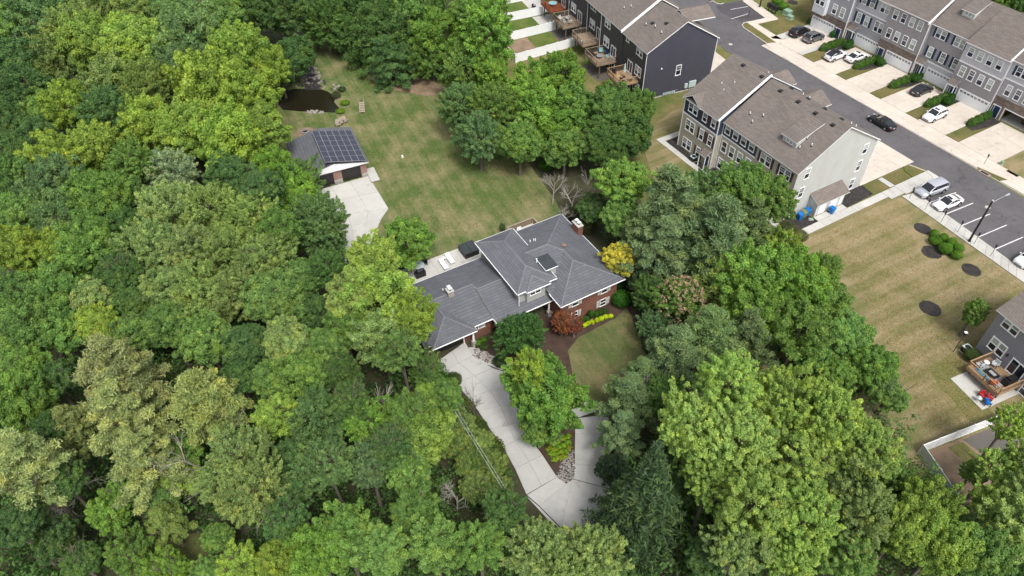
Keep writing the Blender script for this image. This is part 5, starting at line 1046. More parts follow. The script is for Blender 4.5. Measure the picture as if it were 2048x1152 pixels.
E_ = [ # right side, with what singles each out
 (935,150,56,'open','mg',5,'olive tree between the pond clearing and the white fences'),(925,215,52,'fine','bg',6,'dark olive low tree at the right rim of the back lawn'),(960,275,54,'fine','bg',6,'bushy grey-green tree lowest on the right rim of the back lawn'),(985,215,50,'fine','mg',8,'mid-green tree second in from the back lawn rim'),(978,62,42,'tall','br',9,'bright columnar tree beside the topmost white fence'),(985,148,40,'round','br',7,'bright tree below the end of the white fences'),
 (1062,186,54,'lobed','br',8,'leafy bright tree left below the row of decks'),(1125,160,54,'lobed','br',8,'bright tree directly below the third deck'),(1085,240,64,'lobed','br',6,'largest bright tree of the clump below the decks'),(1150,220,50,'lobed','mg',7,'mid-green tree in the clump nearest the dark gable corner'),(1040,285,48,'round','mg',6,'low mid-green tree where the back lawn meets the clump'),(1130,300,46,'round','mg',5,'low tree above the bare grey shrubs'),
 (1225,220,56,'round','dg',8,'dark round tree left of the dry side lawn'),(1255,270,54,'round','dg',5,'dark tree touching the dry side lawn by the mulch ring'),(1205,290,50,'round','dg',6,'dark tree behind the bright maple'),(1280,215,36,'round','mg',5,'small mid-green tree below the foundation of the dark gable'),
 (1245,365,50,'lobed','br',9,'bright maple standing alone above the golden tree'),(1240,435,46,'round','mg',6,'lower mid-green tree between the bright maple and golden tree'),(1185,420,36,'round','dg',4,'dark bushy tree right of the house chimney'),
 (1345,425,72,'pine','pb',10,'broad grey-green pine below the near townhouse corner'),(1400,390,56,'fine','bg',8,'bluish tree screening the ground floor of the beige townhouses'),(1480,385,62,'lobed','mg',9,'leafy tree in front of the near block right of the pine'),(1545,400,50,'lobed','mg',8,'rightmost tree against the pale gable'),(1430,470,70,'pine','pb',10,'large grey-green pine in the middle of the right grove'),(1320,500,54,'pine','pb',8,'grey-green pine just right of the golden tree'),(1500,460,54,'pine','pb',7,'pine beside the corner of the concrete walk'),(1290,455,44,'pine','pb',8,'pine at the left rim of the right grove'),
 (1430,560,50,'pine','ol',7,'olive pine with bare inner limbs beside the pink-flowering tree'),
 (1500,550,66,'lobed','br',9,'bright rounded tree left of the dry lawn'),(1585,560,66,'lobed','br',9,'bright tree at the left rim of the striped dry lawn'),(1510,630,64,'lobed','br',8,'bright tree below the rounded bright pair'),(1640,610,60,'round','mg',6,'mid-green tree on the dry lawn rim, level with golden tree'),(1600,660,62,'lobed','mg',8,'mid-green tree inside the right grove above the limes'),(1690,670,58,'round','mg',5.5,'mid-green tree on the lawn rim above the limes'),(1745,735,54,'round','mg',4.5,'mid-green tree nearest the small mulch circle'),(1775,790,40,'round','mg',3.5,'lowest mid-green tree on the dry lawn rim'),(1628,718,42,'round','mg',4.5,'mid-green tree closing the gap behind the lime crowns'),(1672,748,42,'round','mg',4.5,'second mid-green tree behind the lime crowns, nearer the lawn'),(1650,540,36,'fine','mg',5,'thin low tree poking onto the striped lawn'),(1560,500,40,'lobed','yg',6,'small yellow-green tree below the concrete walk corner'),
 (1300,590,42,'fine','dg',4,'dark shrubby tree right of the round clipped bush'),(1310,650,36,'fine','bg',3,'bluish shrub tree on the right rim of the front lawn'),(1290,560,36,'round','dk',4,'very dark shrub below the golden tree'),
 (1348,705,52,'pine','pb',7,'grey-green pine leaning over the front lawn'),(1420,670,60,'pine','pb',8,'bluish pine below the pink-flowering tree'),(1500,680,50,'pine','pb',7,'bluish pine behind the topmost lime-green crown'),(1255,800,54,'pine','pb',6,'pine with a dead grey limb beside the driveway'),(1285,752,34,'pine','pb',5,'small pine above the one with the dead limb'),(1240,860,38,'pine','pb',5,'low pine overhanging the right drive'),
 (1455,775,78,'big','po',13,'tallest lime-green crown of the lower right'),(1380,850,74,'big','po',12,'lime-green crown nearest the driveway'),(1475,880,78,'big','po',12,'lime-green crown in the centre of the lower right'),(1560,800,68,'big','po',12,'lime-green crown right of the tallest one'),(1650,840,78,'big','po',12,'broad lime-green crown toward the white fence'),(1735,900,72,'big','po',11,'lime-green crown touching the grey fence corner'),(1590,920,74,'big','po',10,'lime-green crown below the middle of the group'),(1420,960,60,'big','po',10,'lime-green crown above the dark spruce'),(1510,1010,76,'big','po',11,'silvery lime crown right of the dark spruce'),(1610,1030,76,'big','po',11,'silvery lime crown near the bottom edge'),(1720,1020,70,'big','lg',10,'light crown near the bottom edge below the fence corner'),(1470,1100,60,'big','lg',9,'light crown on the bottom edge right of the spruce'),(1580,1120,60,'big','po',9,'lime crown cut by the bottom edge'),(1690,1110,60,'big','mg',8,'mid-green crown cut by the bottom edge'),
 (1790,970,48,'round','mg',5,'mid-green tree under the grey fence'),(1800,1060,64,'lobed','yg',9,'yellow-green tree at the bottom right'),(1880,1090,66,'lobed','yg',9,'yellow-green tree left of the bottom right corner'),(1960,1110,62,'lobed','mg',8,'mid-green tree in the bottom right corner'),(1850,1010,50,'lobed','yg',7,'yellow-green tree below the end of the grey fence'),(2030,1060,60,'lobed','lg',8,'light tree at the right edge near the bottom'),
 (2020,848,34,'open','po',7,'sparse light tree in front of the lavender house'),(1990,935,36,'open','po',6,'sparse light tree over the fenced yard'),(2045,925,38,'open','po',7,'sparse light tree at the right edge over the yard'),(1990,1005,42,'open','po',6,'light tree below the fenced yard'),(1945,945,24,'open','po',3,'small airy tree inside the fenced yard corner'),(2060,990,50,'lobed','lg',8,'light tree cut by the right edge'),
 (1225,940,34,'round','dk',3,'very dark shrub between right drive and spruce'),(1340,960,50,'round','dg',5,'dark tree behind the spruce'),(1235,1150,40,'round','dg',3,'dark tree at the foot of the spruce'),(1415,1110,46,'round','dg',5,'dark tree right of the spruce foot'),(1330,790,48,'round','dg',6,'dark green tree left of the limes'),
 (1185,1110,64,'fine','lg',7,'feathery pale tree at the bottom beside the spruce'),(1080,1105,66,'fine','lg',7,'feathery pale tree at the bottom end of the driveway'),(1130,1145,60,'fine','lg',6,'feathery pale tree cut by the bottom edge'),
 (2030,8,30,'round','dg',4,'dark tree behind the roofs at the top right corner'),(1985,-12,36,'lobed','mg',5,'green tree behind the roofs at the top right')]
for q in E_: tree(*q[:7])
tree(1288, 1005, 104, 'spruce', 'dk', 8.5, 'big dark spruce with drooping branches below the right drive', squash=1.25).children[0].color = (0.048, 0.084, 0.036, 1)
for i_, q in enumerate([(925,850,30),(962,888,33),(985,930,34),(940,925,36),(905,885,34),(1002,972,24),(950,975,34)]):
    tree(q[0], q[1], q[2], 'round', 'ol', 2.3, 'low olive growth left of the drive, '+['topmost of seven', 'second on the drive edge', 'third on the drive edge', 'middle one away from the drive', 'farthest from the drive', 'lowest on the drive edge', 'lowest one away from the drive'][i_])
# the garden's own trees
t = tree(1090, 788, 80, 'lobed', 'br', 7.0, 'rounded green tree with yellow tips on the driveway island'); t.children[0].color = (0.13, 0.25, 0.05, 1)
tree(1062, 738, 38, 'open', 'yg', 9.6, 'yellow-tipped upper crown rising from the driveway island').children[0].color = (0.24, 0.34, 0.05, 1)
tree(1080, 850, 48, 'round', 'mg', 3.2, 'low green growth at the foot of the island tree')
tree(1042, 668, 52, 'fine', 'mg', 3.4, 'dense dark green round tree between porch and driveway').children[0].color = (0.065, 0.15, 0.04, 1)
tree(1236, 519, 35, 'round', 'yl', 5.4, 'golden yellow tree at the right corner of the house')
tree(1125, 648, 24, 'open', 'yl', 2.2, 'rust-red Japanese maple in two clouds before the porch').children[0].color = (0.27, 0.105, 0.055, 1)
m2 = tree(1149, 652, 17, 'open', 'yl', 2.0, 'smaller rust-red maple right of the first'); m2.children[0].color = (0.23, 0.085, 0.055, 1)
tree(1360, 600, 46, 'fine', 'mg', 6, 'spreading tree covered in pink blossom in the right grove')
# blossom heads on the pink-flowering tree
pk = TREES[-1][0]; rs = np.random.RandomState(5); n = 240; cr = pk.children[0]; sc = cr.scale[0]
d = unit(rs.normal(size=(n, 3))+np.array([0, 0, 0.7])); base_p = d*0.93*np.array([sc, sc, cr.scale[2]])
P_ = np.repeat(base_p, 7, 0)+rs.normal(size=(n*7, 3))*0.09+np.array([0, 0, 6.0])
bl = link('blossom', leaf_mesh('blossom_mesh', P_, rs.normal(size=(n*7, 3)), 0.10, 0.7, rs, np.zeros(n*7), M['petal'], np.full(n*7, 0.6)), pk); bl.color = (0.34, 0.25, 0.17, 1)
# young tree on the dry lawn
yt = tree(1950, 625, 21, 'tall', 'mg', 4.2, 'slim young tree planted on the dry lawn before the lavender house')
# columnar evergreen behind the house
tree(1005, 455, 6, 'tall', 'dg', 0.9, 'tiny pointed evergreen at the corner of the rear deck')
# names and ordinals for the woodland
bands = [(-99, 62, 'along the top edge'), (62, 125, 'level with the upper clearing'), (125, 200, 'level with the pond'), (200, 272, 'level with the solar roof ridge'), (272, 345, 'level with the garage doors'), (345, 415, 'level with the garage apron'),
         (415, 485, 'level with the back of the house'), (485, 560, 'level with the patio'), (560, 640, 'level with the upper roofs'), (640, 710, 'level with the house garage door'), (710, 790, 'level with the driveway top'), (790, 870, 'level with the island bed'), (870, 945, 'level with the river stones'), (945, 1030, 'just above the bottom row'), (1030, 1300, 'along the bottom edge')]
ORD = ['leftmost'] + [f'{n_} from left' for n_ in ('second', 'third', 'fourth', 'fifth', 'sixth', 'seventh', 'eighth', 'ninth', 'tenth', 'eleventh', 'twelfth', 'thirteenth', 'fourteenth', 'fifteenth', 'sixteenth', 'seventeenth', 'eighteenth', 'nineteenth', 'twentieth', 'twenty-first', 'twenty-second', 'twenty-third')]
for lo, hi, nm in bands:
    b_ = sorted([t_ for t_ in TREES if t_[6] == 'W' and lo <= t_[2] < hi], key=lambda t_: t_[1])
    for k, t_ in enumerate(b_): t_[0]['label'] = f'{WORD[t_[4]]} tree, {ORD[k]} in the woods {nm}'.replace('broadleaf ', '')
for t_ in TREES:
    if t_[5]: t_[0]['label'] = t_[5]
    t_[0]['group'] = 'trees of the left woodland' if (t_[6] == 'W' or (t_[1] < 800 and t_[5])) else 'trees right of the house and drive'
# undergrowth: a mass of low leaves over the forest floor
def point_in(poly, x, y_):
    c = False; j = len(poly)-1
    for i in range(len(poly)):
        if (poly[i][1] > y_) != (poly[j][1] > y_) and x < (poly[j][0]-poly[i][0])*(y_-poly[i][1])/(poly[j][1]-poly[i][1])+poly[i][0]: c = not c
        j = i
    return c
FOREST = [[(-150, -120), (960, -120), (930, 120), (880, 160), (760, 125), (690, 90), (610, 130), (570, 180), (545, 225), (560, 300), (640, 390), (680, 480), (690, 540), (800, 560), (860, 700), (905, 790), (960, 850), (1020, 980), (1060, 1080), (1060, 1300), (520, 1300), (500, 1110), (420, 1060), (250, 1060), (150, 1300), (-150, 1300)],
          [(1235, 900), (1240, 1060), (1240, 1300), (2200, 1300), (2200, 1100), (1900, 1020), (1830, 900), (1740, 800), (1620, 620), (1520, 500), (1330, 430), (1200, 330), (1190, 470), (1290, 560), (1310, 700), (1240, 820)],
          [(905, 150), (1000, 170), (1290, 240), (1270, 330), (1120, 330), (1000, 290), (930, 250)]]
rg = random.Random(11); rs = np.random.RandomState(11); C = []
while len(C) < 3800:
    u_, v_ = rg.uniform(-150, 2200), rg.uniform(-120, 1300)
    if any(point_in(q, u_, v_) for q in FOREST):
        x, y_ = G(u_, v_, 1.0)
        if rg.random() < 0.15+0.85*(80/max(60, y_))**1.0: C.append((x, y_))
PPu, NNu, TTu, tpu = [], [], [], []
for (x, y_) in C:
    n = 46; r_ = rg.uniform(0.7, 1.6); h = rg.choice((0.8, 1.5, 2.5, 4.0, 5.5))*rg.uniform(0.7, 1.2); d = unit(rs.normal(size=(n, 3))+np.array([0, 0, 0.6]))
    PPu.append(np.array([x, y_, h*0.5])+d*np.array([r_, r_, h*0.5])*rs.uniform(0.6, 1, (n, 1))); NNu.append(unit(d+rs.normal(size=(n, 3))*0.4+np.array([0, 0, .5])))
    TTu.append(np.clip(rs.uniform(0.1, 0.8)+rs.normal(size=n)*0.1, 0, 1)); tpu.append(rs.uniform(0, 0.5, n))
ug = link('undergrowth', leaf_mesh('undergrowth_mesh', np.concatenate(PPu), np.concatenate(NNu), 0.17, 0.6, rs, np.concatenate(tpu), M['leaf'], np.concatenate(TTu)))
ug.color = (0.070, 0.145, 0.040, 1); tag(ug, 'low green undergrowth under the trees', None, None, 'stuff')

# ---------- shrubs and hedges
BU = [bush(s) for s in (1, 2, 3)]; BUF = [bush(s, 3600, 0.055) for s in (7, 8)]
def shrub(x, y_, r_, h, c, label, group=None, name='shrub', dense=True, stem=True):
    root = empty(name, (x, y_, 0), 0, label, 'shrub', group); rg = random.Random(int(x*31+y_*17))
    o = link('foliage', rg.choice(BUF if dense else BU), root, (0, 0, h*0.5), rg.uniform(0, 6), (r_, r_*rg.uniform(.9, 1.1), h*0.58)); o.color = (*c, 1)
    return root
GRN = (0.05, 0.13, 0.022); GR2 = (0.085, 0.19, 0.02)
P2 = lambda x, y_: (860+x/2.4, 600+y_/2.4)
for i, q in enumerate([(730, 97), (752, 92), (772, 74), (798, 70), (815, 62), (835, 54)]):
    x, y_ = G(*P2(*q), 0.4); shrub(x, y_, 0.42 if i != 2 else 0.5, 0.9 if i != 2 else 1.3, (0.045, 0.115, 0.018), f"clipped green ball under the brick wall, {['leftmost of six', 'second from left', 'tall third from left', 'fourth from left', 'fifth from left', 'rightmost of six'][i]}", 'clipped balls under the brick wall', 'boxwood')
for i, q in enumerate([(722, 128), (740, 122), (757, 112), (778, 106), (800, 96), (822, 90), (843, 82), (866, 78)]):
    x, y_ = G(*P2(*q), 0.25); o = shrub(x, y_, 0.40, 0.6, (0.40, 0.50, 0.02), f"bright yellow-lime mound edging the front bed, {['leftmost', 'second', 'third', 'fourth', 'fifth', 'sixth', 'seventh', 'rightmost'][i]} from the left" if i < 7 else 'bright yellow-lime mound edging the front bed, at its right end', 'yellow mounds edging the front bed', 'golden_mound', False)
x, y_ = G(1243, 598, 1.1); shrub(x, y_, 1.35, 2.3, (0.04, 0.14, 0.018), 'large round clipped bush at the right corner of the brick wall')
x, y_ = G(1243, 570, 0.8); shrub(x, y_, 1.0, 1.5, (0.04, 0.09, 0.02), 'low dark shrub behind the large round clipped bush')
for k, (u_, v_, r_, h, c, lb) in enumerate([(955, 686, .55, .7, GR2, 'small lime shrub beside the garage pillar'), (968, 679, .5, .7, GR2, 'second lime shrub right of the garage pillar'), (968, 693, .7, .6, (0.06, .09, .03), 'low olive shrub by the river stones at the garage'), (1000, 722, 1.0, .8, (0.035, .06, .025), 'dark spreading shrub edging the top of the drive'),
      (1030, 742, 1.0, .8, (0.03, .055, .022), 'dark shrub where the drive turns right'), (880, 770, 1.6, 2.4, GRN, 'green shrub on the left edge at the top of the drive'), (905, 760, 1.2, 1.6, (0.05, .09, .02), 'olive shrub left of the drive below the garage'),
      (948, 860, 1.9, 2.6, (0.08, .12, .025), 'rounded olive hedge bush on the left side of the drive'), (975, 905, 2.0, 2.8, (0.085, .125, .028), 'largest olive hedge bush left of the drive point'), (990, 945, 1.8, 2.2, (0.07, .105, .025), 'lowest olive hedge bush left of the drive'), (925, 815, 1.6, 2.2, (0.075, .115, .025), 'olive hedge bush beside the bare shrub left of the drive'), (1000, 1000, 1.6, 2.0, GRN, 'green shrub at the lower left of the drive'),
      (1232, 890, .9, 1.4, (0.04, .075, .02), 'dark low shrub on the right side of the drive'), (1285, 610, 1.3, 2.2, (0.045, .085, .035), 'bluish shrub at the right end of the mulch path'), (1292, 650, 1.3, 2.0, (0.055, .095, .05), 'blue-green shrub on the right rim of the front lawn'), (1305, 690, 1.4, 2.2, (0.06, .10, .045), 'lower blue-green shrub on the right rim of the front lawn'),
      (672, 190, 1.0, .9, (0.07, .09, .045), 'grey-green waterside plants right of the pond'), (684, 178, .8, .8, (0.05, .08, .035), 'dark waterside plants by the upper pond rocks'), (690, 205, .9, .7, (0.10, .19, .02), 'bright green waterside plants at the pond corner'), (680, 222, .9, .6, (0.11, .2, .02), 'bright green clump below the pond corner'),
      (1175, 448, 1.6, 2.4, (0.07, .085, .04), 'greyish olive shrub behind the right chimney'), (1150, 425, 1.5, 2.0, (0.06, .075, .035), 'dull olive shrub below the bare grey trees'), (1600, 470, 1.3, 1.1, (0.10, .11, .045), 'wispy olive shrub in the mulch at the walk corner'), (1575, 455, 1.3, 1.2, (0.08, .10, .04), 'leggy shrub left of the wispy olive one'),
      (1869, 467, .7, 1.2, GR2, 'top left shrub of the round island group'), (1871, 481, .85, 1.4, GR2, 'left shrub of the round island group'), (1888, 475, .75, 1.2, GR2, 'top middle shrub of the island group'), (1891, 497, 1.0, 1.6, GR2, 'largest front shrub of the island group'), (1904, 485, .8, 1.3, GR2, 'middle right shrub of the island group'), (1918, 496, .75, 1.2, GR2, 'right shrub of the island group'), (1913, 510, .8, 1.3, GR2, 'lowest right shrub of the island group'),
      (1555, 2, 1.3, 1.5, GR2, 'left bright shrub at the mailboxes'), (1566, 12, 1.2, 1.3, GR2, 'right bright shrub behind the mailboxes'), (1620, 42, .7, 1.3, GRN, 'dark shrub at the corner of the far left house'), (1945, 710, 1.2, 1.4, (0.05, .08, .025), 'shrubs below the cedar deck at lower right'),
      (1090, 330, 1.4, 1.6, GRN, 'green shrub at the right rim of the back lawn'), (1070, 300, 1.4, 1.5, GRN, 'green shrub higher on the right rim of the back lawn')]):
    x, y_ = G(u_, v_, h/2); shrub(x, y_, r_, h, c, lb, None)
# hostas in the island bed
hm = None
rsx = np.random.RandomState(2); n = 70; a = rsx.rand(n)*6.28; q = np.sqrt(rsx.rand(n)); Ph = np.stack([q*np.cos(a), q*np.sin(a), 0.5-0.42*q**2], 1)
hm = leaf_mesh('hosta_mesh', Ph, unit(np.stack([np.cos(a)*q, np.sin(a)*q, np.ones(n)*0.9], 1)+rsx.normal(size=(n, 3))*0.15), 0.26, 0.6, rsx, q, M['leaf'])
hp = [(1105, 888), (1115, 882), (1125, 876), (1136, 884), (1098, 896), (1108, 898), (1118, 893), (1128, 890), (1138, 895), (1102, 906), (1112, 908), (1122, 903), (1132, 902), (1108, 918), (1117, 915), (1088, 884), (1095, 878), (1128, 912), (1104, 872), (1137, 872)]
for i, (u_, v_) in enumerate(hp):
    x, y_ = G(u_, v_, 0.2); o = link('hosta', hm, None, (x, y_, 0.12), i*1.7, (0.42, 0.42, 0.6)); o.color = (0.12+0.03*(i % 3), 0.22+0.02*(i % 4), 0.02, 1)
    tag(o, 'lime-green hosta in the bed at the foot of the island tree', 'plant', 'hostas in the driveway island')
# hedges along the facing drives
HG = [hedge_mesh(3, 6.2, 1.5, 1.25), hedge_mesh(4, 5.8, 1.3, 1.2)]
for i, (sx, L_) in enumerate(((-9.0, 0), (-1.0, 0), (6.9, 0), (14.2, 0), (21.6, 1))):
    x, y_ = FR(sx, -4.1 if i < 4 else -3.2); o = empty('hedge', (x, y_, 0.1), R(30), f"clipped green hedge on the {['far left', 'second', 'middle', 'fourth', 'last visible'][i]} grass strip between drives", 'hedge', 'hedges between the drives')
    f_ = link('foliage', HG[L_], o, (0, 0, 0)); f_.color = (0.055, 0.13, 0.018, 1)
for i, (sx, yy, r_, h, lb) in enumerate([(-11.7, -0.9, .75, 1.4, 'ball shrub beside the far left garage door'), (-7.6, -0.7, .8, 1.5, 'shrub right of the second front door'), (-6.9, -2.2, .8, 1.3, 'dark shrub at the inner end of the first hedge'), (-0.6, -1.4, .7, 1.6, 'conical shrub by the stone house door'), (0.6, -2.0, 1.0, 1.5, 'dark shrub ending the second hedge'), (7.6, -1.5, 1.1, 1.7, 'dark shrub ending the middle hedge'), (7.5, 0.1, .6, 1.4, 'small shrub left of the fourth garage door'), (15.0, -1.4, .7, 1.5, 'conical shrub left of the fifth garage door'), (15.5, -3.0, 1.1, 1.5, 'dark shrub ending the fourth hedge')]):
    x, y_ = FR(sx, yy); shrub(x, y_, r_, h, (0.035, 0.105, 0.018), lb)
# ---------- bare and dead trees
def bare(u_, v_, H_, seed, label, spread=0.5, lv=4, z=0, m='bark_pale', r0=0.11, tilt=None):
    x, y_ = G(u_, v_, z); root = empty('bare_tree', (x, y_, z), 0, label, 'dead tree'); o = link('branches', bare_mesh(seed, H_, spread, lv, m, r0), root)
    if tilt: o.rotation_euler = tilt
    return root
bare(1105, 408, 6.5, 1, 'bare grey tree leftmost of three on the lawn edge', 0.42); bare(1142, 432, 6.5, 2, 'bare grey shrub in the middle of the three', 0.6); bare(1172, 420, 8, 3, 'tallest bare grey tree, right of the three', 0.38); bare(1128, 448, 4.5, 4, 'low bare brush pile right of the back lawn', 0.8)
bare(948, 852, 7, 5, 'leafless sapling over the upper driveway', 0.45, 4, 0, 'bark', 0.07); bare(915, 1020, 6, 6, 'tangled bare grey bush left of the lower drive', 0.9, 4); bare(765, 862, 10, 7, 'pale forked trunk showing inside the woods left of the drive', 0.25, 3, 0, 'bark_pale', 0.22)
bare(1285, 845, 9, 8, 'dead grey limb among the pines right of the drive', 0.55, 4, 0, 'bark_pale', 0.15); bare(120, 985, 11, 9, 'dead white branches spreading low at the left edge', 0.7, 5, 0, 'bark_pale', 0.16, (0.5, 0.7, 0)); bare(30, 960, 13, 10, 'dead white limb beside the yellowish pine at left', 0.6, 4, 0, 'bark_pale', 0.18, (-0.2, 0.3, 0))
bare(430, 990, 12, 11, 'grey dead branches between two crowns lower left', 0.5, 4, 0, 'bark_pale', 0.12); bare(60, 160, 15, 12, 'bare grey crown in the upper left woods', 0.5, 4, 0, 'bark_pale', 0.14); bare(640, 990, 11, 13, 'pale bare limb hanging in the lower woods', 0.5, 4, 0, 'bark_pale', 0.12, (0.6, -0.5, 0)); bare(1440, 680, 9, 14, 'bare spokes of a pine showing in the right grove', 0.7, 3, 0, 'bark', 0.14); bare(350, 1080, 6, 15, 'broken pale snag on the grassy bank', 0.3, 3, 0, 'bark_pale', 0.12)

# ================================================================== VEHICLES
def car_meshes(kind, pcol, roofcol=None, metal=0.3, sunroof=False):
    pm = paint(kind+'_paint', pcol, metal); rm = pm if roofcol is None else paint(kind+'_roof_paint', roofcol, 0.2)
    P_ = dict(sedan=dict(L=4.75, W=0.91, hood=0.78, belt=0.92, roof=1.44, hx=(1.05, 0.35), rx=(-0.75, -1.75), tail=0.98),
              suv=dict(L=4.65, W=0.94, hood=0.98, belt=1.08, roof=1.68, hx=(1.15, 0.5), rx=(-1.55, -2.15), tail=1.12),
              coupe=dict(L=4.7, W=0.95, hood=0.92, belt=1.05, roof=1.6, hx=(1.1, 0.35), rx=(-1.0, -2.1), tail=1.12),
              van=dict(L=5.1, W=0.99, hood=0.98, belt=1.10, roof=1.78, hx=(1.55, 0.75), rx=(-2.05, -2.45), tail=1.12))[kind]
    L2 = P_['L']/2; W = P_['W']; hd, bt, rf, tl = P_['hood'], P_['belt'], P_['roof'], P_['tail']; a0, a1 = P_['hx']; b1, b0 = P_['rx']
    st = [(L2, W*0.62, 0.35, 0.55), (L2-0.08, W*0.84, 0.25, hd*0.80), (L2-0.45, W*0.96, 0.2, hd*0.94), (L2-1.0, W, 0.2, hd), (a0+0.02, W, 0.2, (hd+bt)/2+0.02), (a1, W, 0.2, bt), (-0.6, W, 0.2, bt+0.01), (b1, W, 0.2, bt+0.03), (b0-0.02, W*0.99, 0.2, tl), (-L2+0.3, W*0.96, 0.24, tl-0.02), (-L2+0.06, W*0.86, 0.3, tl-0.12), (-L2, W*0.70, 0.38, tl-0.30)]
    mb = MB(); V = []
    for x, w_, z0, z1 in st:
        cr = 0.05
        prof = [(-w_*0.90, z0), (-w_, z0+(z1-z0)*0.35), (-w_*0.99, z0+(z1-z0)*0.72), (-w_*0.90, z1-0.02), (-w_*0.45, z1+cr*0.7), (0, z1+cr), (w_*0.45, z1+cr*0.7), (w_*0.90, z1-0.02), (w_*0.99, z0+(z1-z0)*0.72), (w_, z0+(z1-z0)*0.35), (w_*0.90, z0)]
        V += [(x, yy, zz) for yy, zz in prof]
    n = 11; F_ = [(k*n+i, k*n+i+1, (k+1)*n+i+1, (k+1)*n+i) for k in range(len(st)-1) for i in range(n-1)]
    F_ += [tuple(range(n))[::-1], tuple((len(st)-1)*n+i for i in range(n))]+[(k*n, (k+1)*n, (k+1)*n+n-1, k*n+n-1) for k in range(len(st)-1)]
    mb.add(V, F_, pm, True); mb.box(-L2+0.25, L2-0.25, -W*0.93, W*0.93, 0.16, 0.24, M['black'])
    body = mb.mesh('body')
    # greenhouse: glass all round, pillars, roof skin
    tw = W*0.76; gb_ = W*0.90; r0, r1 = a1+(-0.05), b1
    xs = [(a0, gb_*0.96, (hd+bt)/2+0.05), (a1-0.12, tw, rf-0.06), (b1, tw*0.98, rf-0.05), (b0, gb_*0.92, tl+0.02)]
    base = [(a0, gb_*0.96, (hd+bt)/2+0.03), (a1-0.12, gb_, bt), (b1, gb_, bt+0.02), (b0, gb_*0.92, tl+0.0)]
    wind = MB().add([(a0, -gb_*0.9, xs[0][2]), (a0, gb_*0.9, xs[0][2]), (a1-0.12, tw, rf-0.05), (a1-0.12, -tw, rf-0.05)], [(0, 1, 2, 3)], M['cglass'])
    rear = MB().add([(b0, -gb_*0.88, tl+0.04), (b0, gb_*0.88, tl+0.04), (b1, tw, rf-0.05), (b1, -tw, rf-0.05)], [(1, 0, 3, 2)], M['cglass'])
    side = MB(); pil = []
    for s in (-1, 1):
        side.add([(a0, s*gb_*0.93, xs[0][2]-0.02), (b0, s*gb_*0.92, tl), (b1, s*tw, rf-0.06), (a1-0.12, s*tw, rf-0.06)], [(0, 1, 2, 3) if s < 0 else (3, 2, 1, 0)], M['cglass'])
        for xx in (-0.05 if kind != 'van' else 0.1, b1+0.12):
            if kind == 'sedan' and xx != -0.05: xx = b1+0.0
            pil.append(MB().add([(xx-0.05, s*(gb_+0.01), bt), (xx+0.05, s*(gb_+0.01), bt), (xx+0.03, s*(tw+0.015), rf-0.05), (xx-0.04, s*(tw+0.015), rf-0.05)], [(0, 1, 2, 3), (3, 2, 1, 0)], pm))
        pil.append(MB().tube((a0, s*gb_*0.92, xs[0][2]), (a1-0.12, s*tw, rf-0.06), 0.045, 0.04, pm, 6)); pil.append(MB().tube((b1, s*tw, rf-0.06), (b0, s*gb_*0.9, tl+0.02), 0.05, 0.05, pm, 6))
    ro = MB(); rv = []
    for x, k in ((a1-0.08, -0.05), (a1-0.35, -0.005), ((a1+b1)/2, 0.02), (b1+0.2, 0.0), (b1-0.06, -0.05)):
        rv += [(x, -tw-0.02, rf-0.07+k*0.3), (x, -tw*0.75, rf+k), (x, 0, rf+0.03+k), (x, tw*0.75, rf+k), (x, tw+0.02, rf-0.07+k*0.3)]
    ro.add(rv, [(k*5+i, k*5+i+1, (k+1)*5+i+1, (k+1)*5+i) for k in range(4) for i in range(4)], rm, True)
    sr = MB().box(-0.15 if kind != 'coupe' else -0.5, 0.25, -0.42, 0.42, rf+0.035, rf+0.052, M['cglass']) if sunroof else None
    wh = MB().tube((0, -0.11, 0), (0, 0.11, 0), 0.34, 0.34, M['tyre'], 18); rim = MB().tube((0, 0, 0), (0, 0.125, 0), 0.22, 0.20, M['rim'], 12); arch = MB().tube((0, -0.02, 0), (0, 0.02, 0), 0.42, 0.42, M['black'], 18)
    hl = MB().box(-0.16, 0.05, -0.17, 0.17, -0.06, 0.06, M['headl']); tlm = MB().box(-0.05, 0.14, -0.16, 0.16, -0.08, 0.08, M['lampred'])
    mir = MB().box(-0.07, 0.07, -0.1, 0.1, -0.06, 0.07, pm); pl = MB().box(-0.01, 0.01, -0.24, 0.24, -0.07, 0.07, M['plate']); bump_ = MB().box(-0.04, 0.05, -W*0.7, W*0.7, -0.09, 0.09, M['black'])
    return dict(P=P_, body=body, windscreen=wind.mesh('w'), rear_window=rear.mesh('r'), side_windows=side.mesh('s'), pillars=[p_.mesh('p') for p_ in pil], roof=ro.mesh('ro'), sunroof=sr.mesh('sr') if sr else None, tyre=wh.mesh('wh'), rim=rim.mesh('ri'), arch=arch.mesh('ar'), hl=hl.mesh('hl'), tl=tlm.mesh('tl'), mir=mir.mesh('mi'), pl=pl.mesh('pl'), bump=bump_.mesh('bu'))
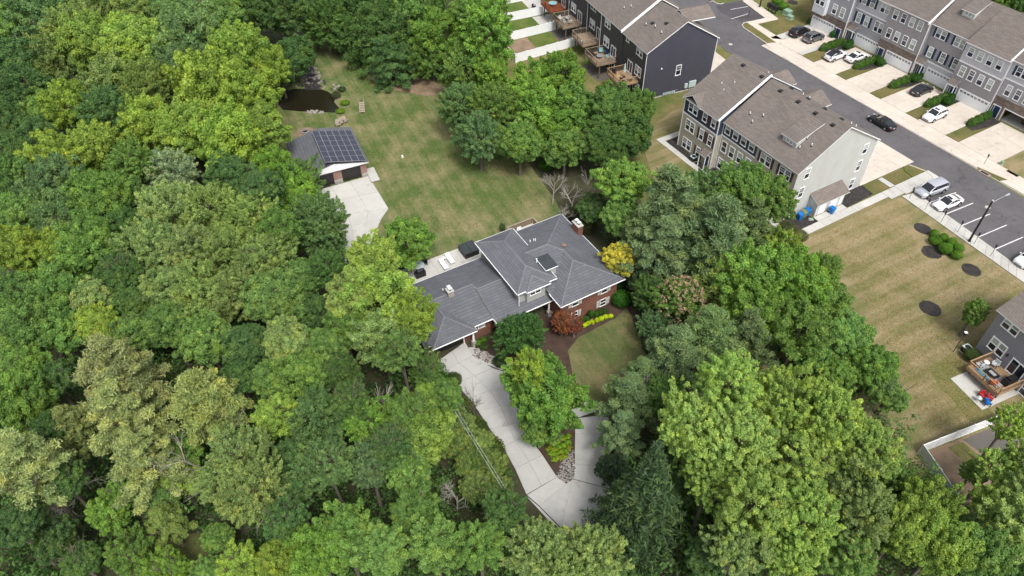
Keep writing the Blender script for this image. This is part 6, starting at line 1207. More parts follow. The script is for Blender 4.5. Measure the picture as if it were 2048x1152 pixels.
def car(kind, u_, v_, ang, pcol, label, roofcol=None, z=0.0, metal=0.3, sunroof=False, name='parked_car', pos=None):
    m = car_meshes(kind, pcol, roofcol, metal, sunroof); P_ = m['P']; L2 = P_['L']/2; W = P_['W']
    x, y_ = pos if pos else G(u_, v_, z+0.75)
    r_ = empty(name, (x, y_, z), R(ang), label, 'car', 'cars parked and moving on the street')
    link('body', m['body'], r_, (0, 0, 0))
    for k in ('windscreen', 'rear_window', 'side_windows', 'roof', 'sunroof'):
        if m[k]: link(k, m[k], r_, (0, 0, 0))
    for p_ in m['pillars']: link('window_pillar', p_, r_, (0, 0, 0))
    wb = L2*0.60
    for sx in (wb, -wb*0.98):
        for s in (-1, 1):
            w_ = link('wheel', m['arch'], r_, (sx, s*(W-0.02), 0.40)); t_ = link('tyre', m['tyre'], w_, (0, -s*0.06, -0.06)); q_ = link('rim', m['rim'], w_, (0, -s*0.06, -0.06)); q_.rotation_euler = (0, 0, 0 if s > 0 else math.pi)
    for s in (-1, 1):
        link('headlight', m['hl'], r_, (L2-0.13, s*W*0.66, P_['hood']*0.78)); link('taillight', m['tl'], r_, (-L2+0.07, s*W*0.68, P_['tail']-0.20)); link('mirror', m['mir'], r_, (P_['hx'][1]+0.42, s*(W+0.08), P_['belt']+0.02))
    link('number_plate', m['pl'], r_, (-L2-0.015, 0, 0.62)); link('bumper', m['bump'], r_, (-L2+0.03, 0, 0.33)); link('grille', m['bump'], r_, (L2-0.05, 0, 0.45)).scale = (1, 0.8, 1)
    return r_
car('suv', 1600, 62, 30, (0.012, 0.012, 0.014), 'black suv facing the far left garage door', z=0.1)
car('suv', 1628, 73, 30, (0.20, 0.205, 0.215), 'silver grey suv beside the black one at far left', z=0.1, metal=0.7)
car('coupe', 1672, 109, 30, (0.72, 0.73, 0.75), 'white suv with black glass roof in the second drive', (0.01, 0.01, 0.012), z=0.1, metal=0)
car('sedan', 1714, 112, 30, (0.72, 0.73, 0.74), 'white sedan half hidden by the second hedge', z=0.1, metal=0, sunroof=True)
car('sedan', 1845, 177, 30, (0.045, 0.05, 0.052), 'dark grey sedan parked nose-in before the fourth garage', z=0.1, metal=0.6)
car('suv', 1871, 228, 210, (0.74, 0.75, 0.77), 'white suv with glass roof facing the street', z=0.1, metal=0, sunroof=True)
car('sedan', 1765, 242, 119, (0.012, 0.014, 0.018), 'black sedan driving along the street beyond the pale gable', z=0.05, name='car')
car('van', 1864, 377, 205, (0.55, 0.57, 0.62), 'pale silver minivan in the first parking bay', z=0.056, metal=0.5, name='minivan')
car('sedan', 1897, 403, 205, (0.74, 0.74, 0.75), 'white sedan in the second parking bay beside the minivan', z=0.056, metal=0, sunroof=True)
car('suv', 2062, 515, 205, (0.72, 0.73, 0.76), 'white car cut by the right edge in the last bay', z=0.056, metal=0)
px_, py_ = FR(26.6, 4.0); car('suv', 0, 0, 30, (0.06, 0.02, 0.015), 'dark maroon car inside the open garage at the right edge', z=0.1, pos=(px_, py_))

# ================================================================== SMALL THINGS
def lamp_post(u_, v_, H_, arm, label):
    x, y_ = G(u_, v_); o = empty('street_lamp', (x, y_, 0), 0, label, 'street lamp', 'street lamps')
    MB().tube((0, 0, 0), (0, 0, 0.5), 0.2, 0.17, M['dkmetal'], 12).tube((0, 0, 0.5), (0, 0, H_), 0.15, 0.11, M['dkmetal'], 12).build('pole', o)
    MB().tube((0, 0, H_), (0, 0, H_+0.08), 0.15, 0.13, M['conc'], 12).build('cap', o)
    if arm:
        a = Vector(arm); MB().tube((0, 0, H_-0.35), a*0.9+Vector((0, 0, H_+0.1)), 0.045, 0.035, M['metal'], 8).build('arm', o)
        h_ = MB().tube(a*0.85+Vector((0, 0, H_+0.08)), a*1.12+Vector((0, 0, H_+0.14)), 0.10, 0.17, M['metal'], 10).tube(a*1.12+Vector((0, 0, H_+0.14)), a*1.2+Vector((0, 0, H_+0.1)), 0.17, 0.08, M['metal'], 10).build('lamp_head', o)
    return o
lamp_post(1937, 484, 7.2, (2.3, 1.0, 0), 'tall dark lamp post with long arm between lawn and parking bays')
lamp_post(1519, 15, 7.0, (-2.0, 0.6, 0), 'dark lamp post beside the mailboxes at the top')
def sign_post(u_, v_, H_, label, lean=0.0, head=True):
    x, y_ = G(u_, v_); o = empty('sign_post', (x, y_, 0), R(-4), label, 'sign', 'parking signs along the pavement')
    MB().tube((0, 0, 0), (0, 0, H_), 0.03, 0.03, M['dkmetal'], 6).build('pole', o)
    if head: MB().box(-0.02, 0.02, -0.17, 0.17, H_-0.5, H_, M['dkmetal']).box(0.02, 0.026, -0.14, 0.14, H_-0.47, H_-0.03, M['metal']).build('sign_plate', o)
kk = ['before the minivan', 'between minivan and white sedan', 'below the white sedan', 'left of the tall lamp post', 'right of the tall lamp post', 'nearest the right edge']
for i, q in enumerate([(1818, 398), (1849, 421), (1881, 446), (1914, 465), (1947, 489), (1980, 513)]): sign_post(q[0], q[1], 2.1, 'thin dark parking sign '+kk[i])
sign_post(1967, 330, 2.0, 'thin sign on the far pavement at the grass corner'); sign_post(1495, 40, 2.0, 'small sign in the top parking bay')
x, y_ = G(1906, 704); o = empty('garden_lamp', (x, y_, 0), 0, 'slender dark garden light beside the air conditioner of the lavender house', 'lamp')
MB().tube((0, 0, 0), (0, 0, 3.1), 0.04, 0.035, M['dkmetal'], 6).build('pole', o); MB().box(-0.14, 0.14, -0.14, 0.14, 3.1, 3.5, M['black']).box(-0.16, 0.16, -0.16, 0.16, 3.5, 3.56, M['trim']).build('lantern', o)
# support stake of the young tree is its trunk; mailboxes and cabinets
x, y_ = G(1543, 25); o = empty('mailbox_cluster', (x, y_, 0), R(-60), 'black cluster mailboxes on posts by the top pavement', 'mailboxes')
for k in range(3):
    b_ = MB().box(-0.42, 0.42, -0.28, 0.28, 0.75, 1.65, M['black']).build('mailbox', o, (k*0.95-0.95, 0, 0)); MB().tube((0, 0, 0), (0, 0, 0.75), 0.09, 0.09, M['black'], 8).build('pedestal', b_)
    for i in range(3):
        for j in range(3): MB().box(-0.38+i*0.26, -0.15+i*0.26, -0.295, -0.28, 0.82+j*0.27, 1.05+j*0.27, M['dkmetal']).build('mail_door', b_) if False else None
def cabinet(u_, v_, a, dims, m, label, nm='utility_box'):
    x, y_ = G(u_, v_); o = empty(nm, (x, y_, 0), R(a), label, 'utility box'); w_, d_, h = dims
    MB().box(-w_/2-0.08, w_/2+0.08, -d_/2-0.08, d_/2+0.08, 0.02, 0.12, M['conc']).build('plinth', o); MB().box(-w_/2, w_/2, -d_/2, d_/2, 0.12, h*0.9, M[m]).build('case', o); MB().add([(-w_/2-.03, -d_/2-.03, h*0.9), (w_/2+.03, -d_/2-.03, h*0.9), (w_/2+.03, d_/2+.03, h*0.9), (-w_/2-.03, d_/2+.03, h*0.9), (-w_/2+.08, -d_/2+.08, h), (w_/2-.08, -d_/2+.08, h), (w_/2-.08, d_/2-.08, h), (-w_/2+.08, d_/2-.08, h)], [(4, 5, 6, 7), (0, 1, 5, 4), (1, 2, 6, 5), (2, 3, 7, 6), (3, 0, 4, 7), (3, 2, 1, 0)], M[m]).build('lid', o)
cabinet(1574, 30, -60, (1.5, 1.2, 1.1), 'green_box', 'green transformer box on the lawn beside the far left house'); cabinet(1579, 38, -60, (1.2, 0.9, 0.8), 'green_box', 'smaller pale green box in front of the transformer'); cabinet(2001, 330, -60, (0.4, 0.3, 0.8), 'green_box', 'small pale utility box on the dry grass corner')
x, y_ = G(1968, 348); o = tag(MB().box(-0.9, 0.9, -0.35, 0.35, 0.05, 0.18, M['brick2']).box(-0.6, 0.6, -0.2, 0.2, 0.18, 0.2, M['black']).build('storm_drain', None, (x, y_, 0), R(-60)), 'brick storm drain inlet at the far kerb', 'drain')
x, y_ = G(1417, 2); o = tag(MB().box(-0.9, 0.9, -0.35, 0.35, 0.05, 0.18, M['brick2']).box(-0.6, 0.6, -0.2, 0.2, 0.18, 0.2, M['black']).build('storm_drain', None, (x, y_, 0), R(-60)), 'brick storm drain inlet at the top of the street', 'drain')
for i, q in enumerate([(1461, 89), (1975, 415)]):
    x, y_ = G(*q); tag(MB().tube((0, 0, 0.05), (0, 0, 0.062), 0.38, 0.38, M['conc'], 16).build('manhole_cover', None, (x, y_, 0)), ['round manhole cover in the street near the dark gable', 'round manhole cover behind the parked white sedan'][i], 'manhole')
# flag
x, y_ = G(1628, 38); o = empty('flag', (x, y_, 0), 0, 'small red striped flag on a slanted pole at the far left house', 'flag'); MB().tube((0, 0, 2.0), (-1.0, -0.6, 2.7), 0.03, 0.02, M['white'], 6).build('pole', o); MB().add([(-1.0, -0.6, 2.7), (-0.5, -0.3, 2.35), (-0.6, -0.9, 1.9), (-1.15, -1.0, 2.2)], [(0, 1, 2, 3)], M['red']).add([(-0.95, -0.62, 2.6), (-0.6, -0.4, 2.35), (-0.65, -0.75, 2.1), (-1.05, -0.85, 2.3)], [(0, 1, 2, 3)], M['white']).build('cloth', o)
# bins
def bin_(u_, v_, a, m, lid, label, pos=None, h=1.05):
    x, y_ = pos or G(u_, v_); o = empty('wheeled_bin', (x, y_, 0.1), R(a), label, 'bin', 'wheeled bins at the near block')
    MB().add([(-.24, -.28, 0), (.24, -.28, 0), (.24, .28, 0), (-.24, .28, 0), (-.33, -.38, h*.9), (.33, -.38, h*.9), (.33, .38, h*.9), (-.33, .38, h*.9)], [(3, 2, 1, 0), (4, 5, 6, 7), (0, 1, 5, 4), (1, 2, 6, 5), (2, 3, 7, 6), (3, 0, 4, 7)], M[m]).build('bin_body', o)
    MB().add([(-.36, -.42, h*.9), (.36, -.42, h*.9), (.36, .42, h*.92), (-.36, .42, h*.92), (-.33, -.36, h), (.33, -.36, h), (.33, .36, h*1.04), (-.33, .36, h*1.04)], [(4, 5, 6, 7), (0, 1, 5, 4), (1, 2, 6, 5), (2, 3, 7, 6), (3, 0, 4, 7)], M[lid]).build('lid', o)
    for s in (-.3, .3): MB().tube((s-.04, .3, .12), (s+.04, .3, .12), .13, .13, M['black'], 10).build('wheel', o)
bin_(0, 0, -60+90, 'blue_bin', 'blue_bin', 'blue wheeled bin standing before the white store doors', FG(2.35, 7.0)); bin_(0, 0, 20, 'blue_bin', 'blue_bin', 'blue bin at left of the pair beside the tree', FG(1.0, 2.1)); bin_(0, 0, 20, 'olive_bin', 'olive_bin', 'olive green bin between the two blue ones', FG(0.9, 2.95)); bin_(0, 0, 20, 'blue_bin', 'blue_bin', 'blue bin tucked against the lean-to wall', FG(0.8, 3.75))
cabinet(0, 0, 0, (0.5, 0.35, 0.3), 'green_box', 'flat green valve box in the black mulch by the bins'); o = D.objects.get('utility_box.003'); o.location = (*FG(1.9, 3.5), 0.08); o.scale = (1, 1, 0.5)
# air conditioners
def ac(x, y_, a, label):
    o = empty('air_conditioner', (x, y_, 0), R(a), label, 'air conditioner'); MB().box(-.5, .5, -.5, .5, 0.02, .12, M['conc']).build('pad', o); MB().box(-.42, .42, -.42, .42, .12, .85, M['dkmetal']).box(-.45, .45, -.45, .45, .85, .92, M['utility']).build('case', o); MB().tube((0, 0, .92), (0, 0, .95), .33, .33, M['black'], 16).build('fan_grille', o)
ac(*FG(-17.6, -1.6), -60, 'air conditioner in black mulch below the beige townhouse'); ac(*FS(-0.35, -0.75), -67, 'air conditioner at the corner of the lavender house')
# ---------- fences
def fence(a, b, h, m, label, seg=2.4, name='fence', rails=False, group='white panel fences'):
    a, b = Vector((*a, 0)), Vector((*b, 0)); L_ = (b-a).length; d = (b-a)/L_; an = math.atan2(d.y, d.x)
    o = empty(name, tuple(a), an, label, 'fence', group); n = max(1, round(L_/seg)); s = L_/n
    for i in range(n):
        p_ = MB().box(0.07, s-0.07, -0.02, 0.02, 0.12, h-0.1, M[m])
        for k in range(int((s-0.14)/0.16)): p_.box(0.08+k*0.16, 0.085+k*0.16+0.14, -0.028, 0.028, 0.16, h-0.14, M[m])
        q_ = p_.build('panel', o, (i*s, 0, 0)); MB().box(0.06, s-0.06, -0.04, 0.04, h-0.12, h, M[m]).build('rail', o, (i*s, 0, 0)); MB().box(0.06, s-0.06, -0.04, 0.04, 0.05, 0.17, M[m]).build('rail', o, (i*s, 0, 0))
    for i in range(n+1): MB().box(-.065, .065, -.065, .065, 0, h+0.05, M[m]).add([(-.08, -.08, h+.05), (.08, -.08, h+.05), (.08, .08, h+.05), (-.08, .08, h+.05), (0, 0, h+.13)], [(0, 1, 4), (1, 2, 4), (2, 3, 4), (3, 0, 4)], M[m]).build('post', o, (i*s, 0, 0))
    return o
fence(FD(-37.4, -14.5), FD(-37.4, -1.9), 1.8, 'white', 'white panel fence at the top, farthest of the three yard fences')
fence(FD(-29.5, -13.5), FD(-30.2, -1.8), 1.8, 'white', 'middle white panel fence between two back yards'); fence(FD(-21.1, -14.7), FD(-22.6, -1.4), 1.8, 'white', 'nearest white panel fence above the leafy clump')
fence(FD(-29.6, -15.5), FD(-21.1, -14.8), 1.8, 'white', 'white panel fence closing the yards beside the bright tree')
fence(FD(-45, -12.0), FD(-45, -1.8), 1.8, 'white', 'white panel fence partly cut by the top edge')
f1, f2 = G(1842, 898, 0.9), G(2010, 832, 0.9); fence(f1, f2, 1.7, 'white', 'white panel fence below the lavender house'); f3 = G(1912, 1000, 0.9); fence(f1, f3, 1.7, 'grey_fence', 'grey-green panel fence running down from the white fence corner', group=None)
sheet('back_yard', [(1850, 905), (2010, 845), (2100, 900), (2050, 1000), (1915, 1005)], 0.04, M['dirt'], 0.03); sheet('yard_turf', [(1895, 895), (1925, 885), (1975, 925), (1960, 960), (1935, 930)], 0.05, M['green'], 0.03); sheet('yard_paving', [(1925, 880), (1990, 852), (2040, 880), (2010, 925), (1960, 905)], 0.05, M['paver'], 0.02)
sheet('back_yard', [FD(-37.2, -13), FD(-30.4, -13), FD(-30.4, -4.5), FD(-37.2, -4.5)], 0.05, M['turf'], 0.03, world=True); sheet('back_yard', [FD(-44.8, -12), FD(-37.6, -12), FD(-37.6, -3.5), FD(-44.8, -3.5)], 0.05, M['turf'], 0.03, world=True)
sheet('yard_turf', [FD(-29.5, -8.8), FD(-26.3, -8.8), FD(-26.6, -3.9), FD(-30, -3.9)], 0.07, M['turf'], 0.05, world=True); sheet('yard_turf', [FD(-29.5, -8.8), FD(-23, -8.8), FD(-23.5, -3.9), FD(-30, -3.9)], 0.065, M['turf'], 0.05, world=True)
sheet('yard_paving', [FD(-29.4, -13.3), FD(-22, -13.3), FD(-22.2, -9.0), FD(-29.4, -9.0)], 0.05, M['dirt'], 0.04, world=True); sheet('patio', [FD(-30.0, -3.7), FD(-22.9, -3.7), FD(-22.9, 0.5), FD(-30, 0.5)], 0.06, M['paver'], 0.04, world=True)
sheet('patio', [FD(-37, -4.4), FD(-30.6, -4.4), FD(-30.6, 0.6), FD(-37, 0.6)], 0.06, M['conc'], 0.04, world=True); sheet('patio', [FD(-44.8, -3.4), FD(-38, -3.4), FD(-38, 0.6), FD(-44.8, 0.6)], 0.06, M['conc'], 0.04, world=True); sheet('patio', [FD(-7, -4), FD(-1.5, -4), FD(-1.5, -0.1), FD(-7, -0.1)], 0.06, M['paver'], 0.04, world=True); sheet('patio', [FD(-15, -4), FD(-9, -4), FD(-9, -0.3), FD(-15, -0.3)], 0.06, M['paver'], 0.04, world=True)

# ---------- furniture
def chair(x, y_, z, a, m, label, wide=0.62, group=None, name='armchair'):
    o = empty(name, (x, y_, z), R(a), label, 'chair', group); w_ = wide/2
    MB().box(-w_, w_, -.3, .3, .30, .42, M[m]).build('seat', o); MB().box(-w_, w_, .24, .34, .42, .88, M[m]).build('backrest', o)
    for s in (-1, 1):
        MB().box(s*w_-.05, s*w_+.05, -.32, .3, .55, .61, M[m]).build('armrest', o)
        for q in (-.28, .28): MB().box(s*w_-.03, s*w_+.03, q-.03, q+.03, 0, .56, M['dkmetal']).build('leg', o)
    return o
def table(x, y_, z, r_, m, label, h=0.5, name='table'):
    o = empty(name, (x, y_, z), 0, label, 'table'); MB().tube((0, 0, h-.05), (0, 0, h), r_, r_, M[m], 20).build('table_top', o); MB().tube((0, 0, 0), (0, 0, h-.05), .06, .06, M['dkmetal'], 8).build('pedestal', o); return o
zf = 2.93
for i, (s_, t_, a, m, lb) in enumerate([(-12.9, -3.2, 200, 'rattan', 'black wicker sofa along the deck front rail'), (-13.3, -1.3, 60, 'teal', 'chair with pale teal cushion on the second deck'), (-11.0, -1.2, -30, 'teal', 'dark chair with pale cushion nearest the slider'), (-12.4, -0.7, 0, 'navy', 'navy lounge chair against the wall on the second deck')]):
    chair(*FD(s_, t_), zf, a-68, m, lb, 0.62 if i else 1.5, None, 'armchair' if i else 'sofa')
table(*FD(-11.6, -2.4), zf, 0.55, 'metal', 'round fire table among the navy chairs', 0.5)
for i, (s_, t_, a) in enumerate([(-27.5, -1.2, 0), (-26.6, -2.3, 180), (-28.1, -2.5, 90), (-25.9, -1.4, -90)]): chair(*FD(s_, t_), zf, a-68, 'cushion', ['pale cushioned chair by the wall on the fourth deck', 'pale cushioned chair by the front rail on the fourth deck', 'pale cushioned chair beside the potted plant', 'pale cushioned chair nearest the slider, fourth deck'][i])
table(*FD(-27.1, -1.8), zf, 0.45, 'black', 'small black table amid the pale chairs', 0.45); table(*FD(-34.2, -1.2), zf, 0.85, 'teal', 'round pale blue table on the red deck', 0.75)
x, y_ = FD(-28.6, -3.0); o = shrub(x, y_, 0.5, 1.1, (0.05, .12, .03), 'leafy potted plant in the corner of the fourth deck', name='potted_plant'); o.location.z = zf+0.35; tag(o, None, 'plant'); MB().tube((0, 0, -.35), (0, 0, .05), .18, .25, M['rattan'], 12).build('pot', o)
x, y_ = FD(-18.0, -2.6); o = empty('side_table', (x, y_, zf), 0, 'small white side table on the empty third deck', 'table'); MB().box(-.25, .25, -.25, .25, .38, .44, M['white']).build('table_top', o)
for a in (-.2, .2):
    for b in (-.2, .2): MB().box(a-.02, a+.02, b-.02, b+.02, 0, .38, M['white']).build('leg', o)
# closed parasol and chairs on the first deck
x, y_ = FD(-4.0, -1.6); o = empty('closed_parasol', (x, y_, zf), 0, 'closed pale parasol standing on the cedar deck', 'parasol'); MB().tube((0, 0, 0), (0, 0, .1), .3, .26, M['dkmetal'], 14).build('base', o); MB().tube((0, 0, .1), (0, 0, 2.6), .03, .03, M['metal'], 8).build('pole', o); MB().tube((0, 0, 1.0), (0, 0, 2.5), .26, .08, M['utility'], 10).build('canopy', o)
chair(*FD(-2.7, -2.7), zf, 120, 'rattan', 'low dark chair at the rail corner of the cedar deck'); chair(*FD(-5.5, -2.8), zf, 20, 'dkmetal', 'dark chair at the left of the cedar deck'); chair(*FD(-2.5, -1.2), zf, 60, 'wood_gr', 'wooden chair beside the closed parasol')
chair(*FD(-4.6, -3.0), 0.06, 140, 'orange', 'orange chair under the cedar deck'); chair(*FD(-3.0, -2.6), 0.06, 40, 'black', 'black chair under the cedar deck')
x, y_ = FD(-32.9, -2.4);
chair(*FD(-39.5, -3.2), 0.06, 100, 'red', 'red and blue chair on the topmost patio'); chair(*FD(-40.8, -2.4), 0.06, 60, 'rattan', 'dark chair on the topmost patio')
# lavender house deck
zs = 1.33
r_ = tag(MB().box(-1.5, 1.5, -0.95, 0.95, 0, 0.012, M['rug']).box(-1.45, 0.3, -0.85, -0.25, 0.012, 0.018, M['rugblue']).box(-1.5, 1.5, -0.95, -0.88, 0.012, 0.02, M['navyglass']).box(-1.5, 1.5, 0.88, 0.95, 0.012, 0.02, M['navyglass']).build('rug', None, (*FS(4.0, -2.15), zs), R(-67.5)), 'grey rug with blue patch on the light cedar deck', 'rug')
o = empty('coffee_table', (*FS(3.95, -2.15), zs), R(-67.5), 'dark frame table standing on the rug', 'table'); MB().box(-.7, .7, -.42, .42, .38, .43, M['black']).build('table_top', o); MB().box(-.4, .4, -.22, .22, .43, .45, M['rug']).build('tray', o)
for a in (-.62, .62):
    for b in (-.36, .36): MB().box(a-.03, a+.03, b-.03, b+.03, 0.02, .38, M['black']).build('leg', o)
chair(*FS(2.5, -2.5), zs, 200, 'cushion', 'grey cushioned chair at the outer corner of the furnished deck'); chair(*FS(3.1, -0.75), zs, 300, 'cushion', 'grey cushioned chair by the wall of the furnished deck'); table(*FS(2.55, -1.45), zs, 0.3, 'white', 'round white side table between the grey chairs', 0.45)
o = empty('covered_grill', (*FS(5.5, -1.3), zs), R(-67.5), 'black covered grill at the right end of the furnished deck', 'grill'); MB().box(-.4, .4, -.75, .75, 0, .85, M['black']).build('cover', o); MB().box(-.3, .3, -.5, .5, .85, 1.08, M['black']).build('hood', o)
chair(*FS(4.9, -3.0), zs, 150, 'orange', 'orange cushioned chair at the front rail of the furnished deck')
for i, (a, b, m, lb) in enumerate([(5.3, -4.3, 'red', 'red folded chair on the patio under the deck'), (5.9, -3.9, 'red', 'second red chair on the patio, nearer the house'), (6.2, -4.6, 'blue_bin', 'blue chair at the right end of the patio')]): chair(*FS(a, b), 0.09, 40*i, m, lb)
o = empty('charcoal_grill', (*FS(5.5, -5.2), 0.09), 0, 'round charcoal grill with yellow tool at the patio edge', 'grill'); MB().tube((0, 0, .45), (0, 0, .65), .2, .3, M['black'], 14).build('bowl', o); MB().tube((0, 0, .65), (0, 0, .85), .3, .12, M['utility'], 14).build('lid', o); MB().tube((0.4, 0, .1), (0.4, 0, .4), .08, .08, M['yellow'], 8).build('tool', o)
for k in range(3): MB().tube((.2*math.cos(k*2.1), .2*math.sin(k*2.1), 0), (.1*math.cos(k*2.1), .1*math.sin(k*2.1), .45), .02, .02, M['metal'], 6).build('leg', o)
# house patio: spa, loungers, grill, furniture
o = empty('hot_tub', (*U0(-2.95, 18.25), 0.1), R(29.5), 'hot tub under a folded dark cover on the patio corner', 'hot tub'); MB().box(-1.05, 1.05, -1.05, 1.05, 0, .8, M['black']).build('cabinet', o)
for s in (-1, 1): MB().box(-1.1 if s < 0 else 0.02, -0.02 if s < 0 else 1.1, -1.1, 1.1, .8, .93, M['roof_flat']).build('cover', o)
def lounger(x, y_, a, label):
    o = empty('sun_lounger', (x, y_, 0.1), R(a), label, 'sun lounger', 'loungers on the house patio'); MB().box(-.32, .32, -.95, .35, .28, .36, M['white']).build('seat', o)
    MB().add([(-.32, .35, .28), (.32, .35, .28), (.32, .95, .62), (-.32, .95, .62), (-.32, .35, .36), (.32, .35, .36), (.32, .92, .70), (-.32, .92, .70)], [(3, 2, 1, 0), (4, 5, 6, 7), (0, 1, 5, 4), (1, 2, 6, 5), (2, 3, 7, 6), (3, 0, 4, 7)], M['white']).build('backrest', o)
    for a_ in (-.28, .28):
        for b_ in (-.85, .3): MB().box(a_-.03, a_+.03, b_-.03, b_+.03, 0, .28, M['cushion']).build('leg', o)
lounger(*U0(-5.9, 18.1), 29.5, 'white sun lounger on the patio nearer the hot tub'); lounger(*U0(-7.1, 17.5), 29.5, 'white sun lounger on the patio farther from the hot tub'); table(*U0(-6.5, 18.6), 0.1, .25, 'white', 'tiny round table between the two white loungers', .4)
o = empty('covered_grill', (*U0(-10.6, 17.4), 0.1), R(29.5), 'dark grill at the left end of the patio by the tree', 'grill'); MB().box(-.7, .7, -.35, .35, 0, .85, M['black']).build('cabinet', o); MB().tube((-.4, 0, .9), (.4, 0, .9), .28, .28, M['dkmetal'], 10).build('hood', o)
o = empty('patio_table', (*U0(-10.2, 18.7), 0.1), 0, 'grey glass table near the dark patio grill', 'table'); MB().tube((0, 0, .68), (0, 0, .72), .8, .8, M['utility'], 20).build('table_top', o); MB().tube((0, 0, 0), (0, 0, .68), .1, .06, M['dkmetal'], 8).build('pedestal', o)
chair(*U0(-11.4, 19.0), .1, 80, 'dkmetal', 'dark metal chair left of the grey patio table'); chair(*U0(-9.2, 19.1), .1, -60, 'dkmetal', 'dark metal chair right of the grey patio table')
chair(*U0(4.5, 17.2), 1.0, 29.5, 'white', 'white chair on the small rear deck behind the roof'); 
# yard: adirondack chairs, fire ring, wooden ramp, ball
def adir(x, y_, a, label, m='wood_gr'):
    o = empty('adirondack_chair', (x, y_, 0.03), R(a), label, 'chair', 'wooden chairs near the pond')
    MB().add([(-.3, -.35, .36), (.3, -.35, .36), (.3, .25, .22), (-.3, .25, .22), (-.3, -.35, .32), (.3, -.35, .32), (.3, .25, .18), (-.3, .25, .18)], [(0, 1, 2, 3), (7, 6, 5, 4), (0, 4, 5, 1), (1, 5, 6, 2), (3, 2, 6, 7), (0, 3, 7, 4)], M[m]).build('seat', o)
    for k in range(5): MB().add([(-.28+k*.115, .2, .2), (-.18+k*.115, .2, .2), (-.2+k*.12, .55, .95-.04*abs(k-2)), (-.3+k*.12, .55, .95-.04*abs(k-2)), (-.28+k*.115, .24, .2), (-.18+k*.115, .24, .2), (-.2+k*.12, .59, .95), (-.3+k*.12, .59, .95)], [(0, 1, 2, 3), (7, 6, 5, 4), (0, 3, 7, 4), (1, 5, 6, 2), (3, 2, 6, 7)], M[m]).build('back_slat', o)
    for s in (-1, 1):
        MB().box(s*.36-.07, s*.36+.07, -.4, .4, .52, .56, M[m]).build('armrest', o)
        for b in (-.33, .3): MB().box(s*.33-.03, s*.33+.03, b-.04, b+.04, 0, .52, M[m]).build('leg', o)
for i, q in enumerate([(676, 248), (683, 244), (690, 241)]): adir(*G(*q, .4), 20+i*8, ['weathered garden chair left of three below the pond', 'weathered garden chair, middle of three below the pond', 'weathered garden chair right of three below the pond'][i])
x, y_ = G(611, 265); o = empty('fire_pit', (x, y_, 0), 0, 'round stone fire pit behind the solar roof', 'fire pit')
for k in range(14): a = 2*math.pi*k/14; MB().obox((.55*math.cos(a), .55*math.sin(a)), a, .12, .12, 0, .3, M['rock']).build('stone', o)
MB().tube((0, 0, 0.02), (0, 0, 0.06), 1.5, 1.5, M['dirt'], 24).build('gravel_ring', o); MB().tube((0, 0, .06), (0, 0, .1), .45, .45, M['black'], 16).build('ash', o)
x, y_ = G(724, 217, .3); o = empty('wooden_ramp', (x, y_, 0), R(8), 'pale wooden ramp lying on the lawn right of the pond', 'ramp')
for k in range(6): MB().box(-.45, .45, -1.2+k*.4, -.83+k*.4, .3+(.1*k), .34+(.1*k), M['wood_gr']).build('plank', o)
for s in (-.42, .42): MB().add([(s-.04, -1.2, .0), (s+.04, -1.2, .0), (s+.04, 1.3, .75), (s-.04, 1.3, .75), (s-.04, -1.2, .28), (s+.04, -1.2, .28), (s+.04, 1.3, .95), (s-.04, 1.3, .95)], [(0, 1, 5, 4), (1, 2, 6, 5), (2, 3, 7, 6), (3, 0, 4, 7), (4, 5, 6, 7)], M['wood_gr']).build('side_rail', o); MB().box(s-.05, s+.05, 1.2, 1.3, 0, 1.6, M['wood_gr']).build('post', o)
x, y_ = G(805, 315); tag(MB().tube((0, 0, 0), (0, 0, .35), .18, .15, M['white'], 12).tube((0, 0, .35), (0, 0, .42), .15, .02, M['white'], 12).build('white_marker', None, (x, y_, 0.03)), 'small white cap standing alone in the back lawn', 'marker')
x, y_ = G(604, 133); tag(MB().tube((0, 0, 0), (0, 0, 1.0), .18, .12, M['bark_pale'], 8).build('tree_stump', None, (x, y_, 0)), 'pale broken stump at the top of the rock cascade', 'stump')
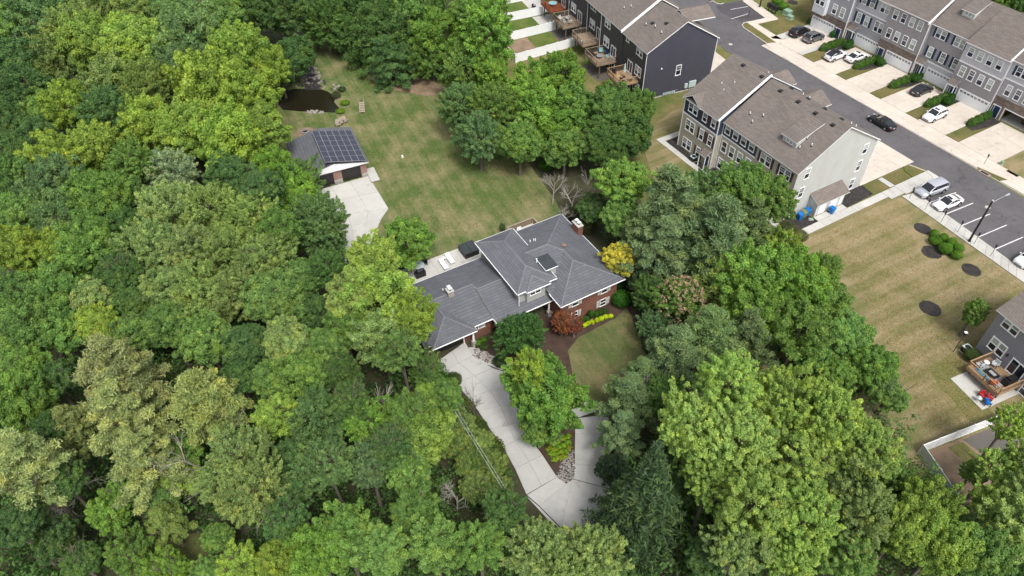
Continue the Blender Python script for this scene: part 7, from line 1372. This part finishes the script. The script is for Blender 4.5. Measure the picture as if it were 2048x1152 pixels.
# overhead service wires crossing the drive
p0, p1 = Vector((*G(905, 815, 9.5), 9.5)), Vector((*G(1010, 985, 5.0), 5.0)); p2 = Vector((*G(1090, 1110, 4.5), 4.5))
wr = MB()
for off in (0, .28):
    q_ = [p0+Vector((off, 0, 0)), p1+Vector((off, 0, 0)), p2+Vector((off, 0, 0))]
    for a, b in zip(q_, q_[1:]):
        for k in range(8): wr.tube(a.lerp(b, k/8), a.lerp(b, (k+1)/8), .013, .013, M['metal'], 5, False)
tag(wr.build('overhead_wire'), 'pair of thin pale wires sloping over the hedge beside the drive', 'wire')
# pale pebbly litter and leaves on the lawns: loose tufts that nobody could count
def tufts(name, poly, n, seed, c, size=0.10):
    rg = random.Random(seed); rs = np.random.RandomState(seed); xs = [p[0] for p in poly]; ys = [p[1] for p in poly]; P_ = []
    while len(P_) < n:
        u_, v_ = rg.uniform(min(xs), max(xs)), rg.uniform(min(ys), max(ys))
        if point_in(poly, u_, v_) and not (550 < u_ < 690 and v_ < 232) and all(abs(u_-a)+1.4*abs(v_-b) > 42 for a, b in ((1846, 458), (1942, 540), (1863, 505), (1890, 494), (1908, 505), (1860, 617))): x, y_ = G(u_, v_); P_.append((x, y_, 0.05))
    P_ = np.repeat(np.array(P_), 5, 0)+rs.normal(size=(n*5, 3))*np.array([.16, .16, .02])
    o = link(name, leaf_mesh(name+'_mesh', P_, unit(rs.normal(size=(n*5, 3))*0.7+np.array([0, 0, .6])), size, 0.35, rs, rs.uniform(0, 1, n*5), M['leaf'])); o.color = (*c, 1)
    tag(o, 'short grass tufts', None, None, 'stuff')
tufts('grass_tufts', [(560, 235), (700, 110), (880, 185), (1000, 300), (1100, 410), (1000, 440), (900, 480), (800, 430), (740, 340), (700, 260)], 6000, 3, (0.20, 0.20, 0.08), 0.08)
tufts('grass_tufts', [(1620, 470), (1780, 395), (1800, 400), (2048, 575), (2048, 640), (1950, 840), (1850, 860), (1780, 700), (1700, 560)], 6000, 4, (0.30, 0.235, 0.125), 0.07)
tufts('grass_tufts', [(1150, 690), (1260, 640), (1290, 700), (1270, 800), (1200, 800)], 1000, 5, (0.18, 0.16, 0.07), 0.07)
